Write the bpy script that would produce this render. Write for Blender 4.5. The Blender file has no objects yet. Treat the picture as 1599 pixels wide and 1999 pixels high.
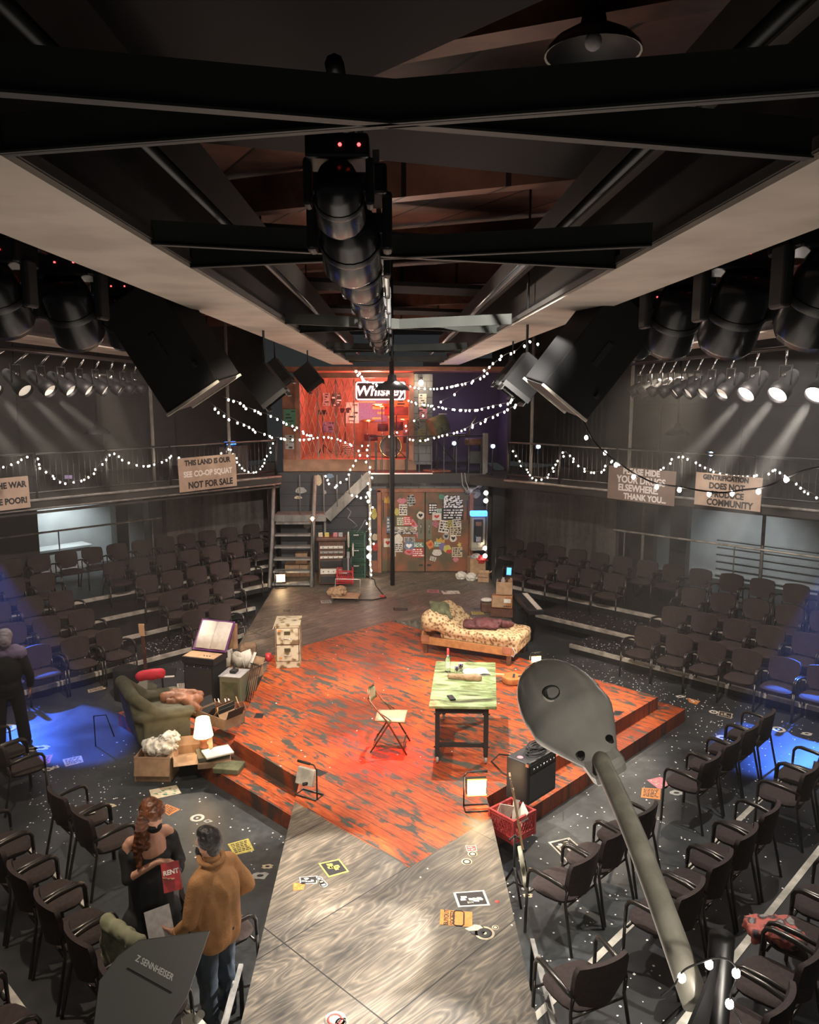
HAZE = True
import bpy, math, random
from mathutils import Vector, Matrix, Euler, noise
sc = bpy.context.scene
COL = sc.collection
R = math.radians
pi = math.pi
rnd = random.Random(7)

# ------------------------------------------------------------------ camera
cam = bpy.data.cameras.new('camera')
cam.sensor_fit = 'HORIZONTAL'; cam.sensor_width = 36.0; cam.lens = 36.0*1550/1599
cam.clip_start = 0.05; cam.clip_end = 200
camo = bpy.data.objects.new('camera', cam); COL.objects.link(camo)
camo.location = (0, 0, 5.0)
camo.rotation_euler = (R(90-8.784), 0, R(-1.078))
sc.camera = camo

# ------------------------------------------------------------------ view, world, light levels
sc.view_settings.view_transform = 'Standard'; sc.view_settings.look = 'None'
sc.view_settings.gamma = 1.0; sc.view_settings.use_curve_mapping = False
sc.view_settings.exposure = 0.12
sc.cycles.use_denoising = True
sc.cycles.sample_clamp_indirect = 4.0
sc.cycles.sample_clamp_direct = 0.0
sc.cycles.max_bounces = 8; sc.cycles.diffuse_bounces = 3; sc.cycles.glossy_bounces = 3
sc.cycles.transmission_bounces = 8; sc.cycles.volume_bounces = 0; sc.cycles.transparent_max_bounces = 8
sc.cycles.use_light_tree = True
W = bpy.data.worlds.new('world'); sc.world = W; W.use_nodes = True
W.node_tree.nodes['Background'].inputs[0].default_value = (0.55, 0.6, 0.62, 1)
W.node_tree.nodes['Background'].inputs[1].default_value = 0.035

def P(u, v, z=0): return ((u-v)*.70711, (u+v)*.70711, z)
def aim(o, tgt):
    d = Vector(tgt) - o.location
    o.rotation_euler = d.to_track_quat('-Z', 'Y').to_euler()
def spot(name, loc, tgt, power, size, col=(1, .86, .68), blend=.5, rad=.06):
    l = bpy.data.lights.new(name, 'SPOT'); l.energy = power; l.spot_size = R(size); l.spot_blend = blend
    l.color = col; l.shadow_soft_size = rad
    o = bpy.data.objects.new(name, l); COL.objects.link(o); o.location = loc; aim(o, tgt); return o
def point(name, loc, power, col, rad=.05):
    l = bpy.data.lights.new(name, 'POINT'); l.energy = power; l.color = col; l.shadow_soft_size = rad
    o = bpy.data.objects.new(name, l); COL.objects.link(o); o.location = loc; return o
def area(name, loc, tgt, power, sx, sy, col):
    l = bpy.data.lights.new(name, 'AREA'); l.shape = 'RECTANGLE'; l.size = sx; l.size_y = sy; l.energy = power; l.color = col
    o = bpy.data.objects.new(name, l); COL.objects.link(o); o.location = loc; aim(o, tgt); return o
WARM = (1, .84, .66); NEUT = (1, .93, .84)
# stage wash from the lighting bars over and behind the stage
spot('stage_toplight', (.3, 11.6, 6.2), (.2, 10.6, .4), 2000, 74, NEUT, .8)
spot('stage_backlight', (-5.2, 13.8, 6.2), (-.3, 10.6, .4), 2600, 48, WARM)
spot('stage_backlight', (5.4, 13.6, 6.2), (.8, 10.6, .4), 2600, 48, WARM)
spot('stage_frontlight', (-.6, 4.2, 6.2), (0.2, 12.4, .4), 1700, 58, WARM, .8)
spot('stage_frontlight', (.7, 4.2, 6.2), (.2, 17.8, .9), 3400, 42, NEUT)
spot('catwalk_toplight', (0.1, 6.6, 6.2), (0.0, 4.9, .4), 1350, 66, NEUT, .8)
spot('red_special', (0.0, 7.6, 6.2), (-.2, 9.6, .4), 9000, 16, (1, .03, .03), .9)
spot('blue_special', P(4.5, 15.0, 2.65), P(4.5, 11.6, 0), 4200, 21, (.05, .16, 1), .3)
spot('blue_special', P(14.2, 3.75, 2.65), P(11.35, 3.7, 0), 4200, 21, (.05, .18, 1), .3)
spot('house_fill_spot', (-3.6, 6.2, 6.3), (-2.9, 6.6, 0), 700, 95, WARM, .8)  # added fill spots over the near seats, no fixtures built
spot('house_fill_spot', (3.7, 7.6, 6.3), (3.2, 6.2, 0), 900, 95, NEUT, .8)
spot('bank_light', (-2.5, 9.0, 6.3), (-5.4, 15.5, .8), 1500, 70, (1, .8, .7), .9)
spot('bank_light', (2.5, 8.0, 6.3), (6.2, 14.0, .8), 1600, 70, (1, .86, .76), .9)
spot('front_fill', (1.2, -1.6, 5.5), (.6, 2.3, 3.8), 560, 38, (1, .92, .8), .8, .12)  # added fill from behind the camera for the street lamp
spot('front_fill', (-1.0, -1.2, 5.6), (-.6, 1.8, 3.5), 130, 34, (1, .92, .8), .8, .12)  # added fill for the antenna paddle
# added area lamps imitating floor bounce on the beam soffits
area('floor_bounce_fill', (0.1, 8.0, 1.4), (0.1, 8.0, 9), 110, 5, 10, (1, .86, .74))
area('floor_bounce_fill', (0.0, 1.5, 2.0), (0.0, 1.9, 9), 26, 3, 5, (1, .9, .8))
area('house_bounce_fill', (-7.0, 12, 6.4), (-7.2, 12.4, 0), 130, 4, 9, (1, .9, .82))  # added soft area lamps overhead, standing in for house light bounce
area('house_bounce_fill', (7.2, 11, 6.4), (7.4, 11.4, 0), 140, 4, 9, (1, .9, .82))
spot('under_balcony_lamp', (6.9, 16.3, 2.75), (7.9, 17.6, .9), 260, 95, (.9, .96, 1), .8)
spot('under_balcony_lamp', P(7.6, 18.2, 2.75), P(7.9, 19.3, 1.0), 330, 100, (.85, .95, 1), .8)
# upper room
point('neon_glow', (-.35, 20.3, 4.95), 210, (1, .03, .03), .12)
point('upper_room_lamp', (-.6, 21.0, 5.1), 120, (1, .55, .45), .2)
point('upper_violet_lamp', (1.7, 21.2, 4.3), 16, (.6, .36, 1), .2)
spot('ceiling_fill', (0, 9.5, 6.0), (.2, 4.5, 7), 22, 150, (1, .75, .6), .9)  # added spot that brightens the ceiling boards, no fixture there

# ------------------------------------------------------------------ helpers: materials
def N(nt, t, x=0, y=0, **k):
    n = nt.nodes.new(t); n.location = (x, y)
    for a, v in k.items(): setattr(n, a, v)
    return n
def mat(name, col, rough=.6, metal=0, bump=0, bscale=40, var=0, vscale=6, emit=None, estr=0, col2=None, spec=None, alpha=None, trans=0):
    m = bpy.data.materials.new(name); m.use_nodes = True; nt = m.node_tree; b = nt.nodes['Principled BSDF']
    b.inputs['Base Color'].default_value = (*col, 1); b.inputs['Roughness'].default_value = rough; b.inputs['Metallic'].default_value = metal
    if spec is not None: b.inputs['Specular IOR Level'].default_value = spec
    if emit: b.inputs['Emission Color'].default_value = (*emit, 1); b.inputs['Emission Strength'].default_value = estr
    if trans: b.inputs['Transmission Weight'].default_value = trans
    tc = None
    if var or bump: tc = N(nt, 'ShaderNodeTexCoord')
    if var:
        n = N(nt, 'ShaderNodeTexNoise'); n.inputs['Scale'].default_value = vscale; n.inputs['Detail'].default_value = 5
        nt.links.new(tc.outputs['Object'], n.inputs['Vector'])
        cr = N(nt, 'ShaderNodeValToRGB'); cr.color_ramp.elements[0].position = .38; cr.color_ramp.elements[1].position = .62
        c2 = col2 or tuple(c*(1-var) for c in col)
        cr.color_ramp.elements[0].color = (*c2, 1); cr.color_ramp.elements[1].color = (*col, 1)
        nt.links.new(n.outputs['Fac'], cr.inputs['Fac']); nt.links.new(cr.outputs['Color'], b.inputs['Base Color'])
    if bump:
        n2 = N(nt, 'ShaderNodeTexNoise'); n2.inputs['Scale'].default_value = bscale; n2.inputs['Detail'].default_value = 4
        nt.links.new(tc.outputs['Object'], n2.inputs['Vector'])
        bp = N(nt, 'ShaderNodeBump'); bp.inputs['Strength'].default_value = bump; bp.inputs['Distance'].default_value = .01
        nt.links.new(n2.outputs['Fac'], bp.inputs['Height']); nt.links.new(bp.outputs['Normal'], b.inputs['Normal'])
    return m
def noemis(m):
    try: m.cycles.emission_sampling = 'NONE'
    except Exception: pass
    return m
def math_n(nt, op, a=None, b=None, va=None, vb=None):
    n = N(nt, 'ShaderNodeMath', operation=op)
    if a is not None: nt.links.new(a, n.inputs[0])
    if va is not None: n.inputs[0].default_value = va
    if b is not None: nt.links.new(b, n.inputs[1])
    if vb is not None: n.inputs[1].default_value = vb
    return n.outputs[0]
def ramp(nt, fac, stops):
    cr = N(nt, 'ShaderNodeValToRGB'); e = cr.color_ramp.elements
    e[0].position = stops[0][0]; e[0].color = (*stops[0][1], 1); e[1].position = stops[-1][0]; e[1].color = (*stops[-1][1], 1)
    for p, c in stops[1:-1]:
        k = e.new(p); k.color = (*c, 1)
    nt.links.new(fac, cr.inputs['Fac']); return cr.outputs['Color']
def mixc(nt, fac, a, b, mode='MIX'):
    n = N(nt, 'ShaderNodeMix', data_type='RGBA', blend_type=mode)
    if isinstance(fac, float): n.inputs[0].default_value = fac
    else: nt.links.new(fac, n.inputs[0])
    for s, i in ((a, 6), (b, 7)):
        if isinstance(s, tuple): n.inputs[i].default_value = (*s, 1)
        else: nt.links.new(s, n.inputs[i])
    return n.outputs[2]
def mapping(nt, rot=0, scale=(1, 1, 1)):
    tc = N(nt, 'ShaderNodeTexCoord'); mp = N(nt, 'ShaderNodeMapping'); mp.inputs['Rotation'].default_value = (0, 0, rot); 
    nt.links.new(tc.outputs['Object'], mp.inputs['Vector'])
    mp2 = N(nt, 'ShaderNodeMapping'); mp2.inputs['Scale'].default_value = scale
    nt.links.new(mp.outputs[0], mp2.inputs['Vector']); return mp2.outputs[0], mp.outputs[0]
def noise_n(nt, vec, scale, detail=4, rough=.5, dist=0):
    n = N(nt, 'ShaderNodeTexNoise'); n.inputs['Scale'].default_value = scale; n.inputs['Detail'].default_value = detail
    n.inputs['Roughness'].default_value = rough; n.inputs['Distortion'].default_value = dist
    nt.links.new(vec, n.inputs['Vector']); return n.outputs['Fac']

def catwalk_mat():
    # grey stained plywood sheets laid at 45 degrees, cathedral grain, dark joints
    m = bpy.data.materials.new('grey_stained_plywood'); m.use_nodes = True; nt = m.node_tree; b = nt.nodes['Principled BSDF']
    st, ro = mapping(nt, R(-45), (.5, 2.6, 1))
    a = noise_n(nt, st, 1.0, 3, .5, .5)
    rings = math_n(nt, 'PINGPONG', math_n(nt, 'MULTIPLY', a, vb=22), vb=.5)
    rings = math_n(nt, 'POWER', math_n(nt, 'MULTIPLY', rings, vb=2), vb=1.6)
    st2, _ = mapping(nt, R(-45), (3.0, 70, 1))
    fib = noise_n(nt, st2, 1.0, 5, .65)
    st3, _ = mapping(nt, R(-45), (1.2, 9, 1))
    band = noise_n(nt, st3, 1.0, 4, .6, .8)
    big = noise_n(nt, ro, .8, 5, .65)
    v = math_n(nt, 'ADD', math_n(nt, 'MULTIPLY', rings, vb=.15), math_n(nt, 'ADD', math_n(nt, 'MULTIPLY', fib, vb=.32), math_n(nt, 'ADD', math_n(nt, 'MULTIPLY', big, vb=.7), math_n(nt, 'MULTIPLY', band, vb=.42))))
    c = ramp(nt, v, [(.56, (.026, .025, .023)), (.72, (.08, .069, .055)), (.86, (.15, .124, .094)), (1.05, (.29, .235, .17))])
    sp = N(nt, 'ShaderNodeSeparateXYZ'); nt.links.new(ro, sp.inputs[0])
    def joint(o, off, per, w):
        q = math_n(nt, 'ADD', o, vb=off); q = math_n(nt, 'PINGPONG', q, vb=per/2); return math_n(nt, 'LESS_THAN', q, vb=w)
    j = math_n(nt, 'MAXIMUM', joint(sp.outputs[1], -4.95, 1.22, .006), joint(sp.outputs[0], -3.62, 2.44, .006))
    c = mixc(nt, j, c, (.012, .012, .012))
    nt.links.new(c, b.inputs['Base Color'])
    r = math_n(nt, 'MULTIPLY_ADD', big, vb=.3); nt.nodes[-1].inputs[2].default_value = .36
    nt.links.new(r, b.inputs['Roughness'])
    bp = N(nt, 'ShaderNodeBump'); bp.inputs['Strength'].default_value = .2; bp.inputs['Distance'].default_value = .003
    nt.links.new(v, bp.inputs['Height']); nt.links.new(bp.outputs[0], b.inputs['Normal'])
    return m
def red_mat(name='red_painted_boards', dark=0.0):
    # orange red worn boards with grey green patches running along the boards
    m = bpy.data.materials.new(name); m.use_nodes = True; nt = m.node_tree; b = nt.nodes['Principled BSDF']
    st, ro = mapping(nt, R(45), (1, 1, 1))      # x along -v after rotation
    sp = N(nt, 'ShaderNodeSeparateXYZ'); nt.links.new(ro, sp.inputs[0])
    # board index shifts the pattern from board to board
    bi = math_n(nt, 'FLOOR', math_n(nt, 'MULTIPLY', sp.outputs[1], vb=7.2))
    sh = math_n(nt, 'MULTIPLY', math_n(nt, 'SINE', math_n(nt, 'MULTIPLY', bi, vb=12.9)), vb=3.0)
    cx = N(nt, 'ShaderNodeCombineXYZ')
    nt.links.new(math_n(nt, 'ADD', math_n(nt, 'MULTIPLY', sp.outputs[0], vb=3.4), sh), cx.inputs[0])
    nt.links.new(math_n(nt, 'MULTIPLY', sp.outputs[1], vb=8.5), cx.inputs[1])
    nt.links.new(sp.outputs[2], cx.inputs[2])
    patch = noise_n(nt, cx.outputs[0], 1.0, 4, .6, .5)
    c3 = N(nt, 'ShaderNodeCombineXYZ')
    nt.links.new(math_n(nt, 'MULTIPLY', sp.outputs[0], vb=5), c3.inputs[0]); nt.links.new(math_n(nt, 'MULTIPLY', sp.outputs[1], vb=40), c3.inputs[1]); nt.links.new(math_n(nt, 'MULTIPLY', sp.outputs[2], vb=20), c3.inputs[2])
    fib = noise_n(nt, c3.outputs[0], 1.0, 5, .65)
    big = noise_n(nt, ro, .8, 3, .5)
    base = ramp(nt, math_n(nt, 'ADD', math_n(nt, 'MULTIPLY', fib, vb=.55), math_n(nt, 'MULTIPLY', big, vb=.5)), [(.36, (.07, .014, .007)), (.5, (.3, .05, .014)), (.6, (.48, .092, .022)), (.76, (.68, .18, .045))])
    f = ramp(nt, patch, [(.5, (0, 0, 0)), (.6, (1, 1, 1))])
    c = mixc(nt, f, base, (.055, .06, .05))
    q = math_n(nt, 'PINGPONG', math_n(nt, 'MULTIPLY', sp.outputs[1], vb=7.2), vb=.5); q = math_n(nt, 'LESS_THAN', q, vb=.02)
    c = mixc(nt, q, c, (.03, .012, .008))
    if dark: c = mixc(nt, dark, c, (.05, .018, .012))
    nt.links.new(c, b.inputs['Base Color'])
    b.inputs['Specular IOR Level'].default_value = .3
    r = ramp(nt, fib, [(.3, (.38, .38, .38)), (.7, (.65, .65, .65))]); nt.links.new(r, b.inputs['Roughness'])
    bp = N(nt, 'ShaderNodeBump'); bp.inputs['Strength'].default_value = .2; bp.inputs['Distance'].default_value = .004
    nt.links.new(fib, bp.inputs['Height']); nt.links.new(bp.outputs[0], b.inputs['Normal'])
    return m
def floor_mat():
    m = bpy.data.materials.new('black_painted_floor'); m.use_nodes = True; nt = m.node_tree; b = nt.nodes['Principled BSDF']
    st, ro = mapping(nt, R(45), (1, 1, 1))
    n1 = noise_n(nt, ro, .9, 5, .6, .6); n2 = noise_n(nt, ro, 14, 4, .6)
    c = ramp(nt, math_n(nt, 'ADD', math_n(nt, 'MULTIPLY', n1, vb=.75), math_n(nt, 'MULTIPLY', n2, vb=.25)), [(.36, (.022, .024, .026)), (.55, (.05, .055, .058)), (.72, (.115, .12, .118))])
    nt.links.new(c, b.inputs['Base Color'])
    r = ramp(nt, n1, [(.3, (.3, .3, .3)), (.7, (.5, .5, .5))]); nt.links.new(r, b.inputs['Roughness'])
    return m
def planks_mat(name, ca, cb, rot, w, rough=.7, axis=1):
    m = bpy.data.materials.new(name); m.use_nodes = True; nt = m.node_tree; b = nt.nodes['Principled BSDF']
    st, ro = mapping(nt, rot, (1, 1, 1)); sp = N(nt, 'ShaderNodeSeparateXYZ'); nt.links.new(ro, sp.inputs[0])
    bi = math_n(nt, 'FLOOR', math_n(nt, 'DIVIDE', sp.outputs[axis], vb=w))
    wn = N(nt, 'ShaderNodeTexWhiteNoise', noise_dimensions='1D'); nt.links.new(bi, wn.inputs['W'])
    n = noise_n(nt, ro, 3, 5, .6)
    v = math_n(nt, 'ADD', math_n(nt, 'MULTIPLY', wn.outputs[0], vb=.4), math_n(nt, 'MULTIPLY', n, vb=.8))
    c = ramp(nt, v, [(.3, ca), (.9, cb)])
    q = math_n(nt, 'LESS_THAN', math_n(nt, 'PINGPONG', sp.outputs[axis], vb=w/2), vb=w*.025)
    c = mixc(nt, q, c, tuple(x*.25 for x in ca)); nt.links.new(c, b.inputs['Base Color']); b.inputs['Roughness'].default_value = rough
    return m
def streak_mat(name, ca, cb):
    # plaster / metal panels with long vertical streaks
    m = bpy.data.materials.new(name); m.use_nodes = True; nt = m.node_tree; b = nt.nodes['Principled BSDF']
    st, ro = mapping(nt, 0, (5, 5, .35)); n = noise_n(nt, st, 1.0, 6, .65); n2 = noise_n(nt, ro, 9, 4, .6)
    c = ramp(nt, math_n(nt, 'ADD', math_n(nt, 'MULTIPLY', n, vb=.7), math_n(nt, 'MULTIPLY', n2, vb=.3)), [(.35, ca), (.68, cb)])
    nt.links.new(c, b.inputs['Base Color']); b.inputs['Roughness'].default_value = .65
    return m
def brick_mat(name, ca, cb, scale=1.0):
    m = bpy.data.materials.new(name); m.use_nodes = True; nt = m.node_tree; b = nt.nodes['Principled BSDF']
    tc = N(nt, 'ShaderNodeTexCoord'); sp = N(nt, 'ShaderNodeSeparateXYZ'); nt.links.new(tc.outputs['Object'], sp.inputs[0])
    cx = N(nt, 'ShaderNodeCombineXYZ'); nt.links.new(sp.outputs[0], cx.inputs[0]); nt.links.new(sp.outputs[2], cx.inputs[1])
    br = N(nt, 'ShaderNodeTexBrick'); nt.links.new(cx.outputs[0], br.inputs['Vector'])
    br.inputs['Color1'].default_value = (*ca, 1); br.inputs['Color2'].default_value = (*cb, 1); br.inputs['Mortar'].default_value = (ca[0]*.4, ca[1]*.4, ca[2]*.4, 1)
    br.inputs['Scale'].default_value = scale; br.inputs['Mortar Size'].default_value = .012; br.inputs['Brick Width'].default_value = .4; br.inputs['Row Height'].default_value = .2
    nt.links.new(br.outputs['Color'], b.inputs['Base Color']); b.inputs['Roughness'].default_value = .6
    return m
def fleck_mat(name, ca, cb, cc, scale, rough=.8, sh=0):
    m = bpy.data.materials.new(name); m.use_nodes = True; nt = m.node_tree; b = nt.nodes['Principled BSDF']
    tc = N(nt, 'ShaderNodeTexCoord'); v = N(nt, 'ShaderNodeTexVoronoi'); v.inputs['Scale'].default_value = scale
    nt.links.new(tc.outputs['Object'], v.inputs['Vector']); n = noise_n(nt, tc.outputs['Object'], scale*.9, 4, .6)
    s = math_n(nt, 'ADD', math_n(nt, 'MULTIPLY', v.outputs['Distance'], vb=.55), math_n(nt, 'MULTIPLY', n, vb=.6))
    c = ramp(nt, s, [(.42+sh, cb), (.5+sh, cc), (.6+sh, ca)]); nt.links.new(c, b.inputs['Base Color']); b.inputs['Roughness'].default_value = rough
    return m
M = {}
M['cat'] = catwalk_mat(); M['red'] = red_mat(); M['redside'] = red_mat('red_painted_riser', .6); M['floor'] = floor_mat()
M['black'] = mat('black_paint', (.012, .012, .013), .55); M['blackg'] = mat('black_gloss', (.01, .01, .011), .25)
M['drape'] = mat('black_drape', (.006, .006, .007), .9)
M['steel'] = mat('dark_steel', (.05, .05, .05), .35, .8); M['chrome'] = mat('chrome', (.7, .7, .7), .18, 1)
M['alu'] = mat('scuffed_aluminium', (.75, .7, .6), .45, .3, var=.45, vscale=5)
M['cream'] = mat('painted_beam_soffit', (.6, .54, .46), .55, var=.22, vscale=2.5)
M['beamside'] = mat('dark_beam_paint', (.028, .026, .023), .6, var=.3, vscale=4)
M['brace'] = mat('grey_green_brace_paint', (.04, .043, .039), .6, var=.3, vscale=3)
M['ceil'] = planks_mat('stained_ceiling_boards', (.05, .022, .014), (.26, .12, .08), R(62), .55, .6)
M['seat'] = mat('dark_brown_upholstery', (.045, .029, .026), .9, bump=.25, bscale=220, var=.3, vscale=30)
M['tube'] = mat('black_chair_tube', (.07, .062, .056), .28, .7)
M['riser'] = mat('black_riser_deck', (.02, .02, .021), .5, var=.5, vscale=5)
M['wallpanel'] = streak_mat('streaked_grey_panels', (.045, .04, .035), (.17, .15, .13))
M['wallup'] = mat('dark_upper_wall', (.05, .046, .042), .8, var=.3, vscale=2)
M['recess'] = mat('grey_recess_wall', (.26, .27, .26), .7, var=.2, vscale=2)
M['setwall'] = planks_mat('dark_blue_grey_boards', (.022, .024, .03), (.05, .052, .06), 0, .3, .6, 2)
M['block'] = brick_mat('grey_block', (.11, .115, .115), (.14, .145, .145))
M['ply'] = streak_mat('red_brown_plywood', (.16, .055, .03), (.4, .17, .1))
M['door'] = mat('stained_door', (.26, .085, .035), .45, var=.6, vscale=2.2, col2=(.09, .07, .035))
M['trimwood'] = mat('red_brown_trim', (.34, .13, .07), .5, var=.3, vscale=5)
M['fascia'] = mat('worn_brown_fascia', (.36, .19, .11), .6, var=.3, vscale=4)
M['stair'] = streak_mat('weathered_grey_steel', (.1, .098, .09), (.3, .29, .27))
M['bulb'] = noemis(mat('lit_bulb', (1, .9, .8), .3, emit=(1, .8, .62), estr=40))
M['bulbn'] = noemis(mat('lit_bulb_near', (1, .95, .9), .3, emit=(1, .9, .82), estr=40))
M['globe'] = mat('lit_globe', (1, .9, .8), .3, emit=(1, .84, .68), estr=14)
M['cold'] = noemis(mat('cold_led', (.8, .9, 1), .3, emit=(.5, .72, 1), estr=18))
M['work'] = mat('lit_work_glass', (1, .9, .7), .3, emit=(1, .74, .42), estr=16)
M['amber'] = mat('amber_rim', (.9, .45, .08), .4, .3)
M['neon'] = mat('red_neon_tube', (1, .2, .2), .3, emit=(1, .09, .07), estr=9)
M['neonw'] = mat('hot_neon_tube', (1, .6, .6), .3, emit=(1, .42, .38), estr=7)
M['blue'] = noemis(mat('lit_blue_sign', (.1, .3, 1), .3, emit=(.04, .2, 1), estr=4))
M['bluescr'] = noemis(mat('lit_blue_screen', (.1, .3, 1), .3, emit=(.05, .3, 1), estr=3))
M['card'] = mat('cardboard', (.42, .26, .15), .85, var=.25, vscale=9); M['cardd'] = mat('dark_cardboard', (.24, .15, .09), .85, var=.3, vscale=9)
M['signcard'] = mat('sign_cardboard', (.5, .38, .29), .85, var=.15, vscale=6); M['signcard2'] = mat('brown_sign_cardboard', (.24, .18, .15), .85, var=.15, vscale=6)
M['paper'] = mat('white_paper', (.72, .68, .6), .8, var=.15, vscale=12); M['paperg'] = mat('grey_paper', (.4, .38, .38), .8, var=.2, vscale=20)
M['crate'] = mat('red_plastic', (.5, .035, .04), .4); M['crated'] = mat('dark_red_plastic', (.3, .03, .03), .4)
M['wood'] = mat('varnished_wood', (.42, .19, .07), .35, var=.3, vscale=10); M['woodd'] = mat('dark_wood', (.11, .045, .025), .45, var=.4, vscale=10)
M['couch'] = fleck_mat('floral_couch_fabric', (.5, .36, .2), (.17, .09, .035), (.4, .26, .13), 19, .8, .035)
M['armch'] = mat('olive_grey_upholstery', (.1, .095, .06), .85, bump=.3, bscale=160, var=.3, vscale=8)
M['olive'] = mat('olive_cloth', (.12, .12, .06), .85, var=.4, vscale=9); M['maroon'] = mat('maroon_cloth', (.1, .022, .024), .7, var=.4, vscale=7)
M['browncoat'] = mat('brown_leather', (.3, .12, .06), .55, var=.4, vscale=9); M['redcl'] = mat('crimson_cloth', (.5, .02, .04), .8)
M['cab'] = fleck_mat('grimy_cream_enamel', (.5, .43, .3), (.15, .1, .045), (.42, .34, .22), 9, .6, .02)
M['greenm'] = mat('pale_green_enamel', (.22, .42, .26), .4, .1, var=.15, vscale=14); M['legdark'] = mat('olive_dark_tube', (.1, .095, .05), .35, .6)
def tabletop_mat():
    m = bpy.data.materials.new('green_marbled_top'); m.use_nodes = True; nt = m.node_tree; b = nt.nodes['Principled BSDF']
    st, ro = mapping(nt, R(8), (1.6, 4.5, 1)); n = noise_n(nt, st, 1.3, 7, .62, 1.2)
    c = ramp(nt, n, [(.34, (.05, .045, .02)), (.48, (.2, .25, .1)), (.66, (.42, .56, .3))]); nt.links.new(c, b.inputs['Base Color']); b.inputs['Roughness'].default_value = .4
    return m
M['ttop'] = tabletop_mat()
M['rubber'] = mat('black_rubber', (.015, .015, .015), .7); M['wheel'] = mat('grey_wheel', (.3, .29, .27), .4)
M['glass'] = mat('clear_glass', (.95, .97, .95), .03, trans=1.0); M['label'] = mat('red_bottle_cap', (.6, .03, .03), .4)
M['streetl'] = mat('grey_lamp_housing', (.36, .35, .32), .24, .35, var=.25, vscale=7); M['galv'] = mat('galvanised_pipe', (.42, .4, .33), .4, .2, var=.3, vscale=14)
M['paddle'] = mat('charcoal_plastic', (.11, .105, .095), .6); M['letter'] = mat('pale_lettering', (.6, .58, .54), .6)
M['skin'] = mat('skin', (.58, .3, .2), .5); M['skin2'] = mat('tan_skin', (.4, .2, .13), .5)
M['hair1'] = mat('auburn_hair', (.2, .062, .02), .42, var=.5, vscale=16, col2=(.08, .024, .009), bump=.35, bscale=40)
M['hair2'] = mat('black_hair', (.01, .008, .008), .5, bump=.3, bscale=60); M['hair3'] = mat('lavender_lit_hair', (.3, .28, .32), .5)  # hair3: lavender light on the hair put into its colour
M['dress'] = mat('black_dress', (.01, .01, .011), .8); M['shirt'] = mat('tan_corduroy', (.42, .2, .075), .85, var=.3, vscale=7, bump=.4, bscale=90)
M['jeans'] = mat('dark_jeans', (.03, .045, .065), .8, var=.5, vscale=6); M['lav'] = mat('lavender_lit_cloth', (.24, .2, .32), .85)  # lav: lavender light on the shoulders put into the cloth colour
M['prog'] = mat('red_programme', (.5, .025, .03), .5, var=.4, vscale=14); M['white'] = mat('white_ink', (.85, .82, .78), .6); M['ink'] = mat('black_ink', (.02, .018, .018), .7)
M['clear'] = mat('speaker_grille', (.035, .035, .036), .6, .3, bump=.3, bscale=300)
M['lens'] = mat('pale_glowing_lens', (.7, .66, .58), .2, emit=(1, .88, .72), estr=.5); M['lensl'] = noemis(mat('lit_lens', (1, .9, .9), .2, emit=(1, .86, .8), estr=14))  # pale lens has faint emission put in, on unlit spotlights too
M['ledred'] = noemis(mat('red_led', (1, .1, .1), .3, emit=(1, .05, .05), estr=6))
M['domein'] = mat('pale_shade_lining', (.4, .38, .33), .5); M['cymbal'] = mat('brass', (.75, .5, .2), .25, 1)
M['drum'] = mat('sparkle_drum', (.2, .07, .1), .3, .4); M['head'] = mat('drum_head', (.1, .08, .07), .5); M['violetw'] = mat('dark_plum_wall', (.06, .045, .075), .8)
M['tv'] = mat('dull_green_case', (.14, .14, .09), .5); M['bookp'] = mat('purple_cover', (.12, .03, .14), .5)
M['guit'] = mat('sunburst_wood', (.55, .2, .06), .3, var=.4, vscale=7); M['maple'] = mat('maple', (.6, .38, .2), .4); M['gwhite'] = mat('aged_white_body', (.42, .4, .3), .3)
M['shade'] = mat('lit_lamp_shade', (1, .85, .6), .6, emit=(1, .66, .3), estr=5)
M['dgreen'] = mat('dark_green_plastic', (.02, .07, .045), .4); M['phone'] = mat('phone_metal', (.5, .47, .38), .35, .6)
CN = dict(gold=(.62, .36, .06), pink=(.6, .2, .24), grey=(.4, .4, .38), white=(.72, .67, .58), yellow=(.6, .5, .12), blue=(.16, .24, .36), olive=(.22, .22, .1),
          red=(.55, .05, .04), black=(.025, .022, .022), green=(.08, .26, .16), cream=(.62, .52, .36), orange=(.62, .22, .05), violet=(.2, .16, .34))
for k, v in CN.items(): M['s_'+k] = mat('sticker_'+k, v, .6, var=.25, vscale=25)

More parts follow.
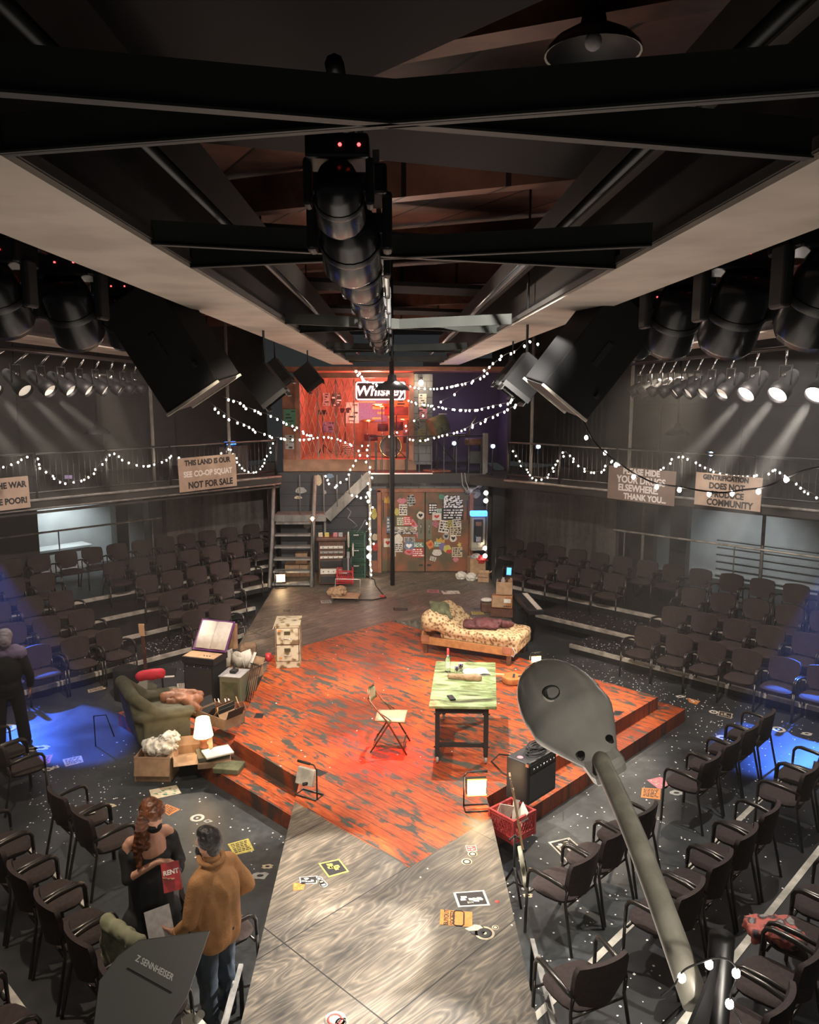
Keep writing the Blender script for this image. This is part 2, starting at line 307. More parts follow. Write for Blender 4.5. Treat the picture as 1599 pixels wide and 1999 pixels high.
# ------------------------------------------------------------------ helpers: meshes and objects
class MB:
    def __init__(s): s.v = []; s.f = []; s.sm = []
    def add(s, vs, fs, smooth=False, M4=None):
        o = len(s.v)
        if M4 is not None: vs = [M4 @ Vector(p) for p in vs]
        s.v += [tuple(p) for p in vs]; s.f += [tuple(i+o for i in f) for f in fs]; s.sm += [smooth]*len(fs); return s
    def box(s, c, d, rz=0, M4=None, rx=0, ry=0):
        x, y, z = (k/2 for k in d)
        vs = [(a*x, b*y, e*z) for e in (-1, 1) for b in (-1, 1) for a in (-1, 1)]
        fs = [(0, 2, 3, 1), (4, 5, 7, 6), (0, 1, 5, 4), (2, 6, 7, 3), (0, 4, 6, 2), (1, 3, 7, 5)]
        T = Matrix.Translation(c) @ Euler((rx, ry, rz)).to_matrix().to_4x4()
        if M4 is not None: T = M4 @ T
        return s.add(vs, fs, False, T)
    def prism(s, poly, z0, z1, M4=None, smooth=False):
        n = len(poly); vs = [(p[0], p[1], z0) for p in poly]+[(p[0], p[1], z1) for p in poly]
        fs = [tuple(range(n-1, -1, -1)), tuple(range(n, 2*n))]
        s.add(vs, fs, False, M4); o = len(s.v)-2*n
        s.f += [(o+i, o+(i+1) % n, o+n+(i+1) % n, o+n+i) for i in range(n)]; s.sm += [smooth]*n; return s
    def cyl(s, p0, p1, r0, r1=None, n=12, M4=None, caps=True):
        r1 = r0 if r1 is None else r1
        p0 = Vector(p0); p1 = Vector(p1); d = (p1-p0)
        if d.length < 1e-6: return s
        q = d.to_track_quat('Z', 'Y').to_matrix()
        vs = []
        for p, r in ((p0, r0), (p1, r1)):
            for i in range(n):
                a = 2*pi*i/n; vs.append(p + q @ Vector((r*math.cos(a), r*math.sin(a), 0)))
        o = len(s.v); s.add(vs, [(i, (i+1) % n, n+(i+1) % n, n+i) for i in range(n)], True, M4)
        if caps: s.f += [tuple(o+i for i in range(n-1, -1, -1)), tuple(o+n+i for i in range(n))]; s.sm += [False, False]
        return s
    def tube(s, pts, r, n=8, closed=False, M4=None, flat=None):
        P = [Vector(p) for p in pts]; m = len(P); vs = []
        up = None
        for i in range(m):
            t = (P[(i+1) % m]-P[i-1]) if (closed or 0 < i < m-1) else ((P[1]-P[0]) if i == 0 else (P[-1]-P[-2]))
            t.normalize()
            if up is None:
                up = Vector((0, 0, 1)) if abs(t.z) < .9 else Vector((0, 1, 0))
            a = t.cross(up)
            if a.length < 1e-4: a = t.cross(Vector((1, 0, 0)))
            a.normalize(); b = a.cross(t); b.normalize(); up = b
            rr = r[i] if isinstance(r, (list, tuple)) else r
            for k in range(n):
                q = 2*pi*k/n; vs.append(P[i] + a*math.cos(q)*rr + b*math.sin(q)*rr*(flat or 1))
        fs = []
        for i in range(m if closed else m-1):
            j = (i+1) % m
            fs += [(i*n+k, i*n+(k+1) % n, j*n+(k+1) % n, j*n+k) for k in range(n)]
        if not closed: fs += [tuple(range(n-1, -1, -1)), tuple((m-1)*n+k for k in range(n))]
        return s.add(vs, fs, True, M4)
    def lathe(s, prof, n=20, M4=None, a0=0, a1=2*pi):
        full = abs(a1-a0-2*pi) < 1e-6; m = n if full else n+1; vs = []
        for r, z in prof:
            for i in range(m):
                a = a0+(a1-a0)*i/n; vs.append((r*math.cos(a), r*math.sin(a), z))
        fs = []
        for j in range(len(prof)-1):
            for i in range(n):
                k = (i+1) % m; fs.append((j*m+i, j*m+k, (j+1)*m+k, (j+1)*m+i))
        return s.add(vs, fs, True, M4)
    def ell(s, c, r, n=12, m=8, M4=None):
        prof = []; vs = []; 
        for j in range(m+1):
            t = -pi/2+pi*j/m
            for i in range(n):
                a = 2*pi*i/n; vs.append((c[0]+r[0]*math.cos(t)*math.cos(a), c[1]+r[1]*math.cos(t)*math.sin(a), c[2]+r[2]*math.sin(t)))
        fs = [(j*n+i, j*n+(i+1) % n, (j+1)*n+(i+1) % n, (j+1)*n+i) for j in range(m) for i in range(n)]
        return s.add(vs, fs, True, M4)
    def grid(s, fn, nu, nv, smooth=True, M4=None, th=0):
        vs = [fn(i/nu, j/nv) for j in range(nv+1) for i in range(nu+1)]
        fs = [(j*(nu+1)+i, j*(nu+1)+i+1, (j+1)*(nu+1)+i+1, (j+1)*(nu+1)+i) for j in range(nv) for i in range(nu)]
        return s.add(vs, fs, smooth, M4)
    def build(s, name, m, parent=None, bevel=0, solid=0):
        me = bpy.data.meshes.new(name); me.from_pydata(s.v, [], s.f); me.update()
        me.polygons.foreach_set('use_smooth', s.sm)
        o = bpy.data.objects.new(name, me); COL.objects.link(o)
        if m is not None: me.materials.append(M[m] if isinstance(m, str) else m)
        if parent: o.parent = parent
        if solid: k = o.modifiers.new('s', 'SOLIDIFY'); k.thickness = solid; k.offset = 0
        if bevel: k = o.modifiers.new('b', 'BEVEL'); k.width = bevel; k.segments = 2; k.limit_method = 'ANGLE'
        return o
def blob(name, items, m, parent=None, vox=.02, smooth=3, wrinkle=0, wscale=12, zs=1.0):
    b = MB()
    for it in items:
        if it[0] == 'c':
            _, p0, p1, r0, r1 = it; b.cyl(p0, p1, r0, r1, 14)
            b.ell(p0, (r0,)*3, 14, 8); b.ell(p1, (r1,)*3, 14, 8)
        elif it[0] == 'e': b.ell((0, 0, 0), it[2], 16, 10, Matrix.Translation(it[1]) @ Euler(it[3] if len(it) > 3 else (0, 0, 0)).to_matrix().to_4x4())
        elif it[0] == 'b': b.box(it[1], it[2], *(it[3:] or (0,)))
    o = b.build(name, m, parent)
    k = o.modifiers.new('r', 'REMESH'); k.mode = 'VOXEL'; k.voxel_size = vox; k.use_smooth_shade = True
    if smooth: k = o.modifiers.new('s', 'SMOOTH'); k.iterations = smooth; k.factor = .6
    # bake so copies and checks see the final shape
    dg = bpy.context.evaluated_depsgraph_get(); dg.update(); ev = o.evaluated_get(dg); me = bpy.data.meshes.new_from_object(ev); o.modifiers.clear()
    o.data = me
    if wrinkle:
        for v in me.vertices:
            w = noise.noise(Vector((v.co.x*wscale, v.co.y*wscale, v.co.z*wscale*zs))); w = 1-abs(w)*2.2
            v.co += v.normal*wrinkle*w
    me.polygons.foreach_set('use_smooth', [True]*len(me.polygons)); me.update()
    return o
def tag(o, label, cat, group=None, kind=None):
    if label: o['label'] = label
    if cat: o['category'] = cat
    if group: o['group'] = group
    if kind: o['kind'] = kind
    return o
def thing(name, label, cat, loc=(0, 0, 0), rz=0, group=None):
    o = bpy.data.objects.new(name, None); COL.objects.link(o); o.location = loc; o.rotation_euler = (0, 0, rz)
    o.empty_display_size = .1
    return tag(o, label, cat, group)
def struct(o): o['kind'] = 'structure'; return o
def copy_tree(o, loc, rz, label=None, group=None):
    r = o.copy(); COL.objects.link(r); r.location = loc; r.rotation_euler = (0, 0, rz)
    if label: r['label'] = label
    if group: r['group'] = group
    for ch in list(o.children):
        c = ch.copy(); COL.objects.link(c); c.parent = r
        for g in list(ch.children):
            d = g.copy(); COL.objects.link(d); d.parent = c
    return r
def face(fx, fy): return math.atan2(-fx, fy)
_txt = {}
def text(s, size, m, parent, M4, ext=.002, align='CENTER', name='lettering', xs=1.0, bold=0.0):
    c = bpy.data.curves.new(name, 'FONT'); c.body = s; c.size = size; c.extrude = ext; c.align_x = align; c.align_y = 'CENTER'; c.offset = bold
    c.resolution_u = 3
    t = bpy.data.objects.new(name, c); COL.objects.link(t)
    dg = bpy.context.evaluated_depsgraph_get(); dg.update(); me = bpy.data.meshes.new_from_object(t.evaluated_get(dg))
    bpy.data.objects.remove(t); bpy.data.curves.remove(c)
    o = bpy.data.objects.new(name, me); COL.objects.link(o); me.materials.clear(); me.materials.append(M[m])
    for v in me.vertices: v.co = M4 @ Vector((v.co.x*xs, v.co.y, v.co.z))
    o.parent = parent; return o
def frame_from(o, x, y):
    x = Vector(x).normalized(); y = Vector(y); y = (y - x*y.dot(x)).normalized(); z = x.cross(y)
    return Matrix(((x.x, y.x, z.x, o[0]), (x.y, y.y, z.y, o[1]), (x.z, y.z, z.z, o[2]), (0, 0, 0, 1)))

STR = {"balL1":[[-7.068,14.314,3.622],[-6.911,14.472,3.671],[-6.781,14.602,3.753],[-6.67,14.712,3.79],[-6.562,14.821,3.61],[-6.407,14.976,3.382],[-6.277,15.106,3.26],[-6.103,15.279,3.269],[-5.923,15.459,3.329],[-5.768,15.615,3.563],[-5.611,15.772,3.802]],"balL2":[[-5.611,15.772,3.802],[-5.487,15.896,3.721],[-5.356,16.027,3.576],[-5.204,16.179,3.479],[-4.965,16.418,3.477],[-4.757,16.626,3.575],[-4.671,16.712,3.643],[-4.548,16.835,3.556],[-4.423,16.96,3.436],[-4.251,17.132,3.365],[-4.028,17.355,3.365],[-3.839,17.544,3.551],[-3.693,17.69,3.766]],"balL3":[[-3.693,17.69,3.766],[-3.604,17.779,3.588],[-3.513,17.869,3.408],[-3.374,18.009,3.197],[-3.177,18.205,3.142],[-3.022,18.36,3.304],[-2.915,18.468,3.532],[-2.837,18.545,3.776]],"balR1":[[2.619,17.647,3.76],[2.701,17.565,3.596],[2.774,17.492,3.374],[2.923,17.342,3.219],[3.071,17.195,3.065],[3.23,17.035,3.116],[3.393,16.873,3.321],[3.524,16.742,3.551],[3.592,16.674,3.719]],"balR2":[[3.592,16.674,3.719],[3.747,16.519,3.549],[3.881,16.384,3.4],[4.013,16.253,3.328],[4.222,16.043,3.37],[4.38,15.885,3.593],[4.463,15.803,3.549],[4.546,15.72,3.464],[4.822,15.443,3.43],[5.124,15.142,3.489],[5.265,15.001,3.65],[5.404,14.861,3.788]],"balR3":[[5.404,14.861,3.788],[5.513,14.753,3.739],[5.657,14.609,3.636],[5.762,14.503,3.58],[5.9,14.365,3.518],[6.101,14.164,3.473],[6.295,13.971,3.484],[6.481,13.785,3.54],[6.612,13.654,3.634],[6.724,13.541,3.556],[6.849,13.416,3.437],[6.973,13.293,3.319],[7.092,13.174,3.246],[7.164,13.102,3.169]],"nearR":[[1.4,6.1,4.81],[1.46,6.1,4.74],[1.49,6.0,4.64],[1.53,5.9,4.57],[1.57,5.8,4.52],[1.61,5.7,4.48],[1.67,5.6,4.43],[1.71,5.5,4.4],[1.8,5.4,4.36],[1.89,5.2,4.36],[1.96,5.0,4.36],[2.06,4.9,4.36],[2.14,4.8,4.39],[2.17,4.6,4.43],[2.24,4.5,4.49],[2.3,4.4,4.55],[2.35,4.3,4.58]],"cenL1":[[-2.96,13.0,4.77],[-2.88,13.3,4.66],[-2.8,13.7,4.53],[-2.66,14.1,4.4],[-2.53,14.6,4.25],[-2.29,15.2,4.11],[-2.13,15.8,4.04],[-1.9,16.6,3.98],[-1.71,17.2,3.98],[-1.49,17.8,3.96],[-1.25,18.4,3.85],[-0.97,18.8,3.71],[-0.66,19.0,3.69]],"cenL2":[[-2.76,13.0,4.88],[-2.64,13.4,4.81],[-2.5,14.0,4.67],[-2.33,14.6,4.56],[-2.07,15.4,4.36],[-1.8,16.3,4.11],[-1.71,16.8,4.06]],"cenR1":[[2.15,12.0,5.62],[2.03,12.3,5.74],[1.9,12.6,5.6],[1.78,13.0,5.55],[1.63,13.6,5.39],[1.54,14.2,5.25],[1.39,15.0,5.14],[1.14,16.2,5.07],[0.83,17.4,5.03],[0.42,18.6,5.07],[0.06,19.2,5.22]],"cenR2":[[2.01,13.0,4.9],[1.92,13.5,4.79],[1.73,14.2,4.71],[1.49,15.0,4.63],[1.14,16.2,4.62],[0.78,17.4,4.67],[0.49,18.4,4.7],[0.22,19.2,4.81]],"cenR3":[[2.14,12.6,4.94],[2.04,13.0,4.79],[1.92,13.6,4.66],[1.71,14.4,4.5],[1.56,15.2,4.36],[1.39,16.0,4.21],[1.19,16.8,4.09],[0.9,17.6,3.97],[0.61,18.4,3.85],[0.36,19.0,3.84]],"cenR4":[[1.27,14.0,5.11],[1.06,14.8,4.89],[0.85,15.6,4.73],[0.68,16.4,4.52],[0.34,17.6,4.26],[0.06,18.6,4.0],[-0.25,19.1,3.88]],"beamL":[[-0.8,15.0,5.4],[-0.71,16.0,5.32],[-0.67,17.0,5.23],[-0.55,18.0,5.18],[-0.36,19.0,5.1],[-0.12,19.4,5.15]],"post":[[-0.59,18.95,3.7],[-0.65,18.95,3.31],[-0.57,18.95,2.94],[-0.64,18.95,2.5],[-0.56,18.95,2.07],[-0.65,18.95,1.69],[-0.56,18.95,1.31],[-0.64,18.95,0.93],[-0.59,18.95,0.55]],"stair1":[[-0.83,18.9,3.7],[-0.86,18.9,3.43],[-0.98,18.9,3.19],[-1.08,18.9,3.01],[-1.3,18.9,2.8],[-1.42,18.9,2.7],[-1.57,18.9,2.82],[-1.69,18.9,2.99]],"stair2":[[-1.16,18.9,2.56],[-0.97,18.9,2.5],[-0.79,18.9,2.45],[-0.65,18.9,2.5]]}
QUAD = {"F1":[[-4.55,10.29,0.0],[-4.34,10.41,0.0],[-4.23,10.21,0.0],[-4.42,10.08,0.0]],"F2":[[-5.02,10.34,0.0],[-4.74,10.45,0.0],[-4.68,10.19,0.0],[-4.83,10.04,0.0]],"F4":[[-3.11,9.43,0.0],[-2.8,9.55,0.0],[-2.68,9.34,0.0],[-3.0,9.19,0.0]],"F5":[[-2.83,8.96,0.0],[-2.79,9.08,0.0],[-2.59,8.95,0.0],[-2.69,8.81,0.0]],"F7":[[-1.87,8.2,0.0],[-1.66,8.31,0.0],[-1.55,8.07,0.0],[-1.75,7.98,0.0]],"F8":[[-3.75,13.1,0.0],[-3.53,13.14,0.0],[-3.45,12.88,0.0],[-3.67,12.84,0.0]],"F9":[[-3.44,12.86,0.0],[-3.25,12.92,0.0],[-3.26,12.69,0.0],[-3.43,12.74,0.0]],"F10":[[-5.18,12.85,0.0],[-4.96,13.05,0.0],[-4.89,12.89,0.0],[-5.11,12.71,0.0]],"P1":[[1.7,8.17,0.0],[1.96,8.26,0.0],[2.06,8.02,0.0],[1.83,7.8,0.0]],"P2":[[3.25,9.57,0.0],[3.46,9.65,0.0],[3.55,9.41,0.0],[3.33,9.33,0.0]],"P3":[[3.13,9.37,0.0],[3.36,9.34,0.0],[3.26,9.07,0.0],[3.04,9.13,0.0]],"P6":[[5.09,11.77,0.0],[5.26,11.65,0.0],[5.16,11.47,0.0],[5.0,11.59,0.0]],"P5":[[4.78,12.32,0.0],[4.95,12.17,0.0],[4.83,12.02,0.0],[4.75,12.13,0.0]],"C1":[[-0.76,7.19,0.4],[-0.56,7.26,0.4],[-0.45,7.05,0.4],[-0.64,6.96,0.4]],"C2":[[-0.92,6.97,0.4],[-0.75,6.99,0.4],[-0.74,6.87,0.4],[-0.9,6.86,0.4]],"C3":[[-0.97,6.88,0.4],[-0.85,6.88,0.4],[-0.86,6.78,0.4],[-0.95,6.76,0.4]],"C5":[[0.71,7.47,0.4],[0.82,7.47,0.4],[0.82,7.37,0.4],[0.72,7.36,0.4]],"C7":[[0.53,6.71,0.4],[0.82,6.74,0.4],[0.85,6.52,0.4],[0.56,6.5,0.4]],"C8":[[0.4,6.47,0.4],[0.68,6.43,0.4],[0.66,6.23,0.4],[0.38,6.27,0.4]],"D1":[[0.76,17.94,0.4],[1.02,17.94,0.4],[1.01,17.65,0.4],[0.74,17.71,0.4]],"D2":[[1.06,17.84,0.4],[1.47,17.83,0.4],[1.49,17.55,0.4],[1.1,17.51,0.4]],"D3":[[1.59,16.08,0.4],[1.83,16.07,0.4],[1.85,15.88,0.4],[1.59,15.85,0.4]],"D4":[[-1.64,17.03,0.4],[-1.43,17.07,0.4],[-1.37,16.82,0.4],[-1.6,16.78,0.4]],"V1":[[-0.04,16.42,0.4],[0.26,16.38,0.4],[0.27,16.18,0.4],[-0.03,16.18,0.4]],"V2":[[1.68,16.35,0.4],[1.81,16.35,0.4],[1.79,16.23,0.4],[1.66,16.23,0.4]],"V3":[[-2.35,16.31,0.4],[-2.21,16.3,0.4],[-2.2,16.15,0.4],[-2.35,16.15,0.4]],"V4":[[3.18,10.87,0.4],[3.31,10.83,0.4],[3.2,10.7,0.4],[3.1,10.71,0.4]],"V5":[[-2.0,10.88,0.4],[-1.88,10.85,0.4],[-1.88,10.69,0.4],[-2.01,10.7,0.4]],"V6":[[-0.96,9.17,0.4],[-0.82,9.06,0.4],[-0.91,8.96,0.4],[-1.03,9.07,0.4]]}
DOT = {"floor":[[-2.34,8.75,0.0],[-2.2,8.68,0.0],[-3.47,9.05,0.0],[-4.62,10.01,0.0],[-1.41,7.61,0.0],[-1.36,7.77,0.0],[-4.55,10.07,0.0],[3.52,9.23,0.0],[4.75,10.81,0.0],[4.84,10.76,0.0],[1.32,7.34,0.0],[1.32,7.23,0.0],[4.69,12.37,0.0],[4.99,11.73,0.0],[5.7,11.07,0.0],[6.04,10.91,0.0],[-5.81,11.31,0.0],[-5.12,10.61,0.0],[-5.0,10.66,0.0]],"cat":[[-0.73,6.94,0.4],[-0.7,6.89,0.4],[-0.68,6.85,0.4],[0.77,7.32,0.4],[0.7,7.19,0.4],[0.76,6.15,0.4],[0.7,6.19,0.4],[0.86,6.22,0.4],[0.92,6.57,0.4],[-0.45,5.23,0.4],[-0.4,5.2,0.4]]}
STICK = [[-0.17,2.27,0.154,0.173,"gold","crown",10],[0.18,2.23,0.231,0.135,"pink","lips",0],[0.41,2.24,0.192,0.269,"grey","skull",0],[0.21,2.0,0.183,0.25,"white","lines",0],[0.05,1.95,0.096,0.173,"yellow","blob",0],[0.65,1.86,0.163,0.173,"white","ring",0],[-0.11,1.62,0.173,0.365,"blue","photo",0],[0.14,1.71,0.173,0.211,"olive","photo",0],[0.32,1.72,0.173,0.211,"red","text",0],[0.47,1.64,0.115,0.211,"pink","heart",-35],[0.22,1.51,0.596,0.096,"white","lines",0],[0.2,1.42,0.73,0.077,"black","lines",0],[-0.18,1.16,0.173,0.192,"white","heart",0],[0.08,1.24,0.211,0.25,"white","blob",0],[0.09,1.04,0.192,0.211,"white","dots",0],[0.37,1.24,0.25,0.115,"grey","lines",0],[0.36,1.08,0.231,0.211,"blue","face",0],[0.36,0.92,0.192,0.135,"pink","smile",0],[0.6,1.1,0.231,0.115,"green","text",0],[0.58,0.9,0.269,0.211,"red","fish",0],[0.41,1.48,0.211,0.077,"cream","text",0],[0.58,1.36,0.077,0.173,"pink","star",0],[0.0,0.87,0.048,0.135,"cream","blob",0],[1.18,2.33,0.135,0.115,"green","blob",0],[0.96,2.02,0.192,0.26,"black","text",0],[1.12,1.98,0.115,0.096,"green","dots",0],[1.06,1.83,0.202,0.163,"white","heart",0],[1.45,2.18,0.461,0.327,"black","badge",0],[1.46,1.89,0.481,0.269,"black","banner",0],[1.03,1.64,0.144,0.115,"pink","text",35],[1.25,1.57,0.231,0.279,"white","text",8],[1.41,1.63,0.135,0.173,"yellow","text",0],[1.57,1.63,0.192,0.231,"white","lines",-5],[1.53,1.45,0.25,0.211,"cream","text",0],[1.48,1.27,0.154,0.173,"white","ring",0],[1.16,1.23,0.192,0.115,"gold","crown",8],[1.3,1.32,0.135,0.154,"grey","face",0],[0.9,1.11,0.144,0.173,"orange","heart",-30],[1.09,1.12,0.173,0.135,"green","photo",0],[1.21,1.06,0.154,0.173,"violet","blob",0],[1.33,1.0,0.173,0.173,"yellow","blob",0],[1.07,0.9,0.211,0.154,"white","blob",0],[1.38,0.93,0.154,0.096,"red","lips",0],[1.58,0.91,0.231,0.221,"cream","dots",0],[1.55,0.72,0.144,0.115,"pink","lips",0],[0.97,0.74,0.135,0.096,"white","text",15],[1.64,1.1,0.115,0.154,"yellow","star",0]]
CH = {"L1":[[6.0,13.14],[5.39,13.1],[4.76,13.12],[7.67,13.16],[8.24,13.12]],"L2":[[5.95,14.14],[5.32,14.11],[4.74,14.16],[7.74,13.98],[8.38,14.06],[8.97,14.13]],"L3":[[5.95,14.98],[5.4,15.06],[4.89,14.93],[7.81,15.08],[8.37,15.1],[8.89,15.08],[9.46,15.02],[10.07,15.08]],"L4":[[5.94,16.08],[5.49,16.2],[7.58,16.08],[8.08,15.97],[8.76,16.06],[9.35,16.04],[9.93,16.07],[10.61,16.16],[11.15,16.11]],"L5":[[6.36,17.08],[5.89,17.16],[7.01,17.23],[7.52,17.14],[8.12,17.12],[8.73,17.13],[9.35,17.1],[9.92,17.03],[10.47,17.0],[11.12,17.08],[11.8,17.18]],"R1":[[12.69,6.34],[12.68,5.73],[12.71,5.13],[12.65,4.56],[12.72,3.98],[12.67,3.55]],"R2":[[13.6,6.29],[13.75,5.78],[13.66,5.2],[13.8,4.62],[13.62,4.03]],"R3":[[14.54,10.45],[14.67,9.85],[14.56,9.23],[14.64,8.72],[14.67,8.16],[14.73,6.41],[14.78,5.83],[14.74,5.22],[14.84,4.63]],"R4":[[15.52,11.39],[15.56,10.8],[15.5,10.15],[15.66,9.64],[15.61,9.04],[15.66,8.51],[15.55,7.87],[15.73,7.32],[15.68,6.72],[15.68,6.08],[15.82,5.49],[15.73,4.86]],"NR1":[[10.31,3.59],[9.69,3.66],[9.19,3.62],[8.6,3.61],[7.04,3.67],[6.41,3.73],[5.93,3.73]],"NR2":[[9.26,2.64],[8.75,2.65],[7.5,2.72],[7.12,2.68],[6.43,2.62],[5.78,2.76],[5.47,2.73],[4.88,2.91]],"NR3":[[6.2,1.66],[5.4,1.68]],"NL1":[[3.22,9.69],[3.26,10.2],[3.38,7.99],[3.27,7.57],[3.32,5.26]],"NL2":[[2.39,7.71],[2.38,7.18],[2.36,6.65],[2.41,6.07],[2.41,5.72]]}

ORD = ['', 'first', 'second', 'third', 'fourth', 'fifth', 'sixth', 'seventh', 'eighth', 'ninth', 'tenth', 'eleventh', 'twelfth', 'thirteenth', 'fourteenth']

# ================================================================== the setting
def ubox(b, u0, u1, v0, v1, z0, z1):
    c = P((u0+u1)/2, (v0+v1)/2, (z0+z1)/2); return b.box(c, (u1-u0, v1-v0, z1-z0), R(45))
S_ = lambda name, b, m, parent=None, **k: (struct(b.build(name, m, parent, **k)) if parent is None else b.build(name, m, parent, **k))
S_('floor', MB().box((0, 12, -.1), (40, 34, .2)), 'floor')
# stage: two square tiers set on the diagonal, with the grey catwalk and the upstage runway
U0, U1, V0, V1 = 5.12, 11.15, 4.93, 11.0
def poly(pts, z0, z1): return MB().prism(pts, z0, z1)
def P2(u, v): return P(u, v)[:2]
step = MB().prism([P2(U0, V0), P2(U1, V0), P2(U1, V1), P2(U0, V1)], 0, .2)
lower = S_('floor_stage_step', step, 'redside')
ex = .3
up = [P2(U0+ex, V0+ex), P2(U1-ex, V0+ex), P2(U1-ex, V1), P2(10.3, V1), (-2.15, 13.4), (-2.15, 10.0)]
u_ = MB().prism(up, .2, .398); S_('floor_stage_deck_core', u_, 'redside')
topp = [P2(U0+ex, V0+ex), P2(U1-ex, V0+ex), P2(U1-ex, V1-.02), P2(8.6, V1), (-2.15, 13.35), (-2.15, 10.0)]
S_('floor_stage_deck', MB().prism(topp, .398, .401), 'red')
steptop = MB()
steptop.prism([P2(U0, V0), P2(U1, V0), P2(U1, V0+ex), P2(U0+ex, V0+ex), P2(U0+ex, V1), P2(U0, V1)], .2, .203)
steptop.prism([P2(U0+ex, 8.7), P2(8.2, 10.4), P2(8.4, V1), P2(U0+ex, V1)], .2, .203)
S_('floor_step_treads', steptop, 'red')
# catwalk towards the viewer, flush with the deck
xl, xr, yd = -1.14, 1.04, 8.5
S_('floor_catwalk', MB().prism([(xl, -3), (xr, -3), (xr, 8.01), (.134, 7.106), (xl, 8.38)], 0, .4), 'cat')
# red corner painted on the end of the catwalk
S_('floor_catwalk_tip', MB().prism([(.134, 7.106), (xr, 8.01), (xr, 8.9), (xl, 8.9), (xl, 8.38)], 0, .4005), 'red')
# upstage runway
S_('floor_runway', MB().prism([P2(8.62, V1-.01), P2(U1-.28, V1-.01), (2.35, 15.4), (2.35, 20), (-2.85, 20), (-2.85, 13.0), (-2.2, 12.3)], 0, .4), 'cat')
# audience risers
def risers(name, dirn, ks):
    for k, (a, lo, hi, back) in enumerate(ks):
        z = .17*(k+1); b = MB(); t = MB()
        if dirn == 'L': ubox(b, lo, hi, a, back, z-.17, z); ubox(t, lo, hi, a-.012, a+.05, z-.06, z+.008)
        if dirn == 'R': ubox(b, a, back, lo, hi, z-.17, z); ubox(t, a-.012, a+.05, lo, hi, z-.06, z+.008)
        if dirn == 'NR': ubox(b, lo, hi, back, a, z-.17, z); ubox(t, lo, hi, a-.05, a+.012, z-.06, z+.008)
        if dirn == 'NL': ubox(b, back, a, lo, hi, z-.17, z); ubox(t, a-.05, a+.012, lo, hi, z-.06, z+.008)
        o = S_(name, b, 'riser'); t.build('edge_trim', 'alu', o)
risers('floor_riser_back_left', 'L', [(12.98, 3.9, 8.75, 17.5), (13.98, 3.9, 9.7, 17.5), (14.92, 3.9, 10.7, 17.5), (15.95, 3.9, 11.7, 19.3)])
risers('floor_riser_back_right', 'R', [(12.68, 2.3, 7.95, 16.2), (13.46, 2.3, 9.35, 16.2), (14.5, 2.3, 11.1, 18.5)])
risers('floor_riser_near_right', 'NR', [(3.13, 4.5, 9.9, 0), (2.2, 3.9, 9.9, 0), (1.2, 3.0, 9.9, 0)])
risers('floor_riser_near_left', 'NL', [(2.82, 4.6, 8.35, 0), (1.85, 3.6, 8.35, 0), (.9, 3.0, 8.35, 0)])
# room walls
b = MB(); ubox(b, 9.55, 13.4, 17.35, 17.5, .5, 2.78); S_('wall_left_panels', b, 'wallpanel')
for i_, a_ in enumerate(((9.1, 9.45, 17.35, 17.6), (3.0, 6.55, 17.35, 17.5), (8.75, 9.05, 18.3, 18.6))):
    b = MB(); ubox(b, *a_, .5, 2.78); S_('wall_left_lower_%d' % (i_+1), b, 'beamside')
b = MB(); ubox(b, 3, 14, 19.3, 19.45, 0, 2.8); S_('wall_left_recess', b, 'recess')
b = MB(); ubox(b, 3, 14, 19.3, 19.45, 2.95, 6.9); S_('wall_left_upper', b, 'wallup')
b = MB(); ubox(b, 16.15, 16.3, 9.0, 12.9, .4, 2.78); S_('wall_right_panels', b, 'wallpanel')
b = MB(); ubox(b, 17.0, 17.2, 8.5, 9.1, .4, 2.78); ubox(b, 17.0, 17.2, 7.7, 8.1, .4, 2.78); S_('wall_right_stub', b, 'beamside')
b = MB(); ubox(b, 18.5, 18.65, 2, 14, 0, 2.8)
for k in range(7): ubox(b, 18.44, 18.52, 2, 7.6, .45+.17*k, .47+.17*k)
S_('wall_right_recess', b, 'recess')
b = MB(); ubox(b, 18.5, 18.65, 2, 14.5, 2.95, 6.9); S_('wall_right_upper', b, 'wallup')
b = MB(); 
for z in (4.62, 5.9): ubox(b, 18.44, 18.5, 2, 13, z, z+.04)
for v in (3.2, 5.2, 7.2, 9.2, 11.2): ubox(b, 18.45, 18.5, v, v+.05, 2.98, 6.9)
S_('trim_1', b, 'beamside')
b = MB()
for z in (4.7, 5.9): ubox(b, 4, 13, 19.24, 19.3, z, z+.04)
for u in (5, 7, 9, 11): ubox(b, u, u+.05, 19.25, 19.3, 2.98, 6.9)
S_('trim_2', b, 'beamside')
# curtains hanging at the far right corner upstairs
b = MB(); b.grid(lambda a, c: P(17.6+.06*math.sin(a*70), 10.2+1.5*a, 3.0+2.3*c), 90, 1)
b.build('hanging_curtain', 'drape'); tag(bpy.data.objects['hanging_curtain'], 'dark pleated curtain hanging at back of right balcony', 'curtain')
